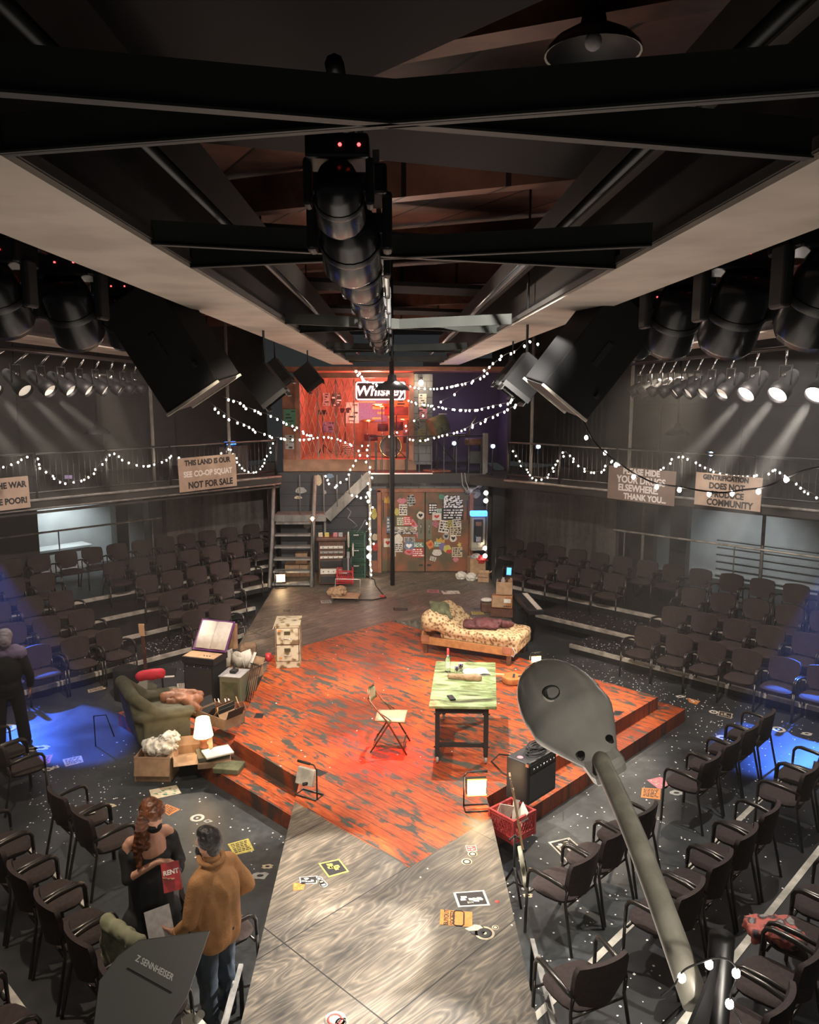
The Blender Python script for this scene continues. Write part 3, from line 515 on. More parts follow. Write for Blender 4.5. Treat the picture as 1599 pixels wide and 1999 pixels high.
# balconies
b = MB(); ubox(b, 3, 11.35, 15.2, 19.4, 2.78, 2.98); ubox(b, 3, 11.35, 15.12, 15.2, 2.82, 3.0); ubox(b, 3, 11.35, 15.16, 15.24, 2.7, 2.74); S_('floor_balcony_left', b, 'beamside')
b = MB(); ubox(b, 14.4, 18.6, 2.5, 11.9, 2.78, 2.98); ubox(b, 14.32, 14.4, 2.5, 10.9, 2.82, 3.0); S_('floor_balcony_right', b, 'beamside')
b = MB()
b.tube([P(3, 15.08, 2.97), P(11.3, 15.08, 2.97)], .025); b.tube([P(3, 15.1, 2.8), P(11.3, 15.1, 2.8)], .02)
b.tube([P(14.3, 2.5, 2.97), P(14.3, 10.8, 2.97)], .025); S_('trim_3', b, 'stair')
def railing(a0, a1, fix, left, label, n):
    t = thing('balcony_railing', label, 'railing', (0, 0, 0)); Q = (lambda a, z: P(a, fix, z)) if left else (lambda a, z: P(fix, a, z))
    b = MB(); b.tube([Q(a0, 3.82), Q(a1, 3.82)], .022); b.tube([Q(a0, 3.1), Q(a1, 3.1)], .018); b.build('rail', 'steel', t)
    for i in range(n+1):
        a = a0+(a1-a0)*i/n; q = MB(); q.cyl(Q(a, 2.9), Q(a, 3.84), .028, n=8); q.build('post', 'steel', t)
    m = MB(); k = int(abs(a1-a0)/.11)
    for i in range(k):
        a = a0+(a1-a0)*(i+.5)/k; m.cyl(Q(a, 3.1), Q(a, 3.8), .005, n=4)
    m.build('mesh_panel', 'steel', t)
railing(3.0, 11.25, 15.18, True, 'black steel railing along the left balcony with lights on it', 6)
railing(2.6, 10.8, 14.42, False, 'black steel railing along the right balcony with lights on it', 6)
for (q, z0, z1, l) in [(P(8.2, 15.3), 2.98, 6.8, 'slim steel post rising from the left balcony near its lamp'), (P(10.05, 15.3), 2.98, 6.8, 'slim steel post rising behind the co-op squat sign'),
                   (P(14.6, 10.3), 2.98, 6.8, 'slim steel post at the stage end of the right balcony'), (P(14.6, 7.9), 2.98, 6.8, 'slim steel post behind the drugs sign on the right balcony'),
                   (P(16.1, 8.3), .5, 2.8, 'steel post beside the right wall panels behind the seats'), (P(16.1, 5.72), .5, 2.8, 'steel post in front of the lit right recess wall')]:
    tag(MB().cyl((q[0], q[1], z0), (q[0], q[1], z1), .035, n=10).build('support_post', 'stair'), l, 'post')
for (a, c, l) in [(P(4.5, 17.3, 1.96), P(9.4, 17.3, 1.96), 'thin steel handrail behind the back left seats'), (P(16.05, 9.0, 1.84), P(16.05, 3.5, 1.84), 'thin steel handrail behind the back right seats')]:
    t = thing('handrail', l, 'handrail', (0, 0, 0)); MB().tube([a, c], .022).build('rail', 'alu', t)
    for k in (.05, .5, .95):
        p = Vector(a).lerp(Vector(c), k); MB().cyl((p.x, p.y, .55), p, .014, n=6).build('bracket', 'stair', t)
# counter in the left recess
t = thing('counter', 'pale panelled counter standing in the left recess', 'counter', P(7.4, 18.75, .68), R(45))
MB().box((0, 0, .3), (1.5, .5, .6)).build('base', 'recess', t); MB().box((0, 0, .62), (1.6, .56, .05)).build('top', 'recess', t)
for k in (-1, 0, 1): MB().box((k*.48, -.26, .3), (.42, .02, .45)).build('panel', 'wheel', t)
# ceiling and beams
S_('ceiling', MB().box((0, 12, 7.0), (30, 34, .15)), 'ceil')
b = MB(); b.prism([(-16, -4), (3, -4), (3, .5), (1.5, 2.2), (.55, 3.26), (-.19, 4.1), (-16, 4.3)], 6.45, 6.52); S_('ceiling_black_baffle', b, 'drape')
for x0, x1, nm in ((-1.53, -1.02, 'ceiling_beam_left'), (1.12, 1.6, 'ceiling_beam_right'), (-4.9, -4.2, 'ceiling_beam_outer_left'), (3.95, 4.5, 'ceiling_beam_outer_right')):
    b = MB(); b.box(((x0+x1)/2, 9.6, 5.61), (x1-x0, 21.0, .02)); o = S_(nm, b, 'cream')
    w = MB(); w.box(((x0+x1)/2, 9.6, 5.64), (x1-x0+.02, 21.0, .035)); w.box(((x0+x1)/2, 9.6, 5.95), (.12, 21.0, .6)); w.build('beam_web', 'beamside', o)
b = MB()
for x in (-.88, 1.0):
    b.box((x-.12 if x < 0 else x+.1, 9.5, 6.1), (.05, 20, .25))
S_('ceiling_stringers', b, 'beamside')
for i, (y0, y1) in enumerate([(1.72, 2.2), (3.5, 4.15), (7.6, 8.8), (12.2, 13.6), (16.8, 18.2)]):
    lab = ['nearest', 'second nearest', 'middle', 'second farthest', 'farthest'][i]
    t = thing('crossed_brace', lab+' crossed steel brace between the two big ceiling beams', 'brace', (0, 0, 5.6), 0, 'crossed braces between the beams')
    for (a, c, z) in (((-1.02, y1), (1.1 if i else .92, y0), .05), ((-1.02, y0), (1.14 if i else 1.1, y1), .052)):
        d = Vector((c[0]-a[0], c[1]-a[1])); L = d.length; an = math.atan2(d.y, d.x)
        bb = MB(); bb.box(((a[0]+c[0])/2, (a[1]+c[1])/2, z), (L, .012, .1), an); bb.box(((a[0]+c[0])/2, (a[1]+c[1])/2, .004), (L, .035, .006), an); bb.build('bar', 'brace', t)
for i, (x, l) in enumerate(((-.86, 'long ceiling pipe left of the moving lights'), (.88, 'long ceiling pipe right of the moving lights'))):
    b = MB().tube([(x, .5, 5.84), (x, 19.5, 5.84)], .024); tag(b.build('lighting_pipe', 'steel'), l, 'pipe')
tag(MB().tube([(-.18, 2.6, 5.98), (-.18, 13.5, 5.98)], .03).build('lighting_pipe', 'steel'), 'centre lighting pipe carrying the row of moving lights', 'pipe')
for x, l in ((-4.45, 'lighting pipe carrying the left row of spotlights'), (4.42, 'lighting pipe carrying the right row of spotlights')):
    tag(MB().tube([(x, 5.0, 5.46), (x, 16, 5.46)], .026).build('lighting_pipe', 'steel'), l, 'pipe')
# diagonal joists under the boards
for i in range(7):
    y = 2.9+i*2.9
    b = MB().box((0, y+1.2, 6.72), (13, .16, .3), R(-24)); o = S_('ceiling_joist', b, 'ceil' if i % 2 else 'woodd')
for i in range(4):
    b = MB().box((0, 5+i*3.6, 6.5), (3.0, .9, .06), R(18)); S_('ceiling_baffle', b, 'drape')
# back set wall with the door opening
DY = 19.8
b = MB(); b.box((-1.63, DY+.1, 1.65), (2.5, .2, 2.6)); b.box((2.12, DY+.1, 1.65), (.44, .2, 2.6)); b.box((.76, DY+.1, 2.72), (2.3, .2, .46)); S_('wall_back', b, 'setwall')
b = MB(); b.box((.76, DY-.02, 2.72), (3.1, .04, .42)); S_('wall_back_block', b, 'block')
b = MB(); b.box((-.39, DY-.03, 1.45), (.11, .1, 2.12)); b.box((1.93, DY-.03, 1.45), (.11, .1, 2.12)); b.box((.77, DY-.03, 2.5), (2.45, .1, .1)); b.box((-.55, DY-.03, .55), (.22, .06, .3)); S_('trim_4', b, 'trimwood', bevel=.01)
b = MB(); b.box((-3.1, 19.95, 1.6), (.2, .3, 3.2)); b.box((2.6, 19.7, 1.5), (.3, .2, 3.0)); S_('wall_back_side', b, 'beamside')
tag(MB().cyl((2.25, 19.1, .2), (2.25, 19.1, 3.0), .035).build('support_post', 'beamside'), 'dark post right of the pay phone', 'post')
# leaf doors
for i, (x0, x1) in enumerate(((-.33, .76), (.775, 1.87))):
    d = struct(MB().box(((x0+x1)/2, DY-.01, 1.43), (x1-x0-.01, .045, 2.03)).build('door_%d' % (i+1), 'door'))
    hx = .76+(-.1 if i == 0 else .11)
    MB().box((hx, DY-.045, 1.5), (.15, .012, .5)).build('push_plate', 'tv', d, bevel=.004)
    MB().tube([(hx, DY-.05, 1.4), (hx, DY-.1, 1.42), (hx, DY-.1, 1.62), (hx, DY-.05, 1.64)], .012).build('door_handle', 'chrome', d)
    MB().box((hx, DY-.045, .58), (.1, .02, .05)).build('floor_bolt', 'steel', d)
    MB().box((x0+.04 if i == 0 else x1-.04, DY-.045, 2.0), (.03, .02, .5)).build('hinge', 'steel', d)
    for n, (sx, sz, w, h, c, kd, rot) in enumerate(STICK):
        if (sx < .76) != (i == 0): continue
        y = DY-.036-.0012*(n % 9)
        T = Matrix.Translation((sx, y, sz)) @ Euler((R(90), 0, 0)).to_matrix().to_4x4() @ Matrix.Rotation(R(-rot), 4, 'Z')
        b = MB(); hw, hh = w/2*1.14, h/2*1.14
        if kd == 'crown': pts = [(-hw, -hh), (hw, -hh), (hw, hh*.6), (hw*.5, 0), (0, hh), (-hw*.5, 0), (-hw, hh*.6)]
        elif kd in ('blob', 'badge', 'ring', 'face', 'smile', 'skull'):
            pts = [(hw*(1+.08*math.sin(5*a+n))*math.cos(a), hh*(1+.08*math.cos(4*a+n))*math.sin(a)) for a in [2*pi*k/20 for k in range(20)]]
        elif kd == 'star': pts = [((1 if k % 2 else .5)*hw*math.cos(k*pi/5), (1 if k % 2 else .5)*hh*math.sin(k*pi/5)) for k in range(10)]
        elif kd == 'lips': pts = [(-hw, 0), (-hw*.4, hh), (0, hh*.6), (hw*.4, hh), (hw, 0), (hw*.3, -hh), (-hw*.3, -hh)]
        else: pts = [(-hw, -hh), (hw, -hh), (hw, hh), (-hw, hh)]
        b.prism(pts, 0, .001, T); o = b.build('sticker', 's_'+c, d)
        if w > .05 and h > .05:
            e = MB(); dk = c in ('black', 'red', 'blue', 'olive', 'green')
            if kd in ('lines', 'text', 'banner', 'photo', 'dots', 'badge', 'fish', 'skull'):
                rr = random.Random(n)
                for r_ in range(4 if kd != 'badge' else 7):
                    yy = hh*(.65-.42*r_) if kd != 'badge' else hh*(.8-.27*r_)
                    xx = -hw*.82
                    while xx < hw*.75:
                        ww = rr.uniform(.06, .3)*hw*2
                        e.box((min(xx+ww/2, hw*.8), yy, .0016), (min(ww, hw*.5), hh*rr.uniform(.12, .3), .001), rr.uniform(-.5, .5) if kd in ('badge', 'photo') else 0, T); xx += ww*1.4
            elif kd in ('heart', 'face', 'ring', 'smile'):
                e.prism([(.5*hw*math.sin(a)**3*1.2, .5*hh*(13*math.cos(a)-5*math.cos(2*a)-2*math.cos(3*a)-math.cos(4*a))/14) for a in [-2*pi*k/22 for k in range(22)]], .0012, .002, T)
            if e.v: e.build('print', ('white' if dk else ('s_red' if kd in ('heart', 'lips', 'smile') else 'ink')), o)
# upper floor over the doors
b = MB(); b.box((.95, 20.9, 2.86), (3.2, 3.4, .24)); S_('floor_upper_deck', b, 'beamside')
b = MB(); b.box((.15, 19.22, 2.975), (1.55, .06, .03)); S_('trim_5', b, 'white')
b = MB(); b.box((-1.7, 20.02, 3.11), (2.2, .12, .3)); b.box((-.9, 21.3, 3.11), (2.9, 2.5, .28)); S_('floor_upper_room', b, 'fascia')
b = MB(); b.box((-.95, 22.5, 4.4), (3.0, .1, 2.4)); S_('wall_upper_room', b, 'ply'); S_('wall_upper_room_left', MB().box((-2.45, 21.3, 4.3), (.1, 2.3, 2.2)), 'ply'); S_('wall_upper_room_right', MB().box((.42, 21.3, 4.3), (.06, 2.3, 2.2)), 'ply')
b = MB(); b.box((.42, 19.98, 4.28), (.12, .14, 2.1)); b.box((-1.0, 20.0, 5.34), (2.95, .14, .12)); b.box((-2.42, 19.98, 4.28), (.1, .14, 2.1)); b.box((-2.62, 20.05, 4.1), (.35, .08, 2.3)); S_('trim_6', b, 'trimwood')
b = MB(); b.box((.72, 20.05, 4.25), (.46, .12, 2.25)); S_('wall_upper_block', b, 'block')
b = MB(); b.box((1.9, 22.4, 4.4), (2.2, .1, 2.9)); b.box((2.95, 21.5, 4.4), (.1, 2, 2.9)); S_('wall_upper_right', b, 'violetw')
b = MB(); b.box((-.1, 21.2, 5.5), (6, 2.8, .1)); S_('ceiling_upper_room', b, 'trimwood')
# balustrade in front of the upper deck
t = thing('upper_railing', 'thin black balusters along the upper deck above the doors', 'railing', (0, 0, 0))
MB().tube([(-.6, 19.25, 3.88), (2.15, 19.25, 3.88)], .014).build('rail', 'steel', t)
for i in range(10):
    x = -.6+i*.3; MB().box((x, 19.25, 3.42), (.022, .022, .92)).build('baluster', 'steel', t)
MB().box((2.2, 19.25, 3.45), (.12, .12, 1.0)).build('end_post', 'stair', t)
for x in (-.45, .3): MB().box((x, 19.26, 3.36), (.045, .045, .78)).build('newel', 'black', t)
# folding gate
t = thing('folding_gate', 'folding steel lattice gate on left of the red upper room', 'gate', (0, 0, 0))
b = MB(); x0, x1, z0, z1 = -2.36, -1.0, 3.28, 5.25; nx = 9; dx = (x1-x0)/nx; dz = (z1-z0)/4
for i in range(-4, nx+4):
    for s in (1, -1):
        xa = x0+i*dx if s == 1 else x0+(i+4)*dx; pts = []
        xb = xa+s*4*dx
        t0, t1 = 0.0, 1.0
        for k in range(41):
            q = k/40; x = xa+(xb-xa)*q
            if x0-1e-4 <= x <= x1+1e-4: pts.append((x, 19.93+.008*s, z0+(z1-z0)*q))
        if len(pts) > 2: b.tube([pts[0], pts[-1]], .008, n=4)
b.build('lattice', 'signcard', t)
for x in (x0, x0+3*dx, x0+6*dx, x1): MB().box((x, 19.93, (z0+z1)/2), (.025, .02, z1-z0)).build('upright', 'stair', t)
# stairs
t = thing('staircase', 'grey weathered steel stairs climbing to the upper deck on the left', 'staircase', (0, 0, 0))
for i in range(6):
    MB().box((-2.44, 18.33+.15*i, .47+.265*i), (.88, .24, .045)).build('tread', 'stair', t, bevel=.005)
MB().box((-2.3, 19.42, 1.9), (1.25, .62, .16)).build('landing', 'stair', t)
for x in (-2.95, -1.96):
    bb = MB(); bb.tube([(x, 18.2, .4), (x+(.02 if x < -2.5 else .0), 18.75, 1.6), (x+.04, 19.05, 2.95)], .05, n=4); bb.build('stringer', 'stair', t)
bb = MB(); d = math.atan2(1.0, 1.02)
bb.box((-1.12, 19.2, 2.42), (1.5, .05, .24), 0, None, 0, -d); bb.build('stringer', 'stair', t)
for i in range(5): MB().box((-1.5+.2*i, 19.45, 2.08+.19*i), (.24, .45, .04)).build('tread', 'stair', t)
for x in (-2.3, -1.72, -1.4, -1.1, -.8):
    zb = 1.98 if x < -1.6 else 1.98+(x+1.6)*1.0; MB().cyl((x, 19.16, zb), (x, 19.16, 2.95), .012, n=6).build('baluster', 'stair', t)
MB().cyl((-1.72, 19.3, .4), (-1.72, 19.3, 1.85), .03, n=8).build('support', 'stair', t)
# pole through the middle
tag(MB().cyl((-.06, 18.4, .4), (-.06, 18.4, 6.9), .055, n=16).build('steel_pole', 'black'), 'tall black pole standing on the runway before the doors', 'pole')
# haze in the air of the hall
m = bpy.data.materials.new('thin_haze'); m.use_nodes = True; nt = m.node_tree; nt.nodes.remove(nt.nodes['Principled BSDF'])
vs = N(nt, 'ShaderNodeVolumeScatter'); 
tc = N(nt, 'ShaderNodeTexCoord'); sx = N(nt, 'ShaderNodeSeparateXYZ'); nt.links.new(tc.outputs['Object'], sx.inputs[0])
ab = math_n(nt, 'ABSOLUTE', sx.outputs[0]); mr = N(nt, 'ShaderNodeMapRange'); nt.links.new(ab, mr.inputs['Value'])
mr.inputs['From Min'].default_value = 2.4; mr.inputs['From Max'].default_value = 4.2; mr.inputs['To Min'].default_value = .0008; mr.inputs['To Max'].default_value = .0085
nt.links.new(mr.outputs[0], vs.inputs['Density']); vs.inputs['Anisotropy'].default_value = .35
vs.inputs['Color'].default_value = (1, .97, .93, 1)
nt.links.new(vs.outputs[0], nt.nodes['Material Output'].inputs['Volume'])
if HAZE:
    hz = MB().box((0, 12.5, 2.6), (36, 33, 5.3)).build('haze', m); hz['kind'] = 'stuff'; tag(hz, 'thin theatrical haze hanging in the air of the hall', 'haze')

# ================================================================== audience chairs
def make_chair():
    t = thing('armchair', 'black padded armchair', 'chair')
    b = MB()   # seat pad: rounded trapezoid, domed
    def seat(a, c):
        th = 2*pi*a; r = c; ex = 2/3.0
        x = math.copysign(abs(math.cos(th))**ex, math.cos(th)); y = math.copysign(abs(math.sin(th))**ex, math.sin(th))
        k = 1 if r <= .86 else 1-.0*(r-.86)
        z = .475-.012*r*r if r < .9 else .475-.012-(r-.9)*.25
        return (x*.245*min(r, .97)*(1+.06*y), y*.235*min(r, .97)+.02, z)
    b.grid(seat, 20, 8)
    b.grid(lambda a, c: (seat(a, 1)[0]*(1-.06*c), (seat(a, 1)[1]-.02)*(1-.06*c)+.02, .438-.03*c), 20, 1)
    b.grid(lambda a, c: (seat(a, 1)[0]*.94*(1-c), (seat(a, 1)[1]-.02)*.94*(1-c)+.02, .408), 20, 1, False)
    b.build('seat', 'seat', t)
    b = MB()   # curved shield back
    def back(a, c, off=0):
        y0 = -.235-.05*c+off; ang = (a-.5)*2; w = .235*(1 if c > .45 else (.72+.28*math.sin(c/.45*pi/2)))
        w *= 1-.10*max(0, c-.85)/.15; zz = .50+.33*c + (.018*(1-ang*ang) if c > .8 else 0) - .03*(1-abs(ang))*(1-c)
        return (ang*w, y0+.055*ang*ang, zz)
    b.grid(lambda a, c: back(a, c, .018), 10, 8); b.grid(lambda a, c: back(1-a, c, -.022), 10, 8)
    e = [(0, k/8) for k in range(9)]+[(k/10, 1) for k in range(1, 11)]+[(1, 1-k/8) for k in range(1, 9)]+[(1-k/10, 0) for k in range(1, 10)]
    n = len(e); vs = [back(p[0], p[1], .018) for p in e]+[back(p[0], p[1], -.022) for p in e]
    b.add(vs, [(i, (i+1) % n, n+(i+1) % n, n+i) for i in range(n)], True); b.build('backrest', 'seat', t)
    for s in (-1, 1):
        MB().tube([(s*.285, .20, .0), (s*.28, .19, .46)], .0145, 8).build('leg', 'tube', t)
        MB().tube([(s*.28, .19, .46), (s*.278, .185, .6), (s*.277, .16, .645), (s*.275, .11, .662), (s*.27, -.05, .652), (s*.262, -.17, .63), (s*.235, -.22, .60)], [.0145, .016, .019, .022, .022, .019, .0145], 8).build('armrest', 'tube', t)
        MB().tube([(s*.235, -.22, .60), (s*.24, -.2, .46), (s*.265, -.30, .0)], .0145, 8).build('leg', 'tube', t)
    b = MB(); b.tube([(-.28, .17, .41), (.28, .17, .41)], .011, 6); b.tube([(-.24, -.2, .42), (.24, -.2, .42)], .011, 6); b.tube([(-.1, .17, .41), (-.1, -.2, .42)], .009, 6); b.tube([(.1, .17, .41), (.1, -.2, .42)], .009, 6)
    b.build('seat_frame', 'tube', t)
    return t
CHAIR = make_chair(); first = [True]
def chair(x, y, z, rz, label, group):
    if first[0]:
        first[0] = False; o = CHAIR; o.location = (x, y, z); o.rotation_euler = (0, 0, rz); o['label'] = label; o['group'] = group; return o
    return copy_tree(CHAIR, (x, y, z), rz, label, group)
s2 = .70711
BANK = {'L': (face(s2, -s2), 'back left'), 'R': (face(-s2, -s2), 'back right'), 'NR': (face(-s2, s2), 'near right'), 'NL': (face(s2, s2), 'near left')}
ROWN = {1: 'front', 2: 'second', 3: 'third', 4: 'fourth', 5: 'top'}
def seats(bank, row, z, fixed, along, order=1):
    rz, nm = BANK[bank]; along = sorted(along)
    for _ in range(30):
        for i in range(len(along)-1):
            g = .575-(along[i+1]-along[i])
            if g > 0: along[i] -= g/2; along[i+1] += g/2
    along = sorted(along, reverse=(order < 0))
    for i, a in enumerate(along):
        j = rnd.uniform(-.03, .03)
        x, y, _ = P(a, fixed) if bank in ('L', 'NR') else P(fixed, a)
        end = {'L': 'from the staircase end', 'R': 'from the doors end', 'NR': 'from the catwalk', 'NL': 'from the catwalk'}[bank]
        chair(x, y, z, rz+j, 'dark armchair, %s %s, %s row of %s seats' % (ORD[i+1], end, ROWN[row], nm), '%s row of %s seats' % (ROWN[row], nm))
uL = lambda k: [p[0] for p in CH[k]]
def extend(l, step, n, end):
    l = sorted(l)
    return ([l[0]-step*(i+1) for i in range(n)] if end < 0 else [l[-1]+step*(i+1) for i in range(n)])+l
seats('L', 1, 0, 12.86, uL('L1')+[4.2], -1)
seats('L', 2, .17, 13.84, uL('L2')+[4.15], -1)
seats('L', 3, .34, 14.8, uL('L3')+[4.3], -1)
seats('L', 4, .51, 15.8, uL('L4')+[4.95, 4.4], -1)
seats('L', 5, .68, 16.86, uL('L5')+[5.3], -1)
vR = lambda k: [p[1] for p in CH[k]]
seats('R', 1, 0, 12.42, vR('R1')+[2.95], -1)
seats('R', 2, .17, 13.42, vR('R2')+[3.45], -1)
seats('R', 3, .34, 14.38, vR('R3')+[4.05], -1)
seats('R', 4, .51, 15.36, vR('R4')+[4.25], -1)
seats('NR', 1, 0, 3.68, [10.31, 9.72, 9.16, 8.58, 7.02, 6.43, 5.88])
seats('NR', 2, .17, 2.68, [9.26, 8.72, 7.50, 7.03, 6.46, 5.86])
seats('NR', 3, .34, 1.67, [9.0, 8.3, 6.7, 6.15, 5.5, 4.9])
seats('NL', 1, 0, 3.27, [9.75, 10.33, 8.05, 7.47])
chair(-1.5, 6.18, 0, face(.75, .66), 'dark armchair right behind the man in tan beside the catwalk', 'near left loose chair')
seats('NL', 2, .17, 2.38, [7.75, 7.2, 6.63, 6.07, 5.5, 4.95])
seats('NL', 3, .34, 1.45, [7.6, 7.0, 6.4, 5.8, 5.2])
# the loose chair turned beside the catwalk
chair(1.37, 5.27, .17, face(-.4, .9), 'nearest dark armchair right of the catwalk, its back turned to the viewer', 'near right loose chair')

# ================================================================== stage furniture
dz = .4
# folding chair
t = thing('folding_chair', 'pale green metal folding chair alone in the middle of the red stage', 'folding chair', (-.06, 9.74, dz+.002), R(-97))
b = MB()
b.grid(lambda a, c: ((a-.5)*.38*(1-.08*c), .20-.38*c, .44+.012*math.cos((a-.5)*6)*1-.0), 6, 6); b.build('seat', 'greenm', t, solid=.02)
b = MB(); b.grid(lambda a, c: ((a-.5)*.40, -.26-.03*c+.05*(2*a-1)**2, .60+.19*c*(1-.25*(2*a-1)**4)), 8, 4); b.build('backrest', 'greenm', t, solid=.01)
for s in (-1, 1):
    MB().tube([(s*.205, .23, .0), (s*.2, -.02, .43), (s*.2, -.26, .72)], .011, 6).build('leg', 'legdark', t)
    MB().tube([(s*.175, -.24, .0), (s*.175, -.02, .36), (s*.175, .03, .44)], .011, 6).build('leg', 'legdark', t)
    MB().tube([(s*.19, -.16, .58), (s*.19, .02, .45)], .007, 5).build('hinge_bar', 'legdark', t)
b = MB(); b.tube([(-.2, -.26, .72), (-.16, -.25, .78), (0, -.285, .8), (.16, -.25, .78), (.2, -.26, .72)], .011, 6); b.build('top_bar', 'legdark', t)
MB().tube([(-.2, .18, .1), (.2, .18, .1)], .007, 5).build('crossbar', 'legdark', t); MB().tube([(-.175, -.2, .1), (.175, -.2, .1)], .007, 5).build('crossbar', 'legdark', t)
# table on castors
t = thing('work_table', 'green marbled work table on black iron frame with castors', 'table', (0, 0, 0))
b = MB(); b.prism([(.41, 9.21), (1.235, 9.17), (1.42, 10.76), (.58, 10.82)], 1.145, 1.18); b.build('tabletop', 'ttop', t, bevel=.004)
LEG = [(.52, 9.3), (1.12, 9.27), (.68, 10.6), (1.28, 10.56)]
for x, y in LEG:
    MB().box((x, y, .84), (.055, .055, .62)).build('leg', 'rubber', t)
    w = MB(); w.cyl((x-.014, y, .45), (x+.014, y, .45), .048, n=16); w.cyl((x-.02, y, .45), (x+.02, y, .45), .02, n=8); o = w.build('castor', 'wheel', t)
    MB().box((x, y, .515), (.05, .06, .05)).build('fork', 'black', o)
    for z in (.62, 1.05): q = MB().cyl((x-.045, y-.02, z), (x+.045, y-.02, z), .009, n=6); q.build('bolt', 'steel', t)
for a, c, z in ((0, 1, 1.08), (0, 1, .64), (2, 3, 1.08), (0, 2, 1.08), (1, 3, 1.08), (2, 3, .64)):
    p = Vector((*LEG[a], z)); q = Vector((*LEG[c], z)); d = q-p; MB().box((p+q)/2, (d.length, .035, .05), math.atan2(d.y, d.x)).build('rail', 'rubber', t)
tz = 1.1805
# things on the table
t = thing('bottle', 'clear glass liquor bottle with red cap on green table', 'bottle', (.72, 10.40, tz))
MB().lathe([(0, 0), (.036, 0), (.038, .01), (.038, .18), (.03, .205), (.014, .225), (.013, .26)], 20).build('body', 'glass', t)
MB().lathe([(0, .33), (.015, .33), (.016, .25), (.0155, .24)], 14).build('cap', 'label', t); MB().lathe([(.0385, .06), (.0385, .15)], 20, None, R(200), R(330)).build('bottle_label', 'paper', t)
for i, (x, y) in enumerate(((.84, 10.33), (.9, 10.42))):
    tag(MB().lathe([(0, .004), (.026, .004), (.031, .09), (.033, .09), (.028, 0), (0, 0)], 18).build('drinking_glass', 'glass'), ['clear drinking glass close beside the liquor bottle', 'clear drinking glass between bottle and white notebook'][i], 'glass', 'drinking glasses on the table').location = (x, y, tz)
o = MB().box((0, 0, .011), (.075, .15, .018)).build('mobile_phone', 'blackg', None, bevel=.006); tag(o, 'black mobile phone lying on near end of green table', 'phone'); o.location = (.70, 9.44, tz); o.rotation_euler = (0, 0, R(14))
t = thing('notebook', 'open white notebook on the green table', 'notebook', (1.1, 10.33, tz), R(8))
b = MB(); b.grid(lambda a, c: ((a-.5)*.34, (c-.5)*.22, .012+.02*abs(math.sin(2*pi*a))**.7), 12, 1); b.build('pages', 'paper', t, solid=.012)
MB().box((0, 0, .004), (.35, .23, .005)).build('cover', 'paperg', t)
o = blob('leather_pouch', [('c', (-.2, .03, .03), (.18, -.03, .035), .035, .045), ('e', (.1, -.02, .04), (.12, .05, .045), (0, 0, .3)), ('e', (-.12, .02, .03), (.1, .04, .035))], 'card', None, .008, 3, .006, 30)
tag(o, 'worn tan pouch lying on green table before the notebook', 'pouch'); o.location = (.93, 10.1, tz); o.rotation_euler = (0, 0, R(-4))
# chaise longue
CX = Vector((.42, 13.45, dz)); ca = math.atan2(12.78-13.45, 1.75-.42); 
t = thing('chaise_longue', 'old floral chaise longue with rolled headrest and wooden frame', 'couch', (.42, 13.5, dz+.002), ca)
L, Wd = 1.75, .82
it = [('b', (L/2+.22, Wd/2, .40), (L-.35, Wd-.06, .20)), ('c', (.22, .06, .60), (.22, Wd-.06, .60), .19, .19)]
it += [('c', (.4, .06, .56), (.4, Wd-.06, .56), .15, .15), ('c', (.56, .06, .49), (.56, Wd-.06, .49), .11, .11), ('c', (.16, .09, .52), (.16, Wd-.09, .52), .15, .15), ('b', (.42, Wd/2, .52), (.42, Wd-.08, .2), 0, None, 0, .42), ('c', (L-.02, .1, .42), (L-.02, Wd-.1, .42), .09, .09), ('c', (.5, .06, .44), (L-.05, .06, .44), .07, .07), ('c', (.5, Wd-.06, .44), (L-.05, Wd-.06, .44), .07, .07)]
it += [('b', (L-.02, Wd/2, .33), (.14, Wd-.04, .22))]
blob('mattress', it, 'couch', t, .022, 6, .006, 5)
b = MB(); b.box((L/2, .02, .24), (L-.1, .04, .14)); b.box((L/2, Wd-.02, .24), (L-.1, .04, .14)); b.box((L-.03, Wd/2, .24), (.04, Wd, .14)); b.box((.07, Wd/2, .3), (.04, Wd, .2)); b.build('frame', 'wood', t, bevel=.01)
for x, y in ((.12, .04), (L-.1, .04), (.12, Wd-.04), (L-.1, Wd-.04)): MB().box((x, y, .09), (.07, .06, .18)).build('leg', 'woodd', t, bevel=.006)
for x in (.12, L-.12): MB().box((x, -.006, .27), (.16, .02, .13)).build('carved_block', 'trimwood', t, bevel=.01)
MB().tube([(L-.02, -.01, .34), (L+.03, -.02, .25), (L+.0, -.02, .18), (L-.04, -.01, .2)], .009, 6).build('cord', 'paperg', t)
o = blob('draped_jacket', [('b', (0, 0, 0), (.34, .42, .05), .2), ('c', (-.1, .1, 0), (.22, -.2, -.03), .06, .03), ('c', (.05, .2, .0), (.15, -.05, .0), .05, .04), ('e', (0, 0, .03), (.16, .18, .05))], 'olive', None, .014, 3, .02, 9)
tag(o, 'olive green jacket draped over headrest of the floral chaise', 'jacket'); o.location = (.80, 13.62, 1.17); o.rotation_euler = (R(6), R(14), ca+R(20))
o = blob('draped_coat', [('b', (0, 0, 0), (.6, .36, .04), .1), ('c', (-.25, -.08, .02), (.3, .05, .03), .05, .06), ('c', (.0, .12, .03), (.45, .02, .02), .06, .05), ('c', (.2, -.05, .04), (.52, .12, .0), .05, .035), ('e', (.05, 0, .03), (.25, .16, .06))], 'maroon', None, .014, 3, .028, 8)
tag(o, 'crumpled maroon coat lying on seat of the floral chaise', 'coat'); o.location = (1.5, 13.35, .955); o.rotation_euler = (0, 0, ca+R(12))
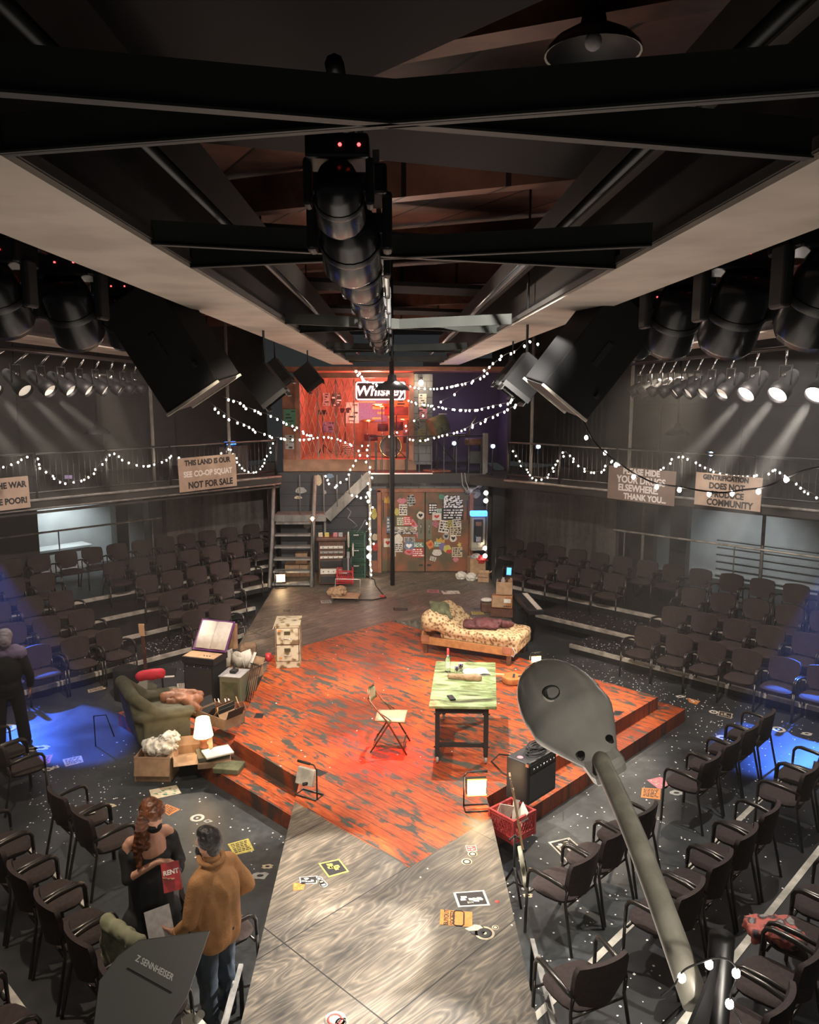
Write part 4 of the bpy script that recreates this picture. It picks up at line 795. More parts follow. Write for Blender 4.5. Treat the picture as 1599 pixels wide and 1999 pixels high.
# filing cabinet
t = thing('filing_cabinet', 'grimy cream two drawer filing cabinet by the stage edge', 'cabinet', (-1.8, 12.98, dz+.002), R(3))
MB().box((0, 0, .37), (.4, .5, .74)).build('body', 'cab', t, bevel=.006)
b = MB(); b.box((0, 0, .745), (.43, .53, .015)); b.box((-.22, 0, .715), (.012, .53, .07), 0, None, 0, R(20)); b.build('top', 'cab', t)
for i, z in enumerate((.26, .55)):
    d = MB().box((0, -.255, z), (.36, .02, .27)).build('drawer', 'cab', t, bevel=.008)
    MB().box((0, -.247, z), (.385, .008, .29)).build('shadow_gap', 'woodd', d)
    hb = MB(); hb.box((0, -.27, z+.06), (.1, .01, .06)); hb.build('label_holder', 'legdark', d); MB().tube([(-.06, -.265, z-.03), (-.05, -.29, z-.04), (.05, -.29, z-.04), (.06, -.265, z-.03)], .007, 5).build('handle', 'chrome', d)
    for q, c in ((-.12, 's_orange'), (.12, 's_cream')): MB().box((q, -.2665, z-.08 if i == 0 else z+.1), (.05, .003, .03)).build('sticker', c, d)
t = thing('mug', 'red mug standing on the boards left of the cabinet', 'mug', (-2.17, 13.1, dz+.002))
MB().lathe([(0, .004), (.045, .004), (.045, .13), (.052, .13), (.05, 0), (0, 0)], 18).build('cup', 'crate', t); MB().tube([(.05, 0, .1), (.085, 0, .09), (.085, 0, .05), (.05, 0, .03)], .008, 6).build('handle', 'crate', t)
o = blob('paper_sack', [('b', (0, 0, .11), (.26, .18, .22), .2), ('e', (.02, 0, .2), (.12, .1, .06))], 'cardd', None, .015, 2, .02, 12); tag(o, 'crumpled brown sack at left edge of the runway', 'bag'); o.location = (-2.55, 13.3, dz)
# hollow-body guitar on the floor behind the table
def guitar_body(name, m, parent, T, L=.48, th=.1, waist=.75):
    pts = []
    for k in range(40):
        a = 2*pi*k/40; x = math.cos(a); w = .19*(1-.28*math.exp(-((x-.1)/.28)**2))*(1 if x < 0 else .82)
        pts.append((x*L/2, math.sin(a)*w*1.0))
    return MB().prism(pts, 0, th, T, True).build(name, m, parent, bevel=.012)
t = thing('acoustic_guitar', 'brown acoustic guitar lying on red boards behind the table', 'guitar', (1.93, 12.0, dz+.01), R(-12))
guitar_body('body', 'guit', t, Matrix.Identity(4)); MB().box((-.05, 0, .103), (.035, .15, .01)).build('bridge', 'rubber', t); MB().cyl((.06, 0, .1), (.06, 0, .104), .045, n=20).build('sound_hole', 'rubber', t)
MB().box((-.48, 0, .108), (.55, .05, .02)).build('neck', 'maple', t)
MB().box((-.8, 0, .105), (.14, .07, .018)).build('headstock', 'maple', t)
# amplifier + crate on the right edge
t = thing('guitar_amplifier', 'black guitar amplifier with coiled cable on top, right stage edge', 'amplifier', (1.56, 8.52, .402), R(45))
MB().box((0, 0, .25), (.56, .3, .5)).build('cabinet', 'black', t, bevel=.015)
MB().box((0, -.152, .19), (.5, .01, .3)).build('grille_cloth', 'clear', t); MB().box((0, -.152, .42), (.5, .012, .1)).build('control_panel', 'steel', t)
for k in range(7): MB().cyl((-.2+.065*k, -.155, .42), (-.2+.065*k, -.18, .42), .012, n=8).build('knob', 'chrome', t)
MB().tube([(-.1, 0, .5), (-.08, 0, .535), (.08, 0, .535), (.1, 0, .5)], .012, 6).build('handle', 'rubber', t)
for x in (-.27, .27): MB().box((x, -.14, .485), (.04, .04, .035)).build('corner_guard', 'chrome', t)
MB().cyl((-.2, .02, .5), (-.2, .02, .503), .035, n=14).build('sticker', 's_pink', t)
b = MB(); pts = []
for k in range(90):
    a = k*.42; r_ = .1+.035*math.sin(k*.23); pts.append((r_*math.cos(a)*1.4+.04, r_*math.sin(a)*.8, .512+.0009*k))
tag_o = MB().tube([(p[0]*.7071-p[1]*.7071+1.6, p[0]*.7071+p[1]*.7071+8.52, p[2]+.405) for p in pts], .007, 6).build('instrument_cable', 'rubber'); tag(tag_o, 'black cable coiled on top of the guitar amplifier', 'cable')
tag(MB().tube([(1.5, 8.75, .41), (1.3, 9.0, .41), (1.2, 9.3, .41), (1.32, 9.5, .41), (1.5, 9.45, .41), (1.55, 9.2, .41), (1.7, 9.05, .41), (1.9, 9.0, .41), (1.85, 8.8, .41)], .009, 6).build('power_cable', 'rubber'), 'dark cable looping on red boards beside the amplifier', 'cable')
def crate(name, label, loc, rz, m, s=(.34, .34, .28), group=None):
    t = thing(name, label, 'crate', loc, rz, group); x, y, z = s; b = MB()
    for (cx, cy, sx, sy) in ((0, -y/2, x, .012), (0, y/2, x, .012), (-x/2, 0, .012, y), (x/2, 0, .012, y)):
        for k in (0, 1, 2, 8.3, 9.2): b.box((cx, cy, .015+k*z/10), (sx+.012, sy+.012, .014))
        n = 6
        for k in range(n+1):
            q = (k/n-.5)
            for sg in (1, -1):
                dd = math.atan2(z*.62, (sx if sx > sy else sy)*.35)
                if sx > sy: b.box((q*sx*.8, cy, z*.52), (.008, .01, z*.72), 0, None, 0, sg*.5)
                else: b.box((cx, q*sy*.8, z*.52), (.01, .008, z*.72), 0, None, sg*.5)
    for cx in (-x/2, x/2):
        for cy in (-y/2, y/2): b.box((cx, cy, z/2), (.03, .03, z))
    b.build('basket', m, t); MB().box((0, 0, .01), (x, y, .012)).build('base', m, t)
    MB().box((0, -y/2-.008, z*.83), (x*.3, .008, z*.1)).build('grip', 'paperg', t); return t
crate('milk_crate', 'dark red milk crate with papers beside the amplifier', (1.27, 8.02, .21), R(40), 'crated')
for i, (dx, dy, r1, r2) in enumerate(((-.08, .02, .3, .2), (.05, .06, -.2, .5), (.1, -.04, .25, -.3))):
    o = MB().box((0, 0, 0), (.16, .006, .22)).build('paper_sheet', 'paper'); tag(o, ['white folded paper at left in the red milk crate', 'white paper leaning at back in red milk crate', 'white paper on the right in red milk crate'][i], 'paper'); o.location = (1.27+dx, 8.02+dy, .44); o.rotation_euler = (r1, r2, i*.9)
# electric guitar standing between catwalk and crate
t = thing('electric_guitar', 'cream electric guitar standing upright between catwalk and red crate', 'guitar', (1.22, 7.1, .06), R(176))
T = Matrix.Rotation(R(90-12), 4, 'Y') @ Matrix.Identity(4)
T = Matrix.Translation((0, 0, .32)) @ Matrix.Rotation(R(-80), 4, 'Y')
guitar_body('body', 'gwhite', t, T, .44, .045)
MB().box((.05, 0, .052), (.14, .12, .01), 0, T).build('pickguard', 'rubber', t); MB().box((.52, 0, .05), (.62, .05, .022), 0, T).build('neck', 'maple', t); MB().box((.9, 0, .045), (.17, .075, .018), 0, T).build('headstock', 'maple', t)
for k in range(6): MB().cyl((.84+.025*k, .04, .045), (.84+.025*k, .065, .045), .006, M4=T, n=6).build('tuning_peg', 'chrome', t)
t = thing('guitar_stand', 'small black guitar stand under the cream electric guitar', 'stand', (1.18, 7.25, 0))
b = MB(); b.tube([(-.08, .18, 0), (0, 0, .3), (.0, .02, .62)], .012); b.tube([(.1, .16, 0), (0, 0, .3)], .012); b.tube([(.04, -.22, 0), (0, 0, .3)], .012); b.tube([(-.1, -.06, .12), (0, 0, .14), (.1, -.06, .12)], .012); b.build('frame', 'black', t)
MB().tube([(-.06, -.05, .62), (0, .02, .63), (.06, -.05, .62)], .01).build('yoke', 'rubber', t)
# work lamps
def work_lamp(label, loc, rz, on=True, tilt=0, power=40, sc_=1.0):
    t = thing('work_lamp', label, 'work lamp', loc, rz, 'halogen work lamps'); s = sc_
    MB().tube([(-.14*s, .05*s, .005), (-.14*s, -.1*s, .005), (.14*s, -.1*s, .005), (.14*s, .05*s, .005)], .009*s, closed=True).build('base_frame', 'steel', t)
    MB().tube([(-.14*s, .02*s, .0), (-.14*s, .02*s, .36*s), (-.10*s, .02*s, .41*s), (.06*s, .02*s, .41*s)], .009*s).build('handle_frame', 'steel', t)
    MB().tube([(-.05*s, .02*s, .41*s), (.12*s, .02*s, .41*s)], .016*s).build('grip', 'rubber', t)
    T = Matrix.Translation((0, 0, .24*s)) @ Matrix.Rotation(tilt, 4, 'X')
    MB().box((0, .03*s, 0), (.23*s, .07*s, .19*s), 0, T).build('housing', 'steel' if on else 'alu', t, bevel=.01)
    MB().box((0, -.01*s, 0), (.2*s, .012, .165*s), 0, T).build('glass', 'work' if on else 'steel', t)
    if on:
        f = MB(); 
        for a in ((0, -.012*s, .09*s, .22, .02), (0, -.012*s, -.09*s, .22, .02)): f.box((a[0], a[1], a[2]), (a[3]*s, .02, .012*s), 0, T)
        f.build('rim', 'amber', t)
        l = bpy.data.lights.new('work_lamp_light', 'AREA'); l.shape = 'RECTANGLE'; l.size = .2*s; l.size_y = .16*s; l.energy = power; l.color = (1, .68, .36)
        lo = bpy.data.objects.new('work_lamp_light', l); COL.objects.link(lo); lo.parent = t
        v = Matrix.Rotation(tilt, 4, 'X') @ Vector((0, -.03*s, 0)); lo.location = (v.x, v.y, v.z+.24*s); lo.rotation_euler = (R(90)+tilt, 0, 0)
    MB().cyl((-.05*s, .07*s, .2*s), (-.02*s, .12*s, .2*s), .02*s, n=8).build('knob', 'rubber', t); return t
work_lamp('lit halogen work lamp facing the viewer at right front of stage', (.9, 8.22, .403), R(4), True, 0, 26)
work_lamp('unlit work lamp turned away at left front corner of stage', (-1.0, 8.5, .403), R(150), False, R(20))
work_lamp('lit work lamp beside the chaise and crumpled paper', (2.42, 13.05, .205), R(10), True, R(-8), 22, .8)
work_lamp('lit work lamp at the foot of the grey stairs', (-2.68, 18.2, .402), R(14), True, R(-5), 30, .95)
o = blob('crumpled_paper', [('e', (0, 0, .07), (.15, .1, .08), (0, .3, .4)), ('e', (.12, .02, .05), (.1, .07, .06))], 'paper', None, .012, 1, .035, 14); tag(o, 'crumpled white paper beside lit lamp right of the chaise', 'paper'); o.location = (2.75, 13.0, .0)
# radio, boxes behind the chaise
t = thing('radio', 'old wooden radio with dial behind the chaise', 'radio', (2.2, 15.75, .42), R(-14))
MB().box((0, 0, .3), (.42, .2, .25)).build('case', 'wood', t, bevel=.01); MB().box((-.06, -.102, .3), (.26, .006, .21)).build('speaker_cloth', 'card', t); MB().box((.11, -.104, .33), (.14, .006, .08)).build('dial', 'paper', t)
for k in range(4): MB().cyl((.05+.04*k, -.1, .22), (.05+.04*k, -.125, .22), .013, n=8).build('knob', 'rubber', t)
MB().box((0, 0, .08), (.46, .26, .17)).build('lower_case', 'woodd', t)
def box_open(name, label, loc, rz, s, m='card', flaps=True, group=None, tape=False):
    t = thing(name, label, 'box', loc, rz, group); x, y, z = s; b = MB(); w = .008
    b.box((0, 0, w/2), (x, y, w)); b.box((0, -y/2, z/2), (x, w, z)); b.box((0, y/2, z/2), (x, w, z)); b.box((-x/2, 0, z/2), (w, y, z)); b.box((x/2, 0, z/2), (w, y, z)); b.build('carton', m, t)
    if flaps:
        for (c, d, rx, ry) in (((0, -y/2-.35*y/2, z-.02), (x*.96, y*.42, .006), .5, 0), ((0, y/2+.1*y, z+.12*y), (x*.96, y*.35, .006), 1.1, 0), ((-x/2-.12*x, 0, z-.03), (x*.3, y*.9, .006), 0, -.8), ((x/2+.12*x, 0, z+.05), (x*.3, y*.9, .006), 0, -.5)):
            MB().box(c, d, 0, None, rx, ry).build('flap', m, t)
    return t
box_open('cardboard_box', 'cardboard box standing on top of the old radio', (2.25, 15.85, .858), R(-10), (.32, .26, .26), 'card', False)
for i in range(4):
    o = MB().box((0, 0, .09), (.05, .14, .18)).build('book', ['rubber', 'paperg', 'woodd', 'card'][i]); tag(o, ['black', 'grey', 'dark brown', 'tan'][i]+' book sticking up in the box on the radio', 'book'); o.location = (2.15+.06*i, 15.86, .99); o.rotation_euler = (.2, .1*i, R(-10))
tag(blob('food_bowl', [('e', (0, 0, .03), (.13, .1, .04))], 'paper', None, .012, 1, 0), 'pale bowl on dark case left of the box', 'bowl').location = (1.92, 16.1, .62)
t = thing('speaker_case', 'dark wooden case left behind the radio', 'case', (1.95, 16.1, .402)); MB().box((0, 0, .1), (.3, .22, .19)).build('case', 'woodd', t, bevel=.01)
# keyboard + stand + screen on right
t = thing('keyboard', 'black keyboard on a stand behind the chaise', 'keyboard', (2.62, 15.1, 0), R(-86))
MB().box((0, 0, .84), (1.3, .3, .09)).build('case', 'black', t, bevel=.01); MB().box((0, .07, .888), (1.2, .1, .012)).build('keys', 'paper', t)
for s in (-1, 1): MB().tube([(s*.4, -.1, 0), (-s*.3, .0, .8)], .016).build('stand_leg', 'black', t)
MB().box((0, 0, .79), (.9, .05, .03)).build('stand_bar', 'black', t); MB().box((.2, -.07, .888), (.5, .1, .01)).build('control_panel', 'steel', t)
t = thing('tablet', 'small tablet with glowing blue screen above the keyboard', 'tablet', (2.42, 16.4, 1.1), R(-20))
t.scale = (.6, .6, .75)
MB().box((0, 0, .12), (.2, .02, .26), 0, None, R(-15)).build('case', 'black', t); MB().box((0, -.014, .12), (.16, .008, .2), 0, None, R(-15)).build('screen', 'bluescr', t); MB().tube([(0, .01, 0), (0, .04, -1.46)], .012).build('stand', 'black', t)
tag(MB().lathe([(0, 0), (.16, 0), (.2, .3), (.2, .62), (.15, .62), (0, .6)], 20).build('bass_amplifier', 'drape'), 'dark round drum case in shadow behind the chaise', 'case').location = (2.62, 15.4, 0)
# ================================================================== left stage corner
t = thing('wing_armchair', 'olive upholstered armchair seen from behind at left of stage', 'armchair', (-3.3, 10.5, .205), R(-60)); t.scale = (1, 1, .88)
it = [('b', (0, .02, .25), (.78, .66, .3)), ('b', (0, -.32, .52), (.76, .14, .76), 0, None, .16), ('c', (-.33, -.38, .9), (.33, -.38, .9), .095, .095),
      ('c', (-.38, -.3, .58), (-.4, .34, .54), .1, .085), ('c', (.38, -.3, .58), (.4, .34, .54), .1, .085), ('b', (-.39, .03, .32), (.13, .62, .44)), ('b', (.39, .03, .32), (.13, .62, .44)), ('c', (-.36, -.34, .85), (-.39, -.12, .62), .09, .09), ('c', (.36, -.34, .85), (.39, -.12, .62), .09, .09)]
blob('body', it, 'armch', t, .02, 4)
blob('seat_cushion', [('b', (0, .08, .43), (.6, .56, .12))], 'armch', t, .02, 6)
for x in (-.32, .32):
    for y in (-.26, .3): MB().cyl((x, y, 0), (x, y, .12), .025, n=8).build('leg', 'woodd', t)
o = blob('crimson_bolster', [('c', (-.16, 0, 0), (.12, .02, .02), .07, .075)], 'redcl', None, .018, 3, .01, 8); tag(o, 'crimson cushion lying along top of olive armchair', 'cushion'); o.location = (-3.5, 11.0, .93); o.rotation_euler = (0, 0, R(8))
o = blob('brown_jacket', [('c', (-.2, 0, 0), (.25, -.05, -.02), .08, .07), ('c', (-.1, .1, .02), (.25, .1, 0), .07, .05), ('b', (.05, .05, -.06), (.45, .3, .12), .1), ('c', (.1, -.1, -.02), (.28, -.14, -.12), .06, .05)], 'browncoat', None, .014, 3, .025, 8); tag(o, 'brown leather jacket heaped in the olive armchair', 'jacket'); o.location = (-3.05, 10.8, .68)
# guitar behind the armchair
t = thing('electric_guitar', 'white electric guitar on stand behind the olive armchair', 'guitar', (-4.0, 12.25, .02), R(-95))
T = Matrix.Translation((0, 0, .3)) @ Matrix.Rotation(R(-84), 4, 'Y')
guitar_body('body', 'gwhite', t, T, .36, .045); MB().box((.52, 0, .05), (.64, .05, .022), 0, T).build('neck', 'woodd', t); MB().box((.92, 0, .045), (.2, .09, .018), 0, T).build('headstock', 'maple', t)
for k in range(6): MB().cyl((.85+.028*k, .04, .045), (.85+.028*k, .07, .045), .007, M4=T, n=6).build('tuning_peg', 'steel', t)
tag(MB().lathe([(.2, 0), (.2, .5), (.16, .52), (.0, .5)], 20).build('drum_case', 'drape'), 'black round case standing behind the olive armchair', 'case').location = (-4.4, 12.5, 0)
t = thing('effects_pedal', 'small pedalboard with lit keys on stand beside the white guitar', 'pedalboard', (-3.72, 12.2, .52), R(10))
MB().box((0, 0, 0), (.42, .2, .05), 0, None, R(10)).build('case', 'black', t); MB().box((0, -.11, -.02), (.4, .02, .02)).build('front_strip', 'white', t); MB().cyl((0, 0, -.02), (0, .05, -.5), .015).build('stand', 'black', t)
for k, c in enumerate(('cold', 'ledred')): MB().cyl((-.12+.06*k, .02, .02), (-.12+.06*k, .02, .035), .012, n=8).build('light', c, t)
# boxes at the armchair's foot
box_open('cardboard_box', 'open cardboard box stuffed with packing paper before the armchair', (-3.12, 9.82, .0), R(-3), (.46, .34, .32), 'card', False)
b = MB().box((0, 0, 0), (.46, .006, .24)).build('box_flap', 'card'); tag(b, 'hanging cardboard flap in front of the packing paper box', 'cardboard'); b.location = (-3.12, 9.62, .22); b.rotation_euler = (R(-18), 0, R(-3))
o = blob('packing_paper', [('e', (0, 0, 0), (.2, .13, .1)), ('e', (.1, .05, .08), (.12, .1, .09)), ('e', (-.1, 0, .02), (.14, .1, .08))], 'paper', None, .014, 1, .045, 11); tag(o, 'crumpled white packing paper spilling from cardboard box', 'paper'); o.location = (-3.08, 9.9, .36)
t = box_open('pizza_box', 'orange lit open cardboard box under the table lamp', (-2.7, 9.85, .205), R(14), (.4, .36, .12), 'card', True)
t = thing('table_lamp', 'small lit table lamp with tapered shade on the boxes', 'lamp', (-2.5, 9.82, .384))
MB().lathe([(0, 0), (.06, 0), (.06, .02), (.04, .05), (.05, .1), (.025, .15), (.015, .2), (0, .2)], 16).build('base', 'trimwood', t)
MB().lathe([(.125, .16), (.085, .4)], 24).build('lamp_shade', 'shade', t, solid=.003)
l = bpy.data.lights.new('table_lamp_light', 'POINT'); l.energy = 9; l.color = (1, .66, .34); l.shadow_soft_size = .04
lo = bpy.data.objects.new('table_lamp_light', l); COL.objects.link(lo); lo.location = (-2.5, 9.82, .84)
for i, (x, y, z, sx, sy, h, c, rz, lb) in enumerate(((-2.35, 9.75, .203, .42, .32, .08, 'cardd', .2, 'flat dark package lowest under the table lamp'), (-2.38, 9.78, .285, .4, .3, .06, 'armch', .35, 'olive flat package on the dark package'), (-2.3, 9.72, .35, .36, .26, .03, 'paper', .5, 'pale folder on top of the olive package'), (-2.12, 9.55, .203, .34, .26, .07, 'olive', -.2, 'yellowish paper package in front of the table lamp'))):
    o = MB().box((0, 0, h/2), (sx, sy, h)).build('package', c, None, bevel=.01); tag(o, lb, 'package'); o.location = (x, y, z); o.rotation_euler = (0, 0, rz)
def tray(label, loc, rz, n, cols, kind, s=(.55, .4, .14), m='wood'):
    t = box_open('wooden_tray', label, loc, rz, s, m, False); x = s[0]
    for i in range(n):
        c = cols[i % len(cols)]; o = MB().box((0, 0, .13), (.008 if kind == 'record' else .014, s[1]*.78, .26 if kind == 'record' else .22)).build(kind, c); q = -x*.42+x*.84*i/(n-1)
        o.location = (loc[0]+math.cos(rz)*q, loc[1]+math.sin(rz)*q, loc[2]+.02); o.rotation_euler = (0, rnd.uniform(-.5, .9), rz)
        tag(o, '%s %s %s, %s from left in %s' % ({'paper': 'white', 'paperg': 'grey', 'rubber': 'black', 'card': 'tan', 'maroon': 'maroon', 'woodd': 'brown'}[c], kind, 'standing', ORD[i+1], 'the record tray' if kind == 'record' else 'the paper tray'), kind, kind+'s in the tray')
tray('low wooden tray of records beside the table lamp', (-2.45, 10.6, .41), R(-38), 9, ['rubber', 'woodd', 'rubber', 'card'], 'record', (.6, .36, .15), 'cardd')
tray('red brown tray of folded papers left of stage', (-2.5, 11.2, .203), R(18), 8, ['paper', 'paper', 'card', 'paper', 'maroon'], 'folder', (.55, .36, .14), 'trimwood')
t = thing('amplifier_stack', 'dark amplifier stack carrying the wooden case and open book', 'amplifier', (-2.98, 12.0, .203), R(-18))
MB().box((0, 0, .3), (.52, .4, .6)).build('cabinet', 'drape', t, bevel=.01); MB().box((0, -.205, .3), (.46, .01, .5)).build('grille_cloth', 'clear', t)
for k in range(4): MB().cyl((-.18+.12*k, -.21, .56), (-.18+.12*k, -.23, .56), .015, n=8).build('knob', 'chrome', t)
t = thing('record_player', 'wooden case with controls topped by the open book', 'record player', (-2.98, 12.0, .807), R(-18))
MB().box((0, 0, .05), (.56, .42, .1)).build('case', 'black', t); MB().box((-.0, -.06, .103), (.54, .26, .008)).build('deck', 'card', t)
for k in range(3): MB().cyl((.05+.05*k, -.1, .1), (.05+.05*k, -.1, .115), .01, n=8).build('knob', 'rubber', t)
t = thing('open_book', 'big open photo book with purple cover propped on the case', 'book', (-2.93, 12.1, .93), R(-18))
Tb = Matrix.Rotation(R(52), 4, 'X')
MB().box((0, .25, 0), (.6, .52, .015), 0, Tb).build('cover', 'bookp', t)
for s in (-1, 1): MB().grid(lambda a, c, s=s: (s*a*.27, .02+c*.46, .012+.02*math.sin(pi*a)), 8, 1, True, Tb).build('page', 'paper', t, solid=.01)
t = thing('magazine_file', 'tan folder standing behind the open photo book', 'folder', (-2.7, 12.4, .9), R(-20)); MB().box((0, 0, .18), (.32, .08, .4)).build('folder', 'card', t); MB().box((-.03, -.0, .39), (.2, .06, .04)).build('clip', 'black', t)
t = thing('old_television', 'small olive television with telephone on top', 'television', (-2.5, 11.85, .203), R(-12))
MB().box((0, 0, .22), (.34, .36, .44)).build('case', 'tv', t, bevel=.01); MB().box((0, 0, .445), (.36, .38, .012)).build('top', 'paperg', t); MB().box((0, -.182, .22), (.26, .006, .28)).build('screen', 'olive', t)
blob('telephone', [('b', (0, 0, .03), (.1, .12, .05)), ('c', (0, .0, .06), (0, .02, .12), .018, .022)], 'rubber', t, .01, 2).location = (0, 0, .45)
t = thing('wire_rack', 'black wire rack leaning beside the small television', 'rack', (-2.27, 11.75, .203), R(-35))
for k in range(6): MB().tube([(-.1+.04*k, 0, 0), (-.1+.04*k, .18, .56)], .006, 5).build('bar', 'black', t)
MB().tube([(-.12, .18, .56), (.12, .18, .56)], .008, 5).build('top_bar', 'black', t)
box_open('cardboard_box', 'cardboard box with open flap and papers left stage edge', (-2.42, 12.4, .203), R(-30), (.4, .36, .36), 'card', True)
for i, (dx, dy, a) in enumerate(((-.12, .05, .3), (0, .08, -.2), (.1, 0, .5), (-.15, -.05, -.4), (-.3, .12, .2))):
    o = MB().grid(lambda p, q: ((p-.5)*.2, .03*math.sin(p*5), (q-.5)*.26), 5, 2).build('paper_sheet', 'paper', None, solid=.004); tag(o, ['upright paper in the left', 'tall paper in the middle', 'bent paper on right side', 'loose paper at front', 'newspaper leaning left'][i]+' of the open carton', 'paper'); o.location = (-2.42+dx, 12.4+dy, .66); o.rotation_euler = (a, a*.6, i)
tag(blob('potted_cloth', [('e', (0, 0, .06), (.16, .12, .06)), ('e', (.1, .05, .09), (.08, .06, .05))], 's_yellow', None, .014, 1, .03, 12), 'pale yellow crumpled bag on step behind armchair', 'bag').location = (-2.9, 11.3, .2)
tag(MB().tube([(-4.25, 10.7, .0), (-4.25, 10.7, .45), (-4.0, 10.5, .55), (-3.85, 10.35, .3)], .008, 6).build('wire_stand', 'black'), 'thin black wire frame left of the olive armchair', 'frame')

# ================================================================== upstage things
t = thing('equipment_rack', 'dark wooden rack of audio players right of the stairs', 'rack', (-1.5, 18.55, .402), R(3))
b = MB(); b.box((0, .1, .55), (.62, .45, 1.06)); b.build('cabinet', 'woodd', t, bevel=.01)
MB().box((0, 0, 1.12), (.7, .5, .08)).build('top', 'woodd', t, bevel=.02)
for z, h, m_ in ((.92, .06, 'paper'), (.8, .05, 'wheel'), (.68, .05, 'paper'), (.52, .16, 'steel'), (.34, .12, 'paper'), (.15, .16, 'steel')):
    d = MB().box((0, -.15, z), (.54, .06, h)).build('player', m_, t, bevel=.005)
    for k in range(4): MB().cyl((-.2+.12*k, -.18, z), (-.2+.12*k, -.2, z), .012, n=8).build('knob', 'rubber', d)
for i, (dx, c) in enumerate(((-.25, 's_cream'), (-.1, 's_yellow'), (.1, 's_pink'), (.22, 's_grey'))):
    o = MB().box((0, 0, .05), (.1, .02, .1)).build('small_card', c); tag(o, ['cream', 'yellow', 'pink', 'grey'][i]+' small card standing on top of the wooden rack', 'card'); o.location = (-1.5+dx, 18.45, 1.565)
t = thing('film_projector', 'film projector with two reels right of the rack', 'projector', (-1.12, 18.2, .72))
MB().box((0, 0, .2), (.2, .2, .4)).build('body', 'black', t, bevel=.01); MB().box((.09, -.02, .3), (.04, .05, .5)).build('reel_arm', 'paperg', t)
for (x, z, r_) in ((.04, .82, .18), (.14, .58, .15)):
    b = MB(); b.tube([(x, r_*math.cos(k*pi/9), z+r_*math.sin(k*pi/9)) for k in range(18)], .014, 6, True); b.tube([(x, 0, z-r_), (x, 0, z+r_)], .008, 5); b.tube([(x, -r_, z), (x, r_, z)], .008, 5); b.build('reel', 'alu', t)
    t.children[-1].rotation_euler = (0, 0, R(-55))
crate('milk_crate', 'bright red milk crate in front of the film projector', (-1.16, 18.05, .56), R(2), 'crate', (.36, .34, .32))
t = thing('cart', 'low wheeled cart holding the red crate on the runway', 'cart', (-1.08, 17.1, .402), R(-6))
MB().box((0, 0, .09), (.6, .4, .03)).build('platform', 'card', t)
for x in (-.25, .25):
    for y in (-.15, .15): MB().cyl((x-.015, y, .035), (x+.015, y, .035), .035, n=12).build('wheel', 'rubber', t)
MB().tube([(-.28, .19, .1), (-.28, .25, .4), (.28, .25, .4), (.28, .19, .1)], .012).build('push_handle', 'alu', t)
tag(blob('paper_bag', [('e', (0, 0, .09), (.2, .14, .1)), ('e', (.08, .04, .12), (.12, .1, .08))], 'card', None, .014, 1, .04, 11), 'crumpled brown paper bag on the wheeled cart', 'bag').location = (-1.28, 17.05, .5)
for i in range(3): crate('milk_crate', ['bottom', 'middle', 'top'][i]+' dark green crate of the stack left of the doors', (-.95, 19.3, .405+.385*i), 0, 'dgreen', (.42, .34, .37), 'stacked green crates')
for i, (x, z, s) in enumerate(((-2.55, .403, .32), (-2.2, .403, .3), (-2.32, .72, .26))):
    tag(MB().box((0, 0, s/2), (s*1.1, s, s)).build('cardboard_box', 'card'), ['cardboard box at left under the stairs', 'cardboard box at right under the stairs', 'small cardboard box on the others under the stairs'][i], 'box', 'boxes under the stairs').location = (x, 19.45, z)
tag(MB().tube([(-.75, 19.3, .42), (-.5, 18.9, .415), (-.45, 18.3, .415), (-.3, 17.6, .415), (-.2, 17.2, .415), (-.5, 17.0, .415), (-.8, 17.0, .42)], .014, 6).build('floor_cable', 'rubber'), 'black cable snaking over the runway to the cart', 'cable')
tag(MB().box((0, 0, .02), (.1, .07, .04)).build('cable_plug', 'crate'), 'small red plug on the runway at the cable bend', 'plug').location = (-.28, 17.3, .405)
# pay phone
t = thing('pay_phone', 'wall pay phone with glowing blue header right of the doors', 'pay phone', (2.05, 19.05, 1.15))
b = MB(); b.box((.19, 0, .42), (.02, .34, .86)); b.box((-.19, 0, .42), (.02, .34, .86)); b.box((0, .16, .42), (.4, .02, .86)); b.box((0, 0, -.01), (.4, .34, .02)); b.build('shell', 'phone', t, bevel=.01)
MB().box((0, .1, .42), (.22, .1, .56)).build('unit', 'black', t); MB().box((0, .04, .6), (.14, .02, .1)).build('keypad', 'chrome', t); MB().box((.0, .04, .22), (.12, .02, .12)).build('coin_return', 'paperg', t)
MB().tube([(-.08, .0, .36), (-.09, -.03, .46), (-.08, 0, .56)], .022).build('handset', 'rubber', t); MB().tube([(-.08, 0, .36), (-.03, -.04, .08), (.05, -.02, .1), (.04, .03, .2)], .008).build('cord', 'chrome', t)
MB().box((-.02, -.1, .88), (.42, .16, .13)).build('header', 'blue', t, bevel=.03); text('Communications', .055, 'white', t, frame_from((-.02, -.185, .88), (1, 0, 0), (0, 0, 1)), .001)
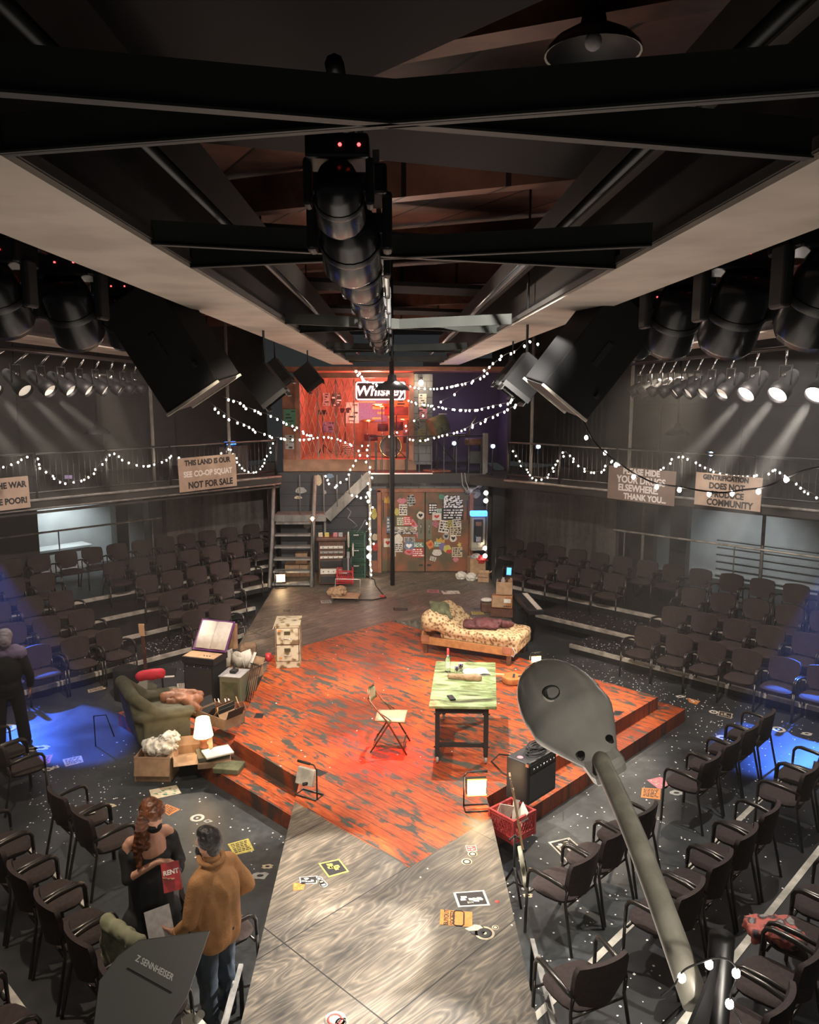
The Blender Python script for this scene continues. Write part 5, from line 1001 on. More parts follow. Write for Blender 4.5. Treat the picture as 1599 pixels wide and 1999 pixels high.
# globe bulbs on the door posts and porch lamps
gl = [((2.2, 18.95, 2.53), 'top'), ((2.2, 18.95, 2.34), 'second'), ((2.2, 18.95, 1.17), 'third'), ((2.2, 18.95, .98), 'bottom')]
for (p, n) in gl:
    t = thing('globe_lamp', n+' round lit bulb on the post beside the pay phone', 'lamp', p, 0, 'round bulbs right of the doors'); MB().ell((0, 0, 0), (.055,)*3, 16, 10).build('globe', 'globe', t); MB().cyl((0, .04, 0), (0, .12, 0), .03).build('socket', 'black', t)
for (z, n) in ((2.54, 'top'), (2.34, 'second'), (1.2, 'third'), (.99, 'bottom')):
    t = thing('globe_lamp', n+' round lit bulb on the post left of the doors', 'lamp', (-.63, 18.9, z), 0, 'round bulbs left of the doors'); MB().ell((0, 0, 0), (.055 if z < 2 else .04,)*3, 16, 10).build('globe', 'globe', t); MB().cyl((0, .04, 0), (0, .12, 0), .03).build('socket', 'black', t)
tag(MB().cyl((-.6, 19.05, .4), (-.6, 19.05, 2.9), .035).build('support_post', 'stair'), 'slim post wound with string lights left of the doors', 'post')
for (x, y, z, l) in ((.75, 19.62, 2.80, 'bare lit bulb above the sticker covered doors'), (.66, 19.9, 5.16, 'bare lit bulb at top of the upper block wall')):
    t = thing('porch_bulb', l, 'lamp', (x, y, z)); MB().ell((0, 0, 0), (.06, .06, .075), 16, 10).build('bulb', 'globe', t); MB().cyl((0, 0, .06), (0, 0, .13), .035).build('socket', 'black', t)
    point('porch_bulb_light', (x, y-.15, z-.02), 12, (1, .78, .55), .06)
t = thing('ghost_light', 'small lit amber lamp on tall thin stand before the stairs', 'lamp', (-1.92, 18.3, .4))
MB().cyl((0, 0, 0), (0, 0, 1.5), .01).build('stand', 'steel', t); MB().ell((0, 0, 1.62), (.035, .035, .05), 12, 8).build('bulb', 'globe', t); MB().tube([(-.06, 0, 1.55), (-.06, 0, 1.7), (.06, 0, 1.7), (.06, 0, 1.55)], .006, 5, True).build('cage', 'cymbal', t)
# rubbish at the door
box_open('cardboard_box', 'cardboard box of rubbish at foot of the pay phone', (2.02, 19.2, .402), R(10), (.4, .32, .5), 'card', False)
for i, (x, y, z, c, l) in enumerate(((1.62, 19.0, .4, 'paper', 'white plastic bag left of rubbish box by the doors'), (1.85, 18.85, .4, 'paper', 'pale crumpled bag before the rubbish box by the doors'), (2.0, 19.15, .82, 'paperg', 'grey wad of paper filling the rubbish box'), (2.12, 19.1, .78, 'crate', 'red wrapper in the rubbish box'))):
    tag(blob('rubbish', [('e', (0, 0, .08), (.13, .1, .09)), ('e', (.06, .02, .06), (.1, .08, .06))], c, None, .014, 1, .035, 12), l, 'rubbish').location = (x, y, z)
box_open('cardboard_box', 'small open cardboard box right of the pale bags', (2.15, 18.75, .402), R(-12), (.26, .2, .18), 'card', True)
# wall stickers
ST = [(-2.35, 2.5, .28, .16, 's_grey'), (-2.42, 2.32, .2, .08, 's_cream'), (-1.9, 2.75, .16, .28, 's_cream'), (-1.62, 2.86, .2, .12, 's_blue'), (-1.75, 2.45, .08, .1, 's_grey'), (-2.2, 1.62, .2, .2, 's_grey'), (-.52, 1.9, .14, .3, 's_yellow'), (-.5, 1.3, .16, .18, 's_cream'), (-.5, 1.05, .16, .22, 's_red'), (2.1, 2.75, .12, .12, 's_grey'), (2.05, 2.45, .22, .34, 's_grey'), (2.12, 2.62, .14, .14, 's_white')]
wb = bpy.data.objects['wall_back']
for (x, z, w, h, c) in ST:
    k = 14; MB().prism([(w/2*math.cos(2*pi*i/k)*(1+.15*math.sin(5*i)), h/2*math.sin(2*pi*i/k)*(1+.1*math.cos(3*i))) for i in range(k)], 0, .003, Matrix.Translation((x, DY-.012 if x < 1.9 or z < 2.5 else DY-.05, z)) @ Matrix.Rotation(R(90), 4, 'X')).build('sticker', c, wb)
MB().tube([(-1.2, DY-.02, 2.05), (-1.1, DY-.02, 1.95), (-1.18, DY-.02, 1.8), (-1.05, DY-.02, 1.7), (-.95, DY-.02, 1.6), (-1.1, DY-.02, 1.5), (-.95, DY-.02, 1.42), (-.82, DY-.02, 1.6), (-.75, DY-.02, 1.75), (-.65, DY-.02, 1.6), (-.7, DY-.02, 1.45), (-.85, DY-.02, 1.42)], .012, 5).build('graffiti', 'paperg', wb)
# ------------------------------------------------ upper room: neon, drums, stands
t = thing('neon_sign', 'red neon whiskey bar sign in a rounded frame', 'neon sign', (-.34, 19.9, 4.96))
MB().box((0, .06, 0), (1.25, .03, .46)).build('backing', 'drape', t)
def rr(w, h, r_, n=5):
    pts = []
    for cx, cz, a0 in ((w-r_, h-r_, 0), (-w+r_, h-r_, 90), (-w+r_, -h+r_, 180), (w-r_, -h+r_, 270)):
        for k in range(n+1): a = R(a0+90*k/n); pts.append((cx+r_*math.cos(a), 0, cz+r_*math.sin(a)))
    return pts
MB().tube(rr(.6, .21, .05), .014, 8, True).build('neon_border', 'neonw', t)
o = text('Whiskey', .34, 'neonw', t, frame_from((0, 0, -.01), (1, 0, 0), (0, 0, 1)) @ Matrix(((1, .15, 0, 0), (0, 1, 0, 0), (0, 0, 1, 0), (0, 0, 0, 1))), .01, bold=.006, name='neon_lettering')
t = thing('drum_kit', 'drum kit under the red neon sign', 'drum kit', (-.2, 21.0, 3.25))
b = MB(); T = Matrix.Translation((.1, -.3, .3)) @ Matrix.Rotation(R(90), 4, 'X')
MB().lathe([(.28, -.2), (.28, .2)], 28, T).build('bass_drum', 'drum', t); MB().lathe([(0, .19), (.27, .19)], 28, T).build('drum_head', 'head', t); MB().lathe([(.27, .19), (.3, .2), (.3, .23), (.27, .22)], 28, T).build('drum_hoop', 'cymbal', t)
for (x, y, z, r_, h) in ((-.1, -.3, .68, .14, .2), (.28, -.3, .7, .15, .22), (-.42, -.1, .42, .18, .16), (.62, 0, .35, .2, .35)): MB().lathe([(0, h), (r_, h), (r_, 0), (0, 0)], 20, Matrix.Translation((x, y, z))).build('drum', 'drum', t)
for (x, y, z, r_) in ((-.12, -.4, 1.35, .26), (-.5, -.2, .95, .2), (.55, -.3, 1.0, .22), (.75, -.1, 1.35, .2)):
    T = Matrix.Translation((x, y, z)) @ Matrix.Rotation(R(10), 4, 'X'); MB().lathe([(.0, .03), (.03, .025), (r_, 0), (r_, -.004), (.03, .02)], 24, T).build('cymbal', 'cymbal', t); MB().cyl((x, y, 0), (x, y, z), .012, n=6).build('cymbal_stand', 'chrome', t)
text('Drums', .09, 'paperg', t, frame_from((.1, -.53, .2), (1, 0, 0), (0, 0, 1)), .001, name='print')
def poster(x, z, w, h, c, l, y=22.42, ink='ink', txt=None):
    o = MB().box((0, 0, 0), (w, .006, h)).build('poster', c); o.location = (x, y, z); tag(o, l, 'poster'); bb = MB(); r_ = random.Random(int(x*100+z*10))
    for k in range(5): bb.box((r_.uniform(-.3, .3)*w, -.004, h*(.38-.19*k)), (w*r_.uniform(.2, .6), .002, h*r_.uniform(.04, .14)))
    bb.build('print', ink, o); return o
poster(-1.9, 4.72, .2, .36, 's_grey', 'grey poster at left behind the folding gate'); poster(-1.62, 4.7, .26, .36, 's_black', 'black and white poster behind the folding gate', ink='white'); poster(-1.85, 3.95, .3, .3, 's_violet', 'violet poster low behind the folding gate')
poster(-1.18, 4.35, .36, .58, 's_white', 'white poster with dark figure at right of the gate'); poster(-.6, 4.5, .8, .8, 's_violet', 'large violet concert poster behind the drum kit', ink='s_yellow'); poster(-.1, 4.35, .16, .3, 's_yellow', 'yellow note beside the violet concert poster')
poster(.2, 4.5, .5, .5, 's_orange', 'faded orange round logo poster right of the drums')
poster(.7, 4.72, .2, .34, 's_white', 'white poster at top of the upper block wall', 19.97); poster(.72, 4.42, .2, .3, 's_pink', 'pink poster under the white one on block wall', 19.97); poster(.68, 3.85, .2, .34, 's_olive', 'olive poster low on the block wall', 19.97)
MB().tube([(.55+.12*math.sin(k*1.3), 19.965, 4.05+.02*k+.08*math.cos(k*1.7)) for k in range(14)], .008, 5).build('graffiti', 'paperg', bpy.data.objects['wall_upper_block'])
for i, (x, y, z) in enumerate(((-1.9, 21.2, 3.3), (-1.3, 21.0, 3.3), (.05, 20.4, 3.25))):
    t = thing('music_stand', ['black microphone stand at left behind the gate', 'black stand with clipped device beside the gate', 'wide black music stand right of the neon sign'][i], 'stand', (x, y, z), 0)
    h = (1.1, 1.15, 1.2)[i]
    MB().tube([(0, 0, 0), (0, 0, h)], .012, 6).build('pole', 'black', t)
    for k in range(3): MB().tube([(0, 0, .25), (.25*math.cos(k*2.1), .25*math.sin(k*2.1), 0)], .01, 5).build('leg', 'black', t)
    if i == 2: MB().box((0, -.03, h), (.6, .03, .22), 0, None, R(-20)).build('desk', 'woodd', t)
    else: MB().box((0, -.03, h), (.24, .03, .12), 0, None, R(-20)).build('desk', 'black', t)
t = thing('reel_cable', 'coil of white cable on floor behind the gate', 'cable', (-1.2, 20.5, 3.27))
MB().tube([(.14*math.cos(k*.7), .14*math.sin(k*.7)*.8, .05+.006*k) for k in range(50)], .01, 5).build('coil', 'paper', t)
# right part of the upper deck
t = thing('round_spotlight', 'large dark round spotlight on the upper deck', 'spotlight', (1.05, 19.7, 2.98), R(30))
MB().cyl((0, 0, .02), (0, 0, 1.0), .02).build('stand', 'black', t); MB().cyl((-.18, 0, 1.05), (.2, -.05, 1.2), .26, .24, 20).build('drum', 'olive', t); MB().tube([(-.05, .28, 1.1), (0, .3, .95), (0, 0, .9), (0, -.3, .95), (-.05, -.28, 1.1)], .015).build('yoke', 'black', t); MB().box((.1, -.1, 1.42), (.2, .06, .02)).build('vent', 'white', t)
MB().box((0, 0, .02), (.5, .5, .03)).build('base', 'trimwood', t)
t = thing('keyboard', 'keyboard on crossed stand on the upper deck', 'keyboard', (1.35, 20.6, 2.98), R(8))
MB().box((0, 0, .85), (1.0, .3, .09)).build('case', 'black', t); MB().box((0, -.16, .85), (.9, .01, .02)).build('trim', 'chrome', t)
for s in (-1, 1): MB().tube([(s*.35, 0, 0), (-s*.35, 0, .8)], .018).build('stand_leg', 'black', t)
t = thing('stool', 'brown padded stool at right end of the upper deck', 'stool', (2.0, 19.8, 2.98))
MB().lathe([(0, .8), (.24, .8), (.26, .74), (.24, .66), (0, .66)], 20).build('cushion', 'browncoat', t)
for k in range(4): MB().tube([(.18*math.cos(k*1.57+.8), .18*math.sin(k*1.57+.8), .66), (.24*math.cos(k*1.57+.8), .24*math.sin(k*1.57+.8), 0)], .016).build('leg', 'steel', t)
MB().box((0, 0, .35), (.3, .3, .3)).build('seat_box', 'steel', t)
tag(MB().tube([(1.85, 19.9, 3.8), (1.9, 19.85, 4.1), (2.05, 19.8, 4.35)], .02).build('gooseneck_lamp', 'chrome'), 'shiny bent gooseneck rising above the brown stool', 'lamp arm')
tag(MB().tube([(1.62, 19.15, 3.0), (1.65, 19.12, 2.7), (1.75, 19.12, 2.55), (1.95, 19.12, 2.62), (2.15, 19.12, 2.75), (2.3, 19.12, 3.0)], .01).build('hanging_cable', 'paperg'), 'pale cable drooping below the right end of upper deck', 'cable')
tag(MB().tube([(1.7, 19.12, 3.0), (1.72, 19.1, 2.8), (1.85, 19.1, 2.5), (1.8, 19.1, 2.45)], .01).build('hanging_cable', 'paperg'), 'short pale cable hanging towards the junction box', 'cable')
t = thing('junction_box', 'grey junction box on wall under the upper deck', 'electrical box', (1.88, 19.6, 2.52)); MB().box((0, 0, 0), (.26, .1, .16)).build('box', 'stair', t); MB().cyl((0, -.05, 0), (0, -.08, 0), .06, n=16).build('dial', 'paper', t)
for i, (x, y, z) in enumerate(((2.31, 18.6, 3.68), (3.25, 17.9, 3.72), (1.45, 19.32, 3.7), (6.95, 17.3, 3.6))):
    t = thing('led_lamp', ['cold white lamp glowing beside the right end of the upper deck', 'cold lamp glowing right on back of the right balcony', 'small cold lamp glowing on the upper deck railing', 'cold lamp glowing above the drugs and gentrification signs'][i], 'lamp', (x, y, z), 0, 'cold white lamps'); MB().ell((0, 0, 0), (.045,)*3, 12, 8).build('glass', 'cold', t); MB().box((0, .07, 0), (.12, .08, .1)).build('housing', 'black', t); MB().cyl((0, .07, -.04), (0, .07, 2.98-z), .012, n=8).build('stand', 'black', t)
for i, (x, y, z) in enumerate(((5.9, 13.8, 5.62), (6.6, 12.2, 5.6))):
    t = thing('led_lamp', ['left bright lamp above the right row of spotlights', 'right bright lamp above the right row of spotlights'][i], 'lamp', (x, y, z), 0, 'bright lamps over right spotlights'); MB().ell((0, 0, 0), (.05,)*3, 12, 8).build('glass', 'cold', t); MB().box((0, .07, 0), (.12, .08, .1)).build('housing', 'black', t); MB().cyl((0, .07, .04), (0, .07, 6.93-z), .012, n=8).build('hanger', 'black', t)
t = thing('control_desk', 'dark console with lit blue display on left balcony', 'console', P(10.6, 16.2, 2.98), R(45)); MB().box((0, 0, .35), (.8, .5, .7)).build('desk', 'black', t); MB().box((0, -.1, .76), (.3, .03, .07), 0, None, R(-20)).build('display', 'blue', t)
tag(MB().box((0, 0, 0), (.14, .02, .07)).build('small_screen', 's_violet'), 'small violet screen on the left balcony behind string lights', 'screen').location = P(6.45, 15.4, 3.32)
poster(-2.6, 4.3, .3, .42, 's_green', 'dull green poster left of the folding gate', 19.9); poster(-2.62, 3.7, .22, .36, 's_grey', 'grey poster below the dull green poster', 19.9)

# ================================================================== balcony signs
def sign(name, label, o, x, up_, w, h, lines, c, tilt=0):
    t = thing(name, label, 'sign', (0, 0, 0)); F = frame_from(o, x, up_) @ Matrix.Rotation(R(tilt), 4, 'Z')
    MB().box((0, 0, 0), (w, h, .012), 0, F).build('board', c, t)
    n = len(lines)
    for i, (s, col, sz, dx) in enumerate(lines):
        text(s, sz, col, t, F @ Matrix.Translation((dx, h*(.5-(i+.5)/n), .008)), .001, bold=.007, xs=.86)
        k = t.children[-1]; ws = max(v.co.x for v in k.data.vertices) if 0 else 0
    return t
LN = P(1, 0)[:2]+(0,); RN = (.70711, -.70711, 0)
sign('protest_sign', 'cardboard sign reading THIS LAND IS OUR CO-OP SQUAT NOT FOR SALE', P(9.3, 15.0, 3.22), LN, (0, 0, 1), 1.42, .72, [('THIS LAND IS OUR', 'ink', .155, 0), ('SEE CO-OP SQUAT', 'white', .165, 0), ('NOT FOR SALE', 'ink', .19, .05)], 'signcard', 1)
sign('protest_sign', 'pale cardboard sign at left frame edge reading WAR and POOR', P(4.85, 15.0, 3.14), LN, (0, 0, 1), 1.4, .58, [('END THE WAR', 'ink', .15, .22), ('ON THE POOR!', 'ink', .15, .2)], 'signcard', 1)
sign('protest_sign', 'brown cardboard sign asking PLEASE HIDE YOUR DRUGS ELSEWHERE', P(14.2, 7.42, 3.15), RN, (0, 0, 1), 1.42, .66, [('PLEASE HIDE', 'white', .16, 0), ('YOUR DRUGS', 'white', .19, 0), ('ELSEWHERE.', 'white', .18, -.05), ('THANK YOU...', 'white', .16, .1)], 'signcard2', -1)
sign('protest_sign', 'pale cardboard sign reading GENTRIFICATION DOES NOT PRODUCE COMMUNITY', P(14.2, 5.72, 3.18), RN, (0, 0, 1), 1.2, .6, [('GENTRIFICATION', 'ink', .12, -.05), ('DOES NOT', 'ink', .15, -.02), ('PRODUCE', 'ink', .15, 0), ('COMMUNITY', 'ink', .16, .05)], 'signcard', -1)
# pendants
def pendant(label, loc, r_, rod, inner='domein'):
    t = thing('pendant_lamp', label, 'pendant lamp', loc)
    MB().lathe([(r_, 0), (r_*.97, .02), (r_*.8, r_*.28), (r_*.45, r_*.48), (r_*.28, r_*.55), (r_*.22, r_*.85), (.02, r_*.9), (.015, rod)], 28).build('shade', 'blackg', t)
    MB().lathe([(r_*.99, .0), (r_*.95, .004)], 28).build('rim', 'domein', t)
    MB().lathe([(r_*.96, .005), (r_*.78, r_*.26), (r_*.4, r_*.45), (0, r_*.45)], 28).build('shade_lining', inner, t)
    MB().ell((0, 0, r_*.25), (r_*.18,)*3, 12, 8).build('bulb', 'paperg', t); return t
pendant('black dome pendant hanging before the red neon sign', (-.03, 10.7, 4.985), .235, 1.94, 'black')
pendant('large black dome pendant high at top right by the ceiling', (.82, 3.5, 6.36), .2, .57, 'black')
pendant('dome pendant over the left balcony', P(8.0, 17.4, 4.02), .28, 2.91)
pendant('dome pendant over the right balcony', P(16.9, 8.0, 4.0), .28, 2.93)
# ================================================================== lighting fixtures
def par_can(label, loc, tgt, lens, group, r_=.105, L=.42):
    t = thing('spotlight', label, 'spotlight', loc, 0, group)
    d = (Vector(tgt)-Vector(loc)).normalized(); q = d.to_track_quat('-Z', 'Y').to_matrix().to_4x4()
    MB().lathe([(0, L), (r_*.45, L), (r_*.75, L*.8), (r_*.8, L*.35), (r_, L*.3), (r_, 0), (r_*.97, 0), (r_*.96, .06)], 22, q).build('barrel', 'black', t)
    MB().lathe([(0, .045), (r_*.95, .045)], 22, q).build('lens', lens, t)
    c = q @ Vector((0, 0, L*.45)); h = 5.46-loc[2]
    MB().tube([(c.x, c.y-r_*1.15, c.z), (c.x, c.y-r_*1.2, c.z+.22), (c.x, c.y+r_*1.2, c.z+.22), (c.x, c.y+r_*1.15, c.z)], .012, 6).build('yoke', 'steel', t)
    MB().tube([(c.x, c.y, c.z+.22), (0 + (4.42 if loc[0] > 0 else -4.45)-loc[0], c.y, h)], .014, 6).build('clamp', 'chrome', t)
    MB().cyl(q @ Vector((0, r_*.8, L*.55)), q @ Vector((0, r_*1.05, L*.55)), .02, n=8).build('knob', 'chrome', t)
    return t
RP = [(4.34, 8.2), (4.3, 8.95), (4.25, 9.65), (4.22, 10.3), (4.2, 10.9), (4.2, 11.45), (4.2, 12.0), (4.18, 12.55), (4.18, 13.1), (4.18, 13.65), (4.18, 14.2)]
for i, (x, y) in enumerate(RP):
    lit = i < 3
    tg = (-.6-.35*i, 4.4+1.2*i, 0)
    par_can(('lit' if lit else 'unlit')+' black spotlight, %s from the near end of right row' % ORD[i+1], (x, y, 4.93), tg, 'lensl' if i < 3 else 'lens', 'right row of spotlights', .115 if i < 3 else .1)
    if lit: spot('par_beam', (x-.06, y, 4.86), tg, (9500, 8000, 6500)[i], 11, (1, .92, .84), .3, .05)
LP = [(-4.62, 8.7), (-4.58, 9.3), (-4.5, 9.9), (-4.45, 10.5), (-4.42, 11.1), (-4.4, 11.7), (-4.38, 12.3), (-4.36, 12.9), (-4.36, 13.5), (-4.36, 14.1)]
for i, (x, y) in enumerate(LP):
    tg = (.8+.4*i, 4.8+1.15*i, 0)
    par_can('black spotlight, %s from the near end of left row' % ORD[i+1], (x, y, 4.97), tg, 'lens', 'left row of spotlights', .1)
    if i in (0, 1, 2, 3): spot('par_beam', (x+.06, y, 4.9), tg, 3200, 10, (1, .9, .78), .4, .05)
# moving lights on the centre pipe
def mover(label, loc, s=1.0, box=False, tilt=-25, group='centre moving lights'):
    t = thing('moving_light', label, 'moving light', loc, 0, group)
    MB().box((0, 0, .24*s), (.34*s, .3*s, .13*s)).build('base', 'blackg', t, bevel=.012)
    for k in (-1, 1): MB().box((k*.17*s, 0, .08*s), (.045*s, .13*s, .26*s)).build('yoke_arm', 'black', t, bevel=.015)
    T = Matrix.Rotation(R(90+tilt), 4, 'X'); MB().lathe([(0, .2*s), (.1*s, .2*s), (.13*s, .1*s), (.135*s, -.05*s), (.14*s, -.16*s), (.12*s, -.2*s), (.115*s, -.17*s), (0, -.17*s)], 22, T).build('head', 'blackg', t)
    MB().lathe([(.137*s, -.02*s), (.142*s, 0), (.137*s, .02*s)], 22, T).build('trim_ring', 'steel', t)
    for k in (-1, 1): MB().box((k*.12*s, 0, .34*s), (.03*s, .06*s, .1*s)).build('clamp', 'alu', t)
    MB().tube([(0, 0, .28*s), ((-.18 if abs(loc[0]) < 1 else -2.15 if loc[0] < 0 else 1.9)-loc[0], 0, (5.98 if abs(loc[0]) < 1 else 5.84)-loc[2])], .014, 6).build('hanger', 'steel', t)
    for k in (-1, 1): MB().cyl((.05*k*s+.04, -.152*s, .24*s), (.05*k*s+.04, -.157*s, .24*s), .006, n=6).build('indicator', 'ledred', t)
    return t
for i, (y, z, s) in enumerate(((2.75, 5.62, .6), (3.4, 5.6, .9), (4.3, 5.62, .85), (5.3, 5.62, .8), (6.4, 5.62, .8), (7.6, 5.6, .8), (9.0, 5.6, .8), (10.6, 5.6, .8))):
    mover('black moving light, %s along the centre ceiling pipe' % ORD[i+1], (-.18, y, z), s)
for (x, y, z, s, l) in ((-2.2, 4.6, 5.5, 1.0, 'black moving light at left frame edge above the beam'), (-2.08, 5.3, 5.5, 1.15, 'large round moving light left of the big left speaker'), (-2.1, 6.3, 5.52, 1.0, 'round moving light hanging beside the big left speaker'),
                     (1.9, 6.3, 5.45, 1.0, 'moving light nearest to the big right speaker'), (1.84, 5.3, 5.45, 1.15, 'second moving light right of the big right speaker'), (1.86, 4.4, 5.42, 1.15, 'large moving light hanging at right under the beam'), (1.95, 3.7, 5.42, 1.1, 'moving light cut by the right frame edge')):
    mover(l, (x, y, z), s, tilt=-50, group='side moving lights')
tag(MB().tube([(-2.15, 3.5, 5.84), (-2.15, 8, 5.84)], .025).build('lighting_pipe', 'steel'), 'short pipe holding the left moving lights', 'pipe')
tag(MB().tube([(1.9, 3, 5.84), (1.9, 8, 5.84)], .025).build('lighting_pipe', 'steel'), 'short pipe holding the right moving lights', 'pipe')
# hung speakers
def speaker(label, c, ex, ey, s):
    t = thing('loudspeaker', label, 'loudspeaker', (0, 0, 0)); x = Vector(ex).normalized(); y = (Vector(ey)-x*Vector(ey).dot(x)).normalized()
    F = frame_from(c, x, y); w, h, d = s
    MB().box((0, 0, 0), s, 0, F).build('cabinet', 'drape', t, bevel=.012); MB().box((0, -h/2-.006, 0), (w*.9, .012, d*.9), 0, F).build('grille', 'clear', t)
    MB().box((0, 0, d/2+.004), (.05, .2, .008), 0, F).build('bracket', 'black', t); MB().box((w*.35, -h*.3, d/2+.02), (.03, .03, .05), 0, F).build('hook', 'black', t)
    for k in (-1, 1): MB().box((0, -h/2-.015, k*d*.5), (w, .02, .02), 0, F).build('edge_strip', 'alu', t)
    p = F @ Vector((0, h*.3, 0)); MB().tube([p, (p.x, p.y, 6.4)], .015, 6).build('hanging_rod', 'steel', t)
speaker('big black loudspeaker hanging tilted at left of the hall', (-1.68, 6.15, 5.34), (.69, -.2, .42), (-.55, 0, .85), (.50, .86, .42))
speaker('big black loudspeaker hanging tilted at right of the hall', (1.5, 6.15, 5.28), (.72, .2, -.55), (.58, 0, .82), (.46, .86, .42))
for i, (x, y, z, rx, l) in enumerate(((-1.62, 11.0, 5.2, -1, 'nearer small black floodlight left of the red room'), (-1.35, 12.6, 5.2, -1, 'farther small black floodlight left of the red room'), (1.5, 10.2, 5.15, 1, 'small black floodlight right of the central strings'), (1.25, 7.6, 5.12, 1, 'small black floodlight beside the big right speaker'), (-1.35, 8.4, 5.05, -1, 'small floodlight with pale edge beside the left speaker'))):
    t = thing('floodlight', l, 'floodlight', (x, y, z), 0, 'small hanging floodlights'); T = Matrix.Rotation(R(38)*rx, 4, 'Y')
    MB().box((0, 0, 0), (.3, .3, .34), 0, T).build('housing', 'drape', t, bevel=.01); b = MB()
    for s in (-1, 1): b.box((s*.13, 0, -.2), (.01, .3, .1), 0, T); b.box((0, s*.15, -.18), (.3, .008, .05), 0, T)
    b.build('barn_door', 'steel', t); MB().tube([(0, 0, .15), (0, 0, 6.93-z)], .012).build('hanger', 'steel', t)
for i, (x, y, l) in enumerate(((1.7, 2.25, 'dull steel fixture at the top right corner'), (-1.72, 2.1, 'pale fixture end at the top left corner'))):
    t = thing('spotlight', l, 'spotlight', (x, y, 6.45)); MB().cyl((0, 0, 0), (.1*(1 if x > 0 else -1), -.25, .1), .05, .06, 14).build('barrel', 'alu', t); MB().cyl((0, 0, 0), (-.25*(1 if x > 0 else -1), .4, -.05), .03, n=8).build('arm', 'steel', t)
# ================================================================== string lights
def string(label, pts, space, r_, mname='bulb', group='string lights', wire=.006, jitter=.02):
    t = thing('string_lights', label, 'string lights', (0, 0, 0), 0, group); PV = [Vector(p) for p in pts]
    fine = []
    for i in range(len(PV)-1):
        p0 = PV[max(i-1, 0)]; p1 = PV[i]; p2 = PV[i+1]; p3 = PV[min(i+2, len(PV)-1)]
        for k in range(6):
            q = k/6; fine.append(.5*((2*p1)+(p2-p0)*q+(2*p0-5*p1+4*p2-p3)*q*q+(3*p1-p0-3*p2+p3)*q**3))
    fine.append(PV[-1]); MB().tube(fine, wire, 5).build('cable', 'rubber', t)
    me = None; acc = 0; n = 0
    for i in range(len(fine)-1):
        d = (fine[i+1]-fine[i]).length; acc += d
        if acc >= space:
            acc = 0; n += 1
            p = fine[i+1]+Vector((rnd.uniform(-1, 1)*jitter, rnd.uniform(-1, 1)*jitter, -r_*1.4))
            if me is None:
                o = MB().ell((0, 0, 0), (r_, r_, r_*1.25), 8, 6).build('bulb', mname, t); me = o.data
            else: o = bpy.data.objects.new('bulb', me); COL.objects.link(o); o.parent = t
            o.location = p
    return t
SN = dict(balL1='string lights looping on the left balcony above the first sign', balL2='string lights sagging on left balcony up to the squat sign', balL3='string lights in a deep loop at stage end of left balcony',
 balR1='string lights in a deep loop at stage end of right balcony', balR2='string lights sagging across the drugs sign on right balcony', balR3='string lights across the gentrification sign on right balcony',
 nearR='near heavy string of lights sagging from right speaker to frame edge', cenL1='lower string of lights from left speaker to the gate', cenL2='upper string of lights from left speaker to the gate', cenR1='top string of lights from right beam to the neon sign',
 cenR2='second string of lights right of the neon sign', cenR3='lowest string of lights from right speaker to the upper railing', cenR4='sparse string of lights crossing before the drum kit', beamL='string lights along the left beam end above the neon sign',
 post='string lights wound down the post left of the doors', stair1='string lights hanging over the stair rail', stair2='short string of lights from stairs to the post')
for k, l in SN.items():
    if k == 'nearR': string(l, STR[k], .19, .014, 'bulbn', 'string lights', .006, .03)
    elif k.startswith('bal'): string(l, STR[k], .088, .016, 'bulb', 'string lights', .006, .05)
    elif k in ('post', 'stair1', 'stair2', 'beamL'): string(l, STR[k], .1 if k != 'beamL' else .3, .02, 'bulb', 'string lights', .005, .05)
    else: string(l, STR[k], .15 if k != 'cenR4' else .6, .017, 'bulb', 'string lights', .005, .055)
# practical glow from the strings along the balconies
for p in (P(6.5, 15.0, 3.6), P(9.4, 15.0, 3.6), P(14.2, 9, 3.6), P(14.2, 6, 3.5)): point('string_glow', p, 5, (1, .82, .66), .3)
point('string_glow', (-1.2, 17.5, 3.8), 16, (1, .8, .62), .3); point('string_glow', (1.4, 15.5, 4.3), 8, (1, .8, .62), .3)
# ================================================================== street lamp close to the viewer
t = thing('street_lamp', 'grey cobra head street lamp rising close to the viewer', 'street lamp', (0, 0, 0))
neck = Vector((.612, 2.30, 3.905)); tip = Vector((.478, 2.63, 4.055)); dirv = (neck-tip).normalized()
F = frame_from(tip+(neck-tip)*.0, (neck-tip), Vector((.8, -.35, .45)).cross(neck-tip))
Lh = (neck-tip).length+.05
def head(a, c):
    q = c; x = q*Lh
    w = 0.138*math.sin(min(1, (q+.02)*1.55)**.62*pi/2*1.0) if q < .62 else 0.138*(1-.62*((q-.62)/.38)**1.15)
    if q < .5: w = 0.138*math.sqrt(max(0, 1-(1-q/.5)**2))
    h = w*.62; an = 2*pi*a; y = math.cos(an)*w; z = math.sin(an)
    z = z*h if z > 0 else z*h*.55
    return (x, y, z)
upv = Vector((-.25, -.62, .74)); xd = (neck-tip).normalized(); yd_ = upv.cross(xd).normalized(); 
F = Matrix(((xd.x, yd_.x, xd.cross(yd_).x, tip.x), (xd.y, yd_.y, xd.cross(yd_).y, tip.y), (xd.z, yd_.z, xd.cross(yd_).z, tip.z), (0, 0, 0, 1)))
b = MB(); b.grid(head, 40, 28, True, F); b.build('housing', 'streetl', t)
MB().lathe([(.0, .0), (.023, 0), (.026, .008), (.026, -.02)], 20, F @ Matrix.Translation((Lh*.45, -.02, .082))).build('photocell', 'rubber', t)
MB().lathe([(.03, -.016), (.034, -.008), (.031, .0), (.026, .0)], 20, F @ Matrix.Translation((Lh*.45, -.02, .082))).build('photocell_ring', 'alu', t)
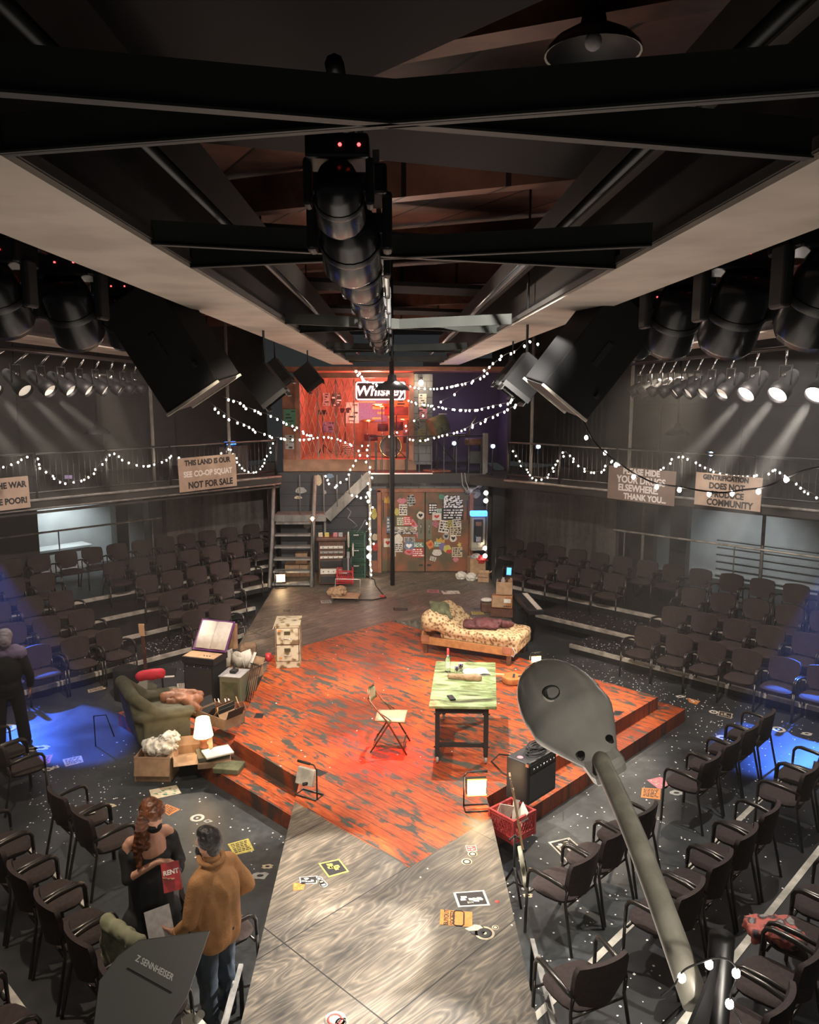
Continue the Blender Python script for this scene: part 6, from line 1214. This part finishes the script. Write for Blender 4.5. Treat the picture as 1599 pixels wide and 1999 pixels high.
b = MB(); b.box((Lh+.0, 0, -.012), (.1, .115, .075), 0, F); b.build('neck_collar', 'streetl', t, bevel=.02)
for y in (-.05, .05): MB().cyl((Lh-.03, y, .02), (Lh-.03, y, .04), .012, n=8, M4=F).build('screw', 'steel', t)
armend = Vector((.643, 1.507, 3.699)); a0 = neck+xd*.02
pts = [a0.lerp(armend, k/10)+Vector((0, 0, .03*math.sin(pi*k/10))) for k in range(11)]
MB().tube(pts, [.0275+.0003*k for k in range(11)], 18).build('arm', 'galv', t)
base = Vector((.712, 1.56, 3.79))
MB().tube([base+Vector((0, 0, .03)), base+Vector((0, 0, -.5)), (base.x+.02, base.y-.03, -.0)], .027, 16).build('pole', 'steel', t)
MB().prism([(0, 0), (.1, 0), (.13, .16)], -.004, .004, Matrix.Translation((base.x-.13, base.y-.12, base.z-.14)) @ Euler((R(90), 0, R(35))).to_matrix().to_4x4()).build('gusset', 'black', t)
MB().tube([armend+Vector((-.07, .0, -.05)), armend+Vector((0, .02, 0)), armend+Vector((.07, .06, .03))], .005, 6).build('cable_tie', 'rubber', t)
string('few bright bulbs wound around the near street lamp pole', [(.54, 1.44, 3.776), (.569, 1.444, 3.80), (.587, 1.447, 3.828), (.618, 1.449, 3.843), (.65, 1.45, 3.853), (.681, 1.449, 3.848), (.697, 1.444, 3.822), (.681, 1.437, 3.771), (.70, 1.43, 3.73), (.72, 1.43, 3.68)], .062, .0085, 'bulbn', None, .0022, .0)
# ================================================================== antenna paddle bottom left
t = thing('antenna_paddle', 'grey angular antenna paddle with white lettering at bottom left', 'antenna', (0, 0, 0))
PD = [Vector(p) for p in ((-.75, 1.78, 3.36), (-.742, 1.812, 3.53), (-.70, 1.82, 3.59), (-.648, 1.825, 3.628), (-.466, 1.825, 3.655), (-.515, 1.80, 3.50), (-.60, 1.78, 3.36))]
o0 = PD[3]; xx = (PD[4]-PD[1]).normalized(); nn = Vector((.05, -.85, .5)).normalized(); yy = nn.cross(xx).normalized(); Fp = Matrix(((xx.x, yy.x, nn.x, o0.x), (xx.y, yy.y, nn.y, o0.y), (xx.z, yy.z, nn.z, o0.z), (0, 0, 0, 1)))
Fi = Fp.inverted(); pl2 = [tuple((Fi @ p)[:2]) for p in PD]; pl2 = pl2[::-1]
MB().prism(pl2, -.006, .006, Fp).build('plate', 'paddle', t, bevel=.002)
# printed maker's mark, running down to the right
c0 = Fi @ Vector((-.585, 1.82, 3.575)); an = R(-46)
Ft = Fp @ Matrix.Translation((c0.x-.02, c0.y-.005, .0075)) @ Matrix.Rotation(an-R(0), 4, 'Z')
text('Z SENNHEISER', .021, 'letter', t, Ft, .0003, bold=.0004, xs=.8)
MB().box((.0, -.03, .0065), (.13, .004, .002), 0, Ft).build('groove', 'rubber', t)
b = MB(); k0 = Vector((-.52, 1.78, 3.42)); b.box(k0, (.03, .04, .04), .4); b.cyl(k0, k0+Vector((-.05, -.05, -.09)), .012); b.cyl(k0+Vector((.02, 0, .02)), k0+Vector((.035, -.01, .045)), .01); b.build('clamp', 'alu', t)
MB().cyl(k0+Vector((-.05, -.05, -.09)), (-.6, 1.7, 0), .014).build('mounting_pole', 'black', t)
# angle irons beside the catwalk
for x, l, ya, yb in ((1.14, 'upright metal edge strip right of the catwalk', 3.5, 6.0), (-1.24, 'upright metal edge strip left of the catwalk', 3.6, 5.75)):
    t = thing('handrail', l, 'rail', (0, 0, 0)); MB().box((x, (ya+yb)/2, .45), (.035, yb-ya, .02)).build('rail', 'stair', t); MB().box((x+(.06 if x > 0 else -.06), (ya+yb)/2, .3), (.02, yb-ya, .02)).build('lower_rail', 'stair', t)
    for y in (ya+.2, yb-.02): MB().box((x, y, .22), (.03, .03, .44)).build('post', 'black', t)

# ================================================================== floor flyers and stickers
def flyer(name, q, c, label, kind='text', ink='ink', group=None, txt=None):
    V = [Vector(p) for p in QUAD[q]]; o_ = V[0]; ctr = sum(V, Vector())/4
    t = thing(name, label, {'floor_vent': 'floor vent'}.get(name, 'flyer'), (0, 0, 0), 0, group)
    def L_(a, b_, z=.002):
        p = V[0].lerp(V[1], a).lerp(V[3].lerp(V[2], a), b_); return (p.x, p.y, p.z+z)
    b = MB(); b.add([L_(0, 0), L_(1, 0), L_(1, 1), L_(0, 1)], [(3, 2, 1, 0)]); b.build('sheet', c, t)
    e = MB(); r_ = random.Random(sum(map(ord, q)))
    def rect(x0, y0, x1, y1): e.add([L_(x0, y0, .0035), L_(x1, y0, .0035), L_(x1, y1, .0035), L_(x0, y1, .0035)], [(3, 2, 1, 0)])
    if kind == 'text':
        for k in range(6):
            x = .1
            while x < .82: w = r_.uniform(.05, .2); rect(x, .12+.13*k, min(x+w, .9), .17+.13*k+r_.uniform(0, .03)); x += w+.04
    elif kind == 'photo':
        rect(.07, .08, .93, .92); e2 = e; e = MB(); 
        for k in range(9): x, y = r_.uniform(.1, .7), r_.uniform(.12, .7); e.add([L_(x, y, .0045), L_(x+r_.uniform(.08, .22), y+.02, .0045), L_(x+.18, y+r_.uniform(.1, .2), .0045), L_(x, y+.15, .0045)], [(3, 2, 1, 0)])
        e.build('highlights', c, t); e = e2
    elif kind == 'vent':
        for k in range(5): rect(.1, .1+.17*k, .9, .18+.17*k)
    elif kind == 'comic':
        for k in range(12): x, y = r_.uniform(.02, .8), r_.uniform(.02, .8); e.add([L_(x, y, .0035), L_(x+r_.uniform(.1, .2), y+r_.uniform(-.05, .1), .0035), L_(x+r_.uniform(.05, .18), y+r_.uniform(.08, .2), .0035)], [(2, 1, 0)])
    if e.v: e.build('print', ink, t)
    return t
flyer('flyer', 'F1', 's_cream', 'cream printed flyer on dark floor left of the boxes'); flyer('flyer', 'F2', 's_pink', 'faded pink flyer on floor at far left')
flyer('flyer', 'F4', 's_cream', 'green and cream oblong flyer behind the woman', 'comic', 's_green'); flyer('flyer', 'F5', 's_orange', 'orange lettered flyer right behind the woman')
flyer('flyer', 'F7', 's_yellow', 'yellowish framed flyer between couple and catwalk'); flyer('flyer', 'F8', 's_white', 'white flyer right of the armchair')
flyer('flyer', 'F9', 's_grey', 'grey flyer beneath the white flyer by the armchair', 'comic'); flyer('flyer', 'F10', 's_cream', 'cream card lying below the front row at left')
flyer('flyer', 'P1', 's_white', 'large skull poster lying on floor beyond the near right chairs', 'photo'); flyer('flyer', 'P2', 's_pink', 'pale pink flyer on floor right of stage', 'comic', 's_cream')
flyer('flyer', 'P3', 's_orange', 'orange text flyer under the pink flyer'); flyer('flyer', 'P6', 's_cream', 'white outlined sticker right of the stage corner', 'photo'); flyer('flyer', 'P5', 's_orange', 'orange sticker beyond the right stage corner', 'comic', 'white')
flyer('flyer', 'C1', 's_yellow', 'yellow and black comic poster on the catwalk', 'photo'); flyer('flyer', 'C2', 's_white', 'small framed photo sticker at left on catwalk', 'photo')
flyer('flyer', 'C3', 's_orange', 'orange jagged sticker at left edge of catwalk', 'comic', 's_yellow'); flyer('flyer', 'C5', 's_white', 'white and red sticker near top right of catwalk', 'photo', 's_red')
flyer('flyer', 'C7', 's_white', 'black and white photo poster at right on catwalk', 'photo'); 
t = flyer('flyer', 'C8', 's_orange', 'orange BUYOUT SOCIETY flyer on the catwalk', 'none')
V = [Vector(p) for p in QUAD['C8']]; F = frame_from(V[0].lerp(V[3], .5)+(V[1]-V[0])*.2+Vector((0, 0, .004)), V[0]-V[3], V[3]-V[2]) ; 
text('BUYOUT', .06, 'ink', t, F, .0004, bold=.0008, xs=.85); text('SOCIETY', .06, 'ink', t, Matrix.Translation((V[1]-V[0])*.19) @ F, .0004, bold=.0008, xs=.8)
bb = MB(); c_ = V[0].lerp(V[3], .5)+(V[1]-V[0])*.58; x_ = (V[0]-V[3]).normalized(); y_ = (V[1]-V[0]).normalized()
bb.tube([c_+x_*a*.1+y_*b_*.045+Vector((0, 0, .004)) for a, b_ in ((-1, -.6), (-.8, -1), (.8, -1), (1, -.6), (1, .6), (.8, 1), (-.8, 1), (-1, .6))], .006, 4, True); bb.build('car_drawing', 'ink', t)
flyer('flyer', 'D1', 's_pink', 'faded pink flyer upstage on the grey runway'); flyer('flyer', 'D2', 's_white', 'white brush lettered flyer upstage on runway', 'comic'); flyer('flyer', 'D3', 's_yellow', 'yellow flyer behind the chaise'); flyer('flyer', 'D4', 's_grey', 'pale flyer left of the wheeled cart')
for q, l in (('V1', 'black floor vent upstage on the runway left of chaise'), ('V2', 'black floor vent behind the chaise'), ('V3', 'black floor vent upstage near the filing cabinet'), ('V4', 'black floor vent at right on the red stage'), ('V5', 'black floor vent near the left stage edge'), ('V6', 'black floor vent at the front left of red stage')):
    flyer('floor_vent', q, 'rubber', l, 'vent', 'steel')
FL = ['white ring sticker behind the man', 'small striped sticker beside the white ring sticker', 'rosette sticker left of the woman', 'pale sticker cluster left of the first floor flyer', 'wavy white sticker beside the catwalk', 'cap shaped sticker beside the catwalk', 'small white sticker between the left flyers', 'white sticker near the orange flyer at right', 'white sticker left of the blue pool at right', 'pale triangle sticker beside the blue pool at right', 'pink drop sticker right of the catwalk', 'square sticker right of the catwalk', 'white sticker beyond the right stage corner', 'round sticker right of the stage corner', 'ring sticker in blue light at right', 'white sticker in blue light at right', 'ring sticker between legs of person in blue light', 'white sticker at edge of left blue pool', 'long white sticker below the left blue pool']
for (p, l, i) in zip(DOT['floor'], FL, range(99)):
    t = thing('floor_sticker', l, 'sticker', (p[0], p[1], p[2]+.002)); s = (.085, .05, .07, .07, .09, .06, .05, .09, .11, .09, .05, .05, .07, .07, .1, .08, .16, .1, .12)[i]; ring = i in (0, 16, 14, 13)
    if ring: MB().lathe([(s, 0), (s, .002), (s*.55, .002), (s*.55, 0)], 24).build('ring', 's_white', t); MB().lathe([(0, .002), (s*.2, .002)], 12).build('dot', 's_white', t)
    else:
        k = 12; MB().prism([(s*math.cos(2*pi*j/k)*(1+.25*math.sin(3*j+i)), s*.7*math.sin(2*pi*j/k)*(1+.2*math.cos(4*j+i))) for j in range(k)], 0, .001).build('sheet', ['s_white', 's_grey', 's_cream'][i % 3], t)
        MB().prism([(s*.4*math.cos(2*pi*j/k), s*.25*math.sin(2*pi*j/k)) for j in range(k)], .001, .002).build('print', 'ink', t)
CL = ['round sticker right of the small framed photo', 'second round sticker beside the small framed photo', 'oval sticker beside the small framed photo', 'oval sticker under the white and red sticker', 'octagonal ring sticker near top right of catwalk', 'record shaped sticker at right edge of catwalk', 'cat shaped sticker joined to record sticker', 'small round sticker above the record sticker', 'tiny red heart sticker at catwalk edge', 'colourful sticker at bottom of catwalk', 'yellow sticker at bottom of catwalk']
for (p, l, i) in zip(DOT['cat'], CL, range(99)):
    t = thing('floor_sticker', l, 'sticker', (p[0], p[1], p[2]+.001)); s = (.035, .035, .04, .05, .055, .085, .07, .03, .02, .08, .05)[i]
    m_ = ('s_white', 's_cream', 's_white', 's_cream', 's_cream', 's_cream', 's_black', 's_cream', 's_red', 's_white', 's_yellow')[i]
    MB().lathe([(s, 0), (s, .0015), (0, .0015)], 24).build('sheet', m_, t)
    if i not in (8, 6): MB().lathe([(s*.75, .0016), (s*.75, .003), (s*.5 if i not in (5,) else s*.2, .003), (s*.5 if i != 5 else s*.2, .0016)], 24).build('print', 'ink' if i != 9 else 's_red', t)
    if i == 6: MB().prism([(-s, -.01), (-s*1.5, .02), (-s*.9, .04), (-s*.3, s), (s*.4, s*.9), (s, .0)], 0, .0018).build('ears', 's_cream', t)
# paper snow scattered over the floor
b = MB(); r_ = random.Random(3)
def snow(n, fn, z):
    for i in range(n):
        x, y = fn(); s = r_.uniform(.006, .014); a = r_.uniform(0, 3.1); ca_, sa = math.cos(a)*s, math.sin(a)*s
        if -1.2 < x < 1.1 and y < 9: zz = .405 if r_.random() < .12 else None
        else: zz = z
        if zz is None: continue
        b.add([(x-ca_, y-sa, zz), (x+sa, y-ca_, zz), (x+ca_, y+sa, zz+.004), (x-sa, y+ca_, zz)], [(0, 1, 2, 3)])
def bank_(u0, u1, v0, v1):
    def f(): u, v = r_.uniform(u0, u1), r_.uniform(v0, v1); return P(u, v)[:2]
    return f
def clump(cu, cv, su, sv):
    def f(): u, v = r_.gauss(cu, su), r_.gauss(cv, sv); return P(u, v)[:2]
    return f
snow(330, bank_(4.9, 11.5, 3.2, 4.85), .004); snow(260, clump(11.8, 6.5, .35, 1.1), .004); snow(170, bank_(11.3, 12.6, 2.6, 7.8), .004)
snow(260, bank_(7, 8.8, 11.2, 12.9), .004); snow(150, bank_(3.3, 5.0, 6.5, 10.5), .004); snow(110, clump(3.6, 9.0, .35, .5), .004); snow(200, bank_(6.9, 9.2, 13.0, 13.9), .175); snow(90, bank_(5.2, 7.2, 13.0, 13.9), .175)
snow(190, bank_(12.72, 13.4, 5.5, 7.9), .175); snow(120, bank_(13.5, 14.4, 6.5, 9), .345); snow(110, bank_(4.9, 9.5, 2.3, 3.1), .175); snow(60, bank_(4.4, 8, 1.3, 2.1), .345); snow(60, bank_(5.5, 11, 5.3, 10.8), .405)
o = b.build('paper_confetti', 'white'); tag(o, 'scattered white paper flakes on floor, risers and stage', 'confetti', None, 'stuff')

# ================================================================== things on chairs
t = thing('theatre_programme', 'pale programme lying on the chair left of the woman', 'programme', P(3.3, 8.02, .49), R(30)); MB().box((0, 0, 0), (.2, .06, .006)).build('sheet', 'paper', t)
o = blob('pale_jacket', [('b', (0, 0, 0), (.44, .08, .34), .1), ('c', (-.2, -.02, .16), (.2, .0, .16), .05, .05), ('c', (-.18, 0, .1), (-.22, .02, -.25), .05, .05), ('c', (.16, 0, .1), (.2, .06, -.3), .06, .05)], 's_cream', None, .014, 3, .02, 9)
o.data.materials.clear(); o.data.materials.append(mat('pale_olive_cloth', (.3, .3, .19), .9, var=.3, vscale=8)); tag(o, 'pale olive jacket hung over a chair back at bottom left', 'jacket'); o.location = P(2.38, 5.25, .86); o.rotation_euler = (0, 0, R(-40))
o = blob('patterned_bag', [('b', (0, 0, .05), (.36, .22, .08), .3), ('e', (.1, -.08, .06), (.14, .1, .06))], 's_pink', None, .012, 2, .02, 14)
o.data.materials.clear(); o.data.materials.append(fleck_mat('coral_and_grey_print', (.5, .13, .1), (.3, .27, .25), (.03, .03, .04), 11)); tag(o, 'coral and grey bundle on a chair at bottom right', 'bag'); o.location = P(5.95, 1.85, .83); o.rotation_euler = (0, 0, R(-20))

# ================================================================== people
def hand(items, wrist, d, palm_n, s=1.0, curl=.5, side=1):
    """palm + four unequal fingers + thumb as capsules; d points from wrist to fingertips"""
    d = Vector(d).normalized(); n = Vector(palm_n); n = (n-d*n.dot(d)).normalized(); w = d.cross(n)*side
    W_ = Vector(wrist); items.append(('c', W_, W_+d*.02*s, .026*s, .028*s))
    for k in range(4): items.append(('c', W_+d*.01*s, W_+d*.085*s+w*(.03-.02*k)*s, .017*s, .0125*s))
    for k, L in enumerate((.036, .042, .039, .03)):
        b0 = W_+d*.085*s+w*(.03-.02*k)*s; d1 = (d+n*curl*.5).normalized(); p1 = b0+d1*L*s; d2 = (d+n*curl*1.3).normalized(); p2 = p1+d2*L*.75*s; d3 = (d*.6+n*curl*1.9).normalized(); p3 = p2+d3*L*.5*s
        items.append(('c', b0, p1, .0095*s, .0088*s)); items.append(('c', p1, p2, .0088*s, .008*s)); items.append(('c', p2, p3, .008*s, .007*s))
    b0 = W_+d*.025*s+w*.026*s; p1 = b0+(d*.6+w*.8+n*.2)*.045*s; p2 = p1+(d*.9+w*.3+n*.4)*.032*s
    items.append(('c', b0, p1, .014*s, .0105*s)); items.append(('c', p1, p2, .0105*s, .008*s))
def head_items(c, f, up, s=1.0):
    f = Vector(f).normalized(); up = Vector(up); up = (up-f*up.dot(f)).normalized(); r_ = f.cross(up); C = Vector(c)
    E = Matrix((r_, f, up)).transposed().to_euler()
    it = [('e', C+up*.02*s, (.074*s, .092*s, .1*s), E), ('e', C-up*.045*s+f*.02*s, (.056*s, .068*s, .07*s), E), ('e', C+f*.092*s-up*.015*s, (.012*s, .018*s, .022*s), E), ('c', C+f*.085*s+up*.01*s, C+f*.102*s-up*.02*s, .008*s, .012*s),
          ('e', C+f*.082*s-up*.055*s, (.024*s, .012*s, .01*s), E), ('e', C-up*.09*s+f*.06*s, (.025*s, .022*s, .02*s), E)]
    for k in (-1, 1): it += [('e', C+r_*k*.077*s-up*.01*s, (.01*s, .018*s, .03*s), E), ('e', C+f*.082*s+r_*k*.03*s+up*.03*s, (.022*s, .012*s, .008*s), E)]
    return it, f, up, r_
# ---- man in tan shirt, seen from behind and left
t = thing('person', 'man in tan shirt and jeans holding a white sheet, back turned', 'person', (-1.42, 5.72, 0), 0)
f = Vector((-.86, .5, 0)).normalized(); lf = Vector((-f.y, f.x, 0)); rt = -lf; Z = Vector((0, 0, 1))
def pt(a, l, z): return f*a + lf*l + Z*z
it, hf, hu, hr = head_items(pt(.05, 0, 1.50), f*.95+Z*-.22, Z)
it += [('c', pt(0, 0, 1.32), pt(.03, 0, 1.44), .052, .05), ('c', pt(0, .14, 1.28), pt(0, -.14, 1.28), .06, .06), ('e', pt(0, 0, 1.14), (.15, .15, .22)), ('e', pt(0, 0, .9), (.15, .14, .14))]
for s, lift in ((1, 0), (-1, 1)):
    it += [('c', pt(0, s*.09, .86), pt(.02, s*.1, .48), .085, .06), ('c', pt(.02, s*.1, .48), pt(-.01, s*.1, .09), .055, .04), ('c', pt(-.03, s*.1, .045), pt(.14, s*.11, .035), .04, .03)]
sL = pt(0, .17, 1.27); eL = pt(.02, .25, 1.0); wL = pt(.20, .22, .83)
sR = pt(0, -.17, 1.27); eR = pt(-.08, -.29, 1.03); wR = pt(.1, -.2, .92)
it += [('c', sL, eL, .05, .04), ('c', eL, wL, .038, .027), ('c', sR, eR, .05, .04), ('c', eR, wR, .038, .027)]
hand(it, wL+f*.02, f*.9+Z*-.25, lf*-.8+Z*.4, 1, .5, 1); hand(it, wR+f*.02, f*.9+lf*.2+Z*-.1, lf*.8+Z*-.2, 1, .8, -1)
blob('body', it, 'skin2', t, .0075, 3)
sh = [('c', pt(0, .13, 1.29), pt(0, -.13, 1.29), .075, .075), ('e', pt(0, 0, 1.15), (.19, .18, .2)), ('c', pt(-.0, .04, 1.12), pt(-.01, .05, .80), .165, .16), ('c', pt(-.0, -.04, 1.12), pt(-.01, -.05, .80), .165, .16), ('c', pt(0, 0, 1.33), pt(.02, 0, 1.38), .07, .062), ('c', sL, eL, .074, .062), ('c', eL, wL-f*.02, .06, .046), ('c', sR, eR, .074, .064), ('c', eR, wR, .06, .048)]
o = blob('shirt', sh, 'shirt', t, .011, 3, .011, 9, .3)
MB().tube([pt(.02+.085*math.cos(a), .1*math.sin(a), 1.40+.02*math.cos(a)) for a in [2*pi*j/16+.5 for j in range(15)]], .022, 8, flat=.6).build('collar', 'shirt', t)
for w_, e_ in ((wL-f*.02, eL), (wR, eR)): MB().cyl(w_+(e_-w_)*.02, w_+(e_-w_)*.2, .052, .056, 14).build('cuff', 'shirt', t)
jn = [('e', pt(0, 0, .84), (.165, .155, .1))]
for s in (1, -1): jn += [('c', pt(0, s*.085, .84), pt(.02, s*.1, .48), .1, .078), ('c', pt(.02, s*.1, .48), pt(-.01, s*.1, .09), .074, .062)]
blob('jeans', jn, 'jeans', t, .012, 3, .012, 12, .6)
for s in (1, -1): blob('shoe', [('c', pt(-.03, s*.1, .04), pt(.15, s*.115, .035), .05, .042)], 'rubber', t, .01, 2)
C = pt(.05, 0, 1.50)
blob('hair', [('e', C+Z*.045-hf*.022, (.09, .09, .092)), ('e', C+Z*.03-hf*.05, (.075, .075, .09)), ('e', C+Z*.1+hf*.02, (.07, .07, .045)), ('e', C-Z*.03-hf*.06, (.055, .055, .06))], 'hair2', t, .009, 3, .006, 30)
b = MB()
for k in (-1, 1): b.tube([C+hf*.098+hr*(k*.034+.024*math.cos(a))+hu*(.012+.02*math.sin(a)) for a in [2*pi*j/12 for j in range(12)]], .0025, 5, True); b.tube([C+hf*.096+hr*k*.058+hu*.014, C+hr*k*.08+hu*.012], .0025, 5)
b.build('glasses', 'chrome', t)
blob('face_mask', [('e', C+hf*.068-hu*.05, (.066, .058, .052), Matrix((hr, hf, hu)).transposed().to_euler())], 'dress', t, .007, 2)
base_ = Vector((-1.42, 5.72, 0)); hp = base_+wL+f*.11+Z*-.03
o = MB().box((0, 0, 0), (.20, .27, .004)).build('paper_sheet', 'paperg'); tag(o, 'sheet of white paper held low by the man in tan', 'paper')
Fm = frame_from(hp+f*.07-Vector((0, 0, -.02)), Vector((.95, .2, .25)), Vector((-.1, .55, .83))); o.matrix_world = Fm
# ---- woman in black off-shoulder dress
t = thing('person', 'woman in black off-shoulder dress with auburn hair reading a programme', 'person', (-2.1, 6.28, 0), 0)
f = Vector((.62, -.78, 0)).normalized(); lf = Vector((-f.y, f.x, 0))
Ch = pt(.1, .01, 1.47)
it, hf, hu, hr = head_items(Ch, f*.8+Z*-.62, Z*.8+f*.6)
it += [('c', pt(0, 0, 1.28), pt(.06, 0, 1.39), .045, .047), ('c', pt(0, .15, 1.25), pt(0, -.15, 1.25), .052, .052), ('e', pt(.01, 0, 1.15), (.145, .14, .16)), ('e', pt(0, 0, .95), (.13, .12, .2)), ('e', pt(0, 0, .82), (.15, .14, .12))]
sL = pt(0, .18, 1.23); eL = pt(.06, .24, .97); wL = pt(.27, .13, 1.0); sR = pt(0, -.18, 1.23); eR = pt(.08, -.22, .99); wR = pt(.22, -.02, 1.13)
it += [('c', sL, eL, .043, .037), ('c', eL, wL, .036, .025), ('c', sR, eR, .043, .037), ('c', eR, wR, .036, .025)]
for s in (1, -1): it += [('c', pt(0, s*.08, .82), pt(.0, s*.09, .1), .08, .04), ('c', pt(-.02, s*.09, .05), pt(.12, s*.1, .035), .038, .03)]
hand(it, wL+f*.01, f*.5+lf*-.8+Z*.05, Z*.9-f*.2, 1, .5, 1); hand(it, wR+(lf*.5)*.02, lf*.8+f*.35-Z*.1, Z*-.9+f*.2, 1, .6, 1)
blob('body', it, 'skin', t, .0075, 3)
dr = [('e', pt(.0, 0, 1.07), (.175, .165, .12)), ('e', pt(0, 0, .95), (.155, .145, .2)), ('c', pt(0, 0, .85), pt(0, 0, .3), .18, .2), ('c', pt(-.0, .1, .5), pt(0, .12, .14), .16, .17), ('c', pt(-.0, -.1, .5), pt(0, -.12, .14), .16, .17),
      ('c', sL-Z*.055+lf*.01, eL, .062, .056), ('c', eL, wL-(wL-eL)*.25, .054, .042), ('c', sR-Z*.06-lf*.01, eR, .062, .056), ('c', pt(.03, .17, 1.12), pt(.05, -.16, 1.14), .06, .06)]
blob('dress', dr, 'dress', t, .012, 3, .009, 8, .3)
hair = [('e', Ch+hu*.05-hf*.03, (.095, .095, .095)), ('e', Ch-hf*.07+hu*.0, (.085, .085, .1)), ('e', Ch+hu*.09+hf*.02, (.07, .07, .05))]
for k in range(9):
    a = -.2+1.3*k/8; p0 = Ch+hr*.085*a+hu*.03; hair += [('c', p0, p0+hr*.025*a-Z*.12-f*.02, .034, .032), ('c', p0+hr*.025*a-Z*.12-f*.02, p0+hr*.03*a-Z*.25+f*.03*(1 if abs(a) > .5 else -1), .032, .018)] if abs(a) > .45 else [('c', Ch-hf*.08+hr*.1*a, Ch-hf*.09+hr*.1*a-Z*.22-f*.04, .04, .03)]
hair += [('c', Ch+hr*.09+hu*.02, pt(.1, -.13, 1.25), .04, .035), ('c', pt(.1, -.13, 1.25), pt(.14, -.14, 1.1), .035, .018)]
blob('hair', hair, 'hair1', t, .009, 2, .012, 26)
blob('face_mask', [('e', Ch+hf*.07-hu*.042, (.064, .054, .05), Matrix((hr, hf, hu)).transposed().to_euler())], 'dress', t, .007, 2)
MB().lathe([(.033, -.008), (.035, 0), (.033, .008)], 16, Matrix.Translation(wL-(wL-eL)*.08) @ (wL-eL).to_track_quat('Z', 'Y').to_matrix().to_4x4()).build('wristband', 's_blue', t)
t2 = thing('theatre_programme', 'red programme with white title held by the woman', 'programme', (0, 0, 0)); bw = Vector((-2.1, 6.28, 0))
Fm = frame_from(bw+wL+f*.07-lf*.08+Z*.03, Vector((.93, .25, .1)), Vector((.05, .45, .85)))
MB().box((0, 0, 0), (.145, .225, .006), 0, Fm).build('cover', 'prog', t2); text('RENT', .05, 'white', t2, Fm @ Matrix.Translation((0, .035, .004)), .0006, bold=.002)
# ---- person in blue light at the left frame edge
t = thing('person', 'person in dark clothes and lavender-lit hair standing in blue light at left', 'person', (-5.42, 10.72, 0), 0)
f = Vector((-.3, .95, 0)).normalized(); lf = Vector((-f.y, f.x, 0))
it, hf, hu, hr = head_items(pt(.04, 0, 1.56), f, Z)
it += [('c', pt(0, 0, 1.38), pt(.03, 0, 1.48), .055, .05), ('e', pt(0, 0, 1.15), (.15, .15, .22))]
for s in (1, -1): it += [('c', pt(0, s*.19, 1.32), pt(0, s*.27, 1.05), .045, .04), ('c', pt(0, s*.27, 1.05), pt(.1, s*.26, .82), .038, .028), ('c', pt(0, s*.1, .85), pt(0, s*.16, .08), .08, .045), ('c', pt(-.03, s*.17, .05), pt(.14, s*.18, .04), .045, .035)]; hand(it, pt(.1, s*.26, .80), Z*-.9+f*.2, lf*-s, 1, .5, s)
blob('body', it, 'skin', t, .012, 3)
blob('top', [('c', pt(0, .16, 1.34), pt(0, -.16, 1.34), .085, .085), ('e', pt(0, 0, 1.12), (.2, .19, .28)), ('e', pt(0, 0, .9), (.19, .18, .15)), ('c', pt(0, .19, 1.32), pt(0, .28, 1.04), .07, .06), ('c', pt(0, -.19, 1.32), pt(0, -.28, 1.04), .07, .06), ('c', pt(0, .28, 1.04), pt(.09, .27, .86), .06, .05), ('c', pt(0, -.28, 1.04), pt(.09, -.27, .86), .06, .05)], 'dress', t, .018, 4, .008, 6)
blob('lit_shoulders', [('c', pt(0, .17, 1.36), pt(0, -.17, 1.36), .1, .1), ('c', pt(0, .12, 1.42), pt(0, -.12, 1.42), .07, .07)], 'lav', t, .018, 3, .01, 12)  # no real garment: added layer carrying painted lavender light on the shoulders
blob('trousers', [('e', pt(0, 0, .84), (.17, .16, .12))]+sum([[('c', pt(0, s*.09, .84), pt(0, s*.13, .48), .105, .085), ('c', pt(0, s*.13, .48), pt(0, s*.165, .1), .085, .085)] for s in (1, -1)], []), 'dress', t, .018, 3)
blob('hair', [('e', pt(.02, 0, 1.62), (.1, .1, .1)), ('e', pt(-.04, 0, 1.55), (.085, .085, .1))], 'hair3', t, .014, 3, .01, 20)
for s in (1, -1): blob('shoe', [('c', pt(-.03, s*.17, .05), pt(.16, s*.18, .04), .055, .045)], 'rubber', t, .012, 2)
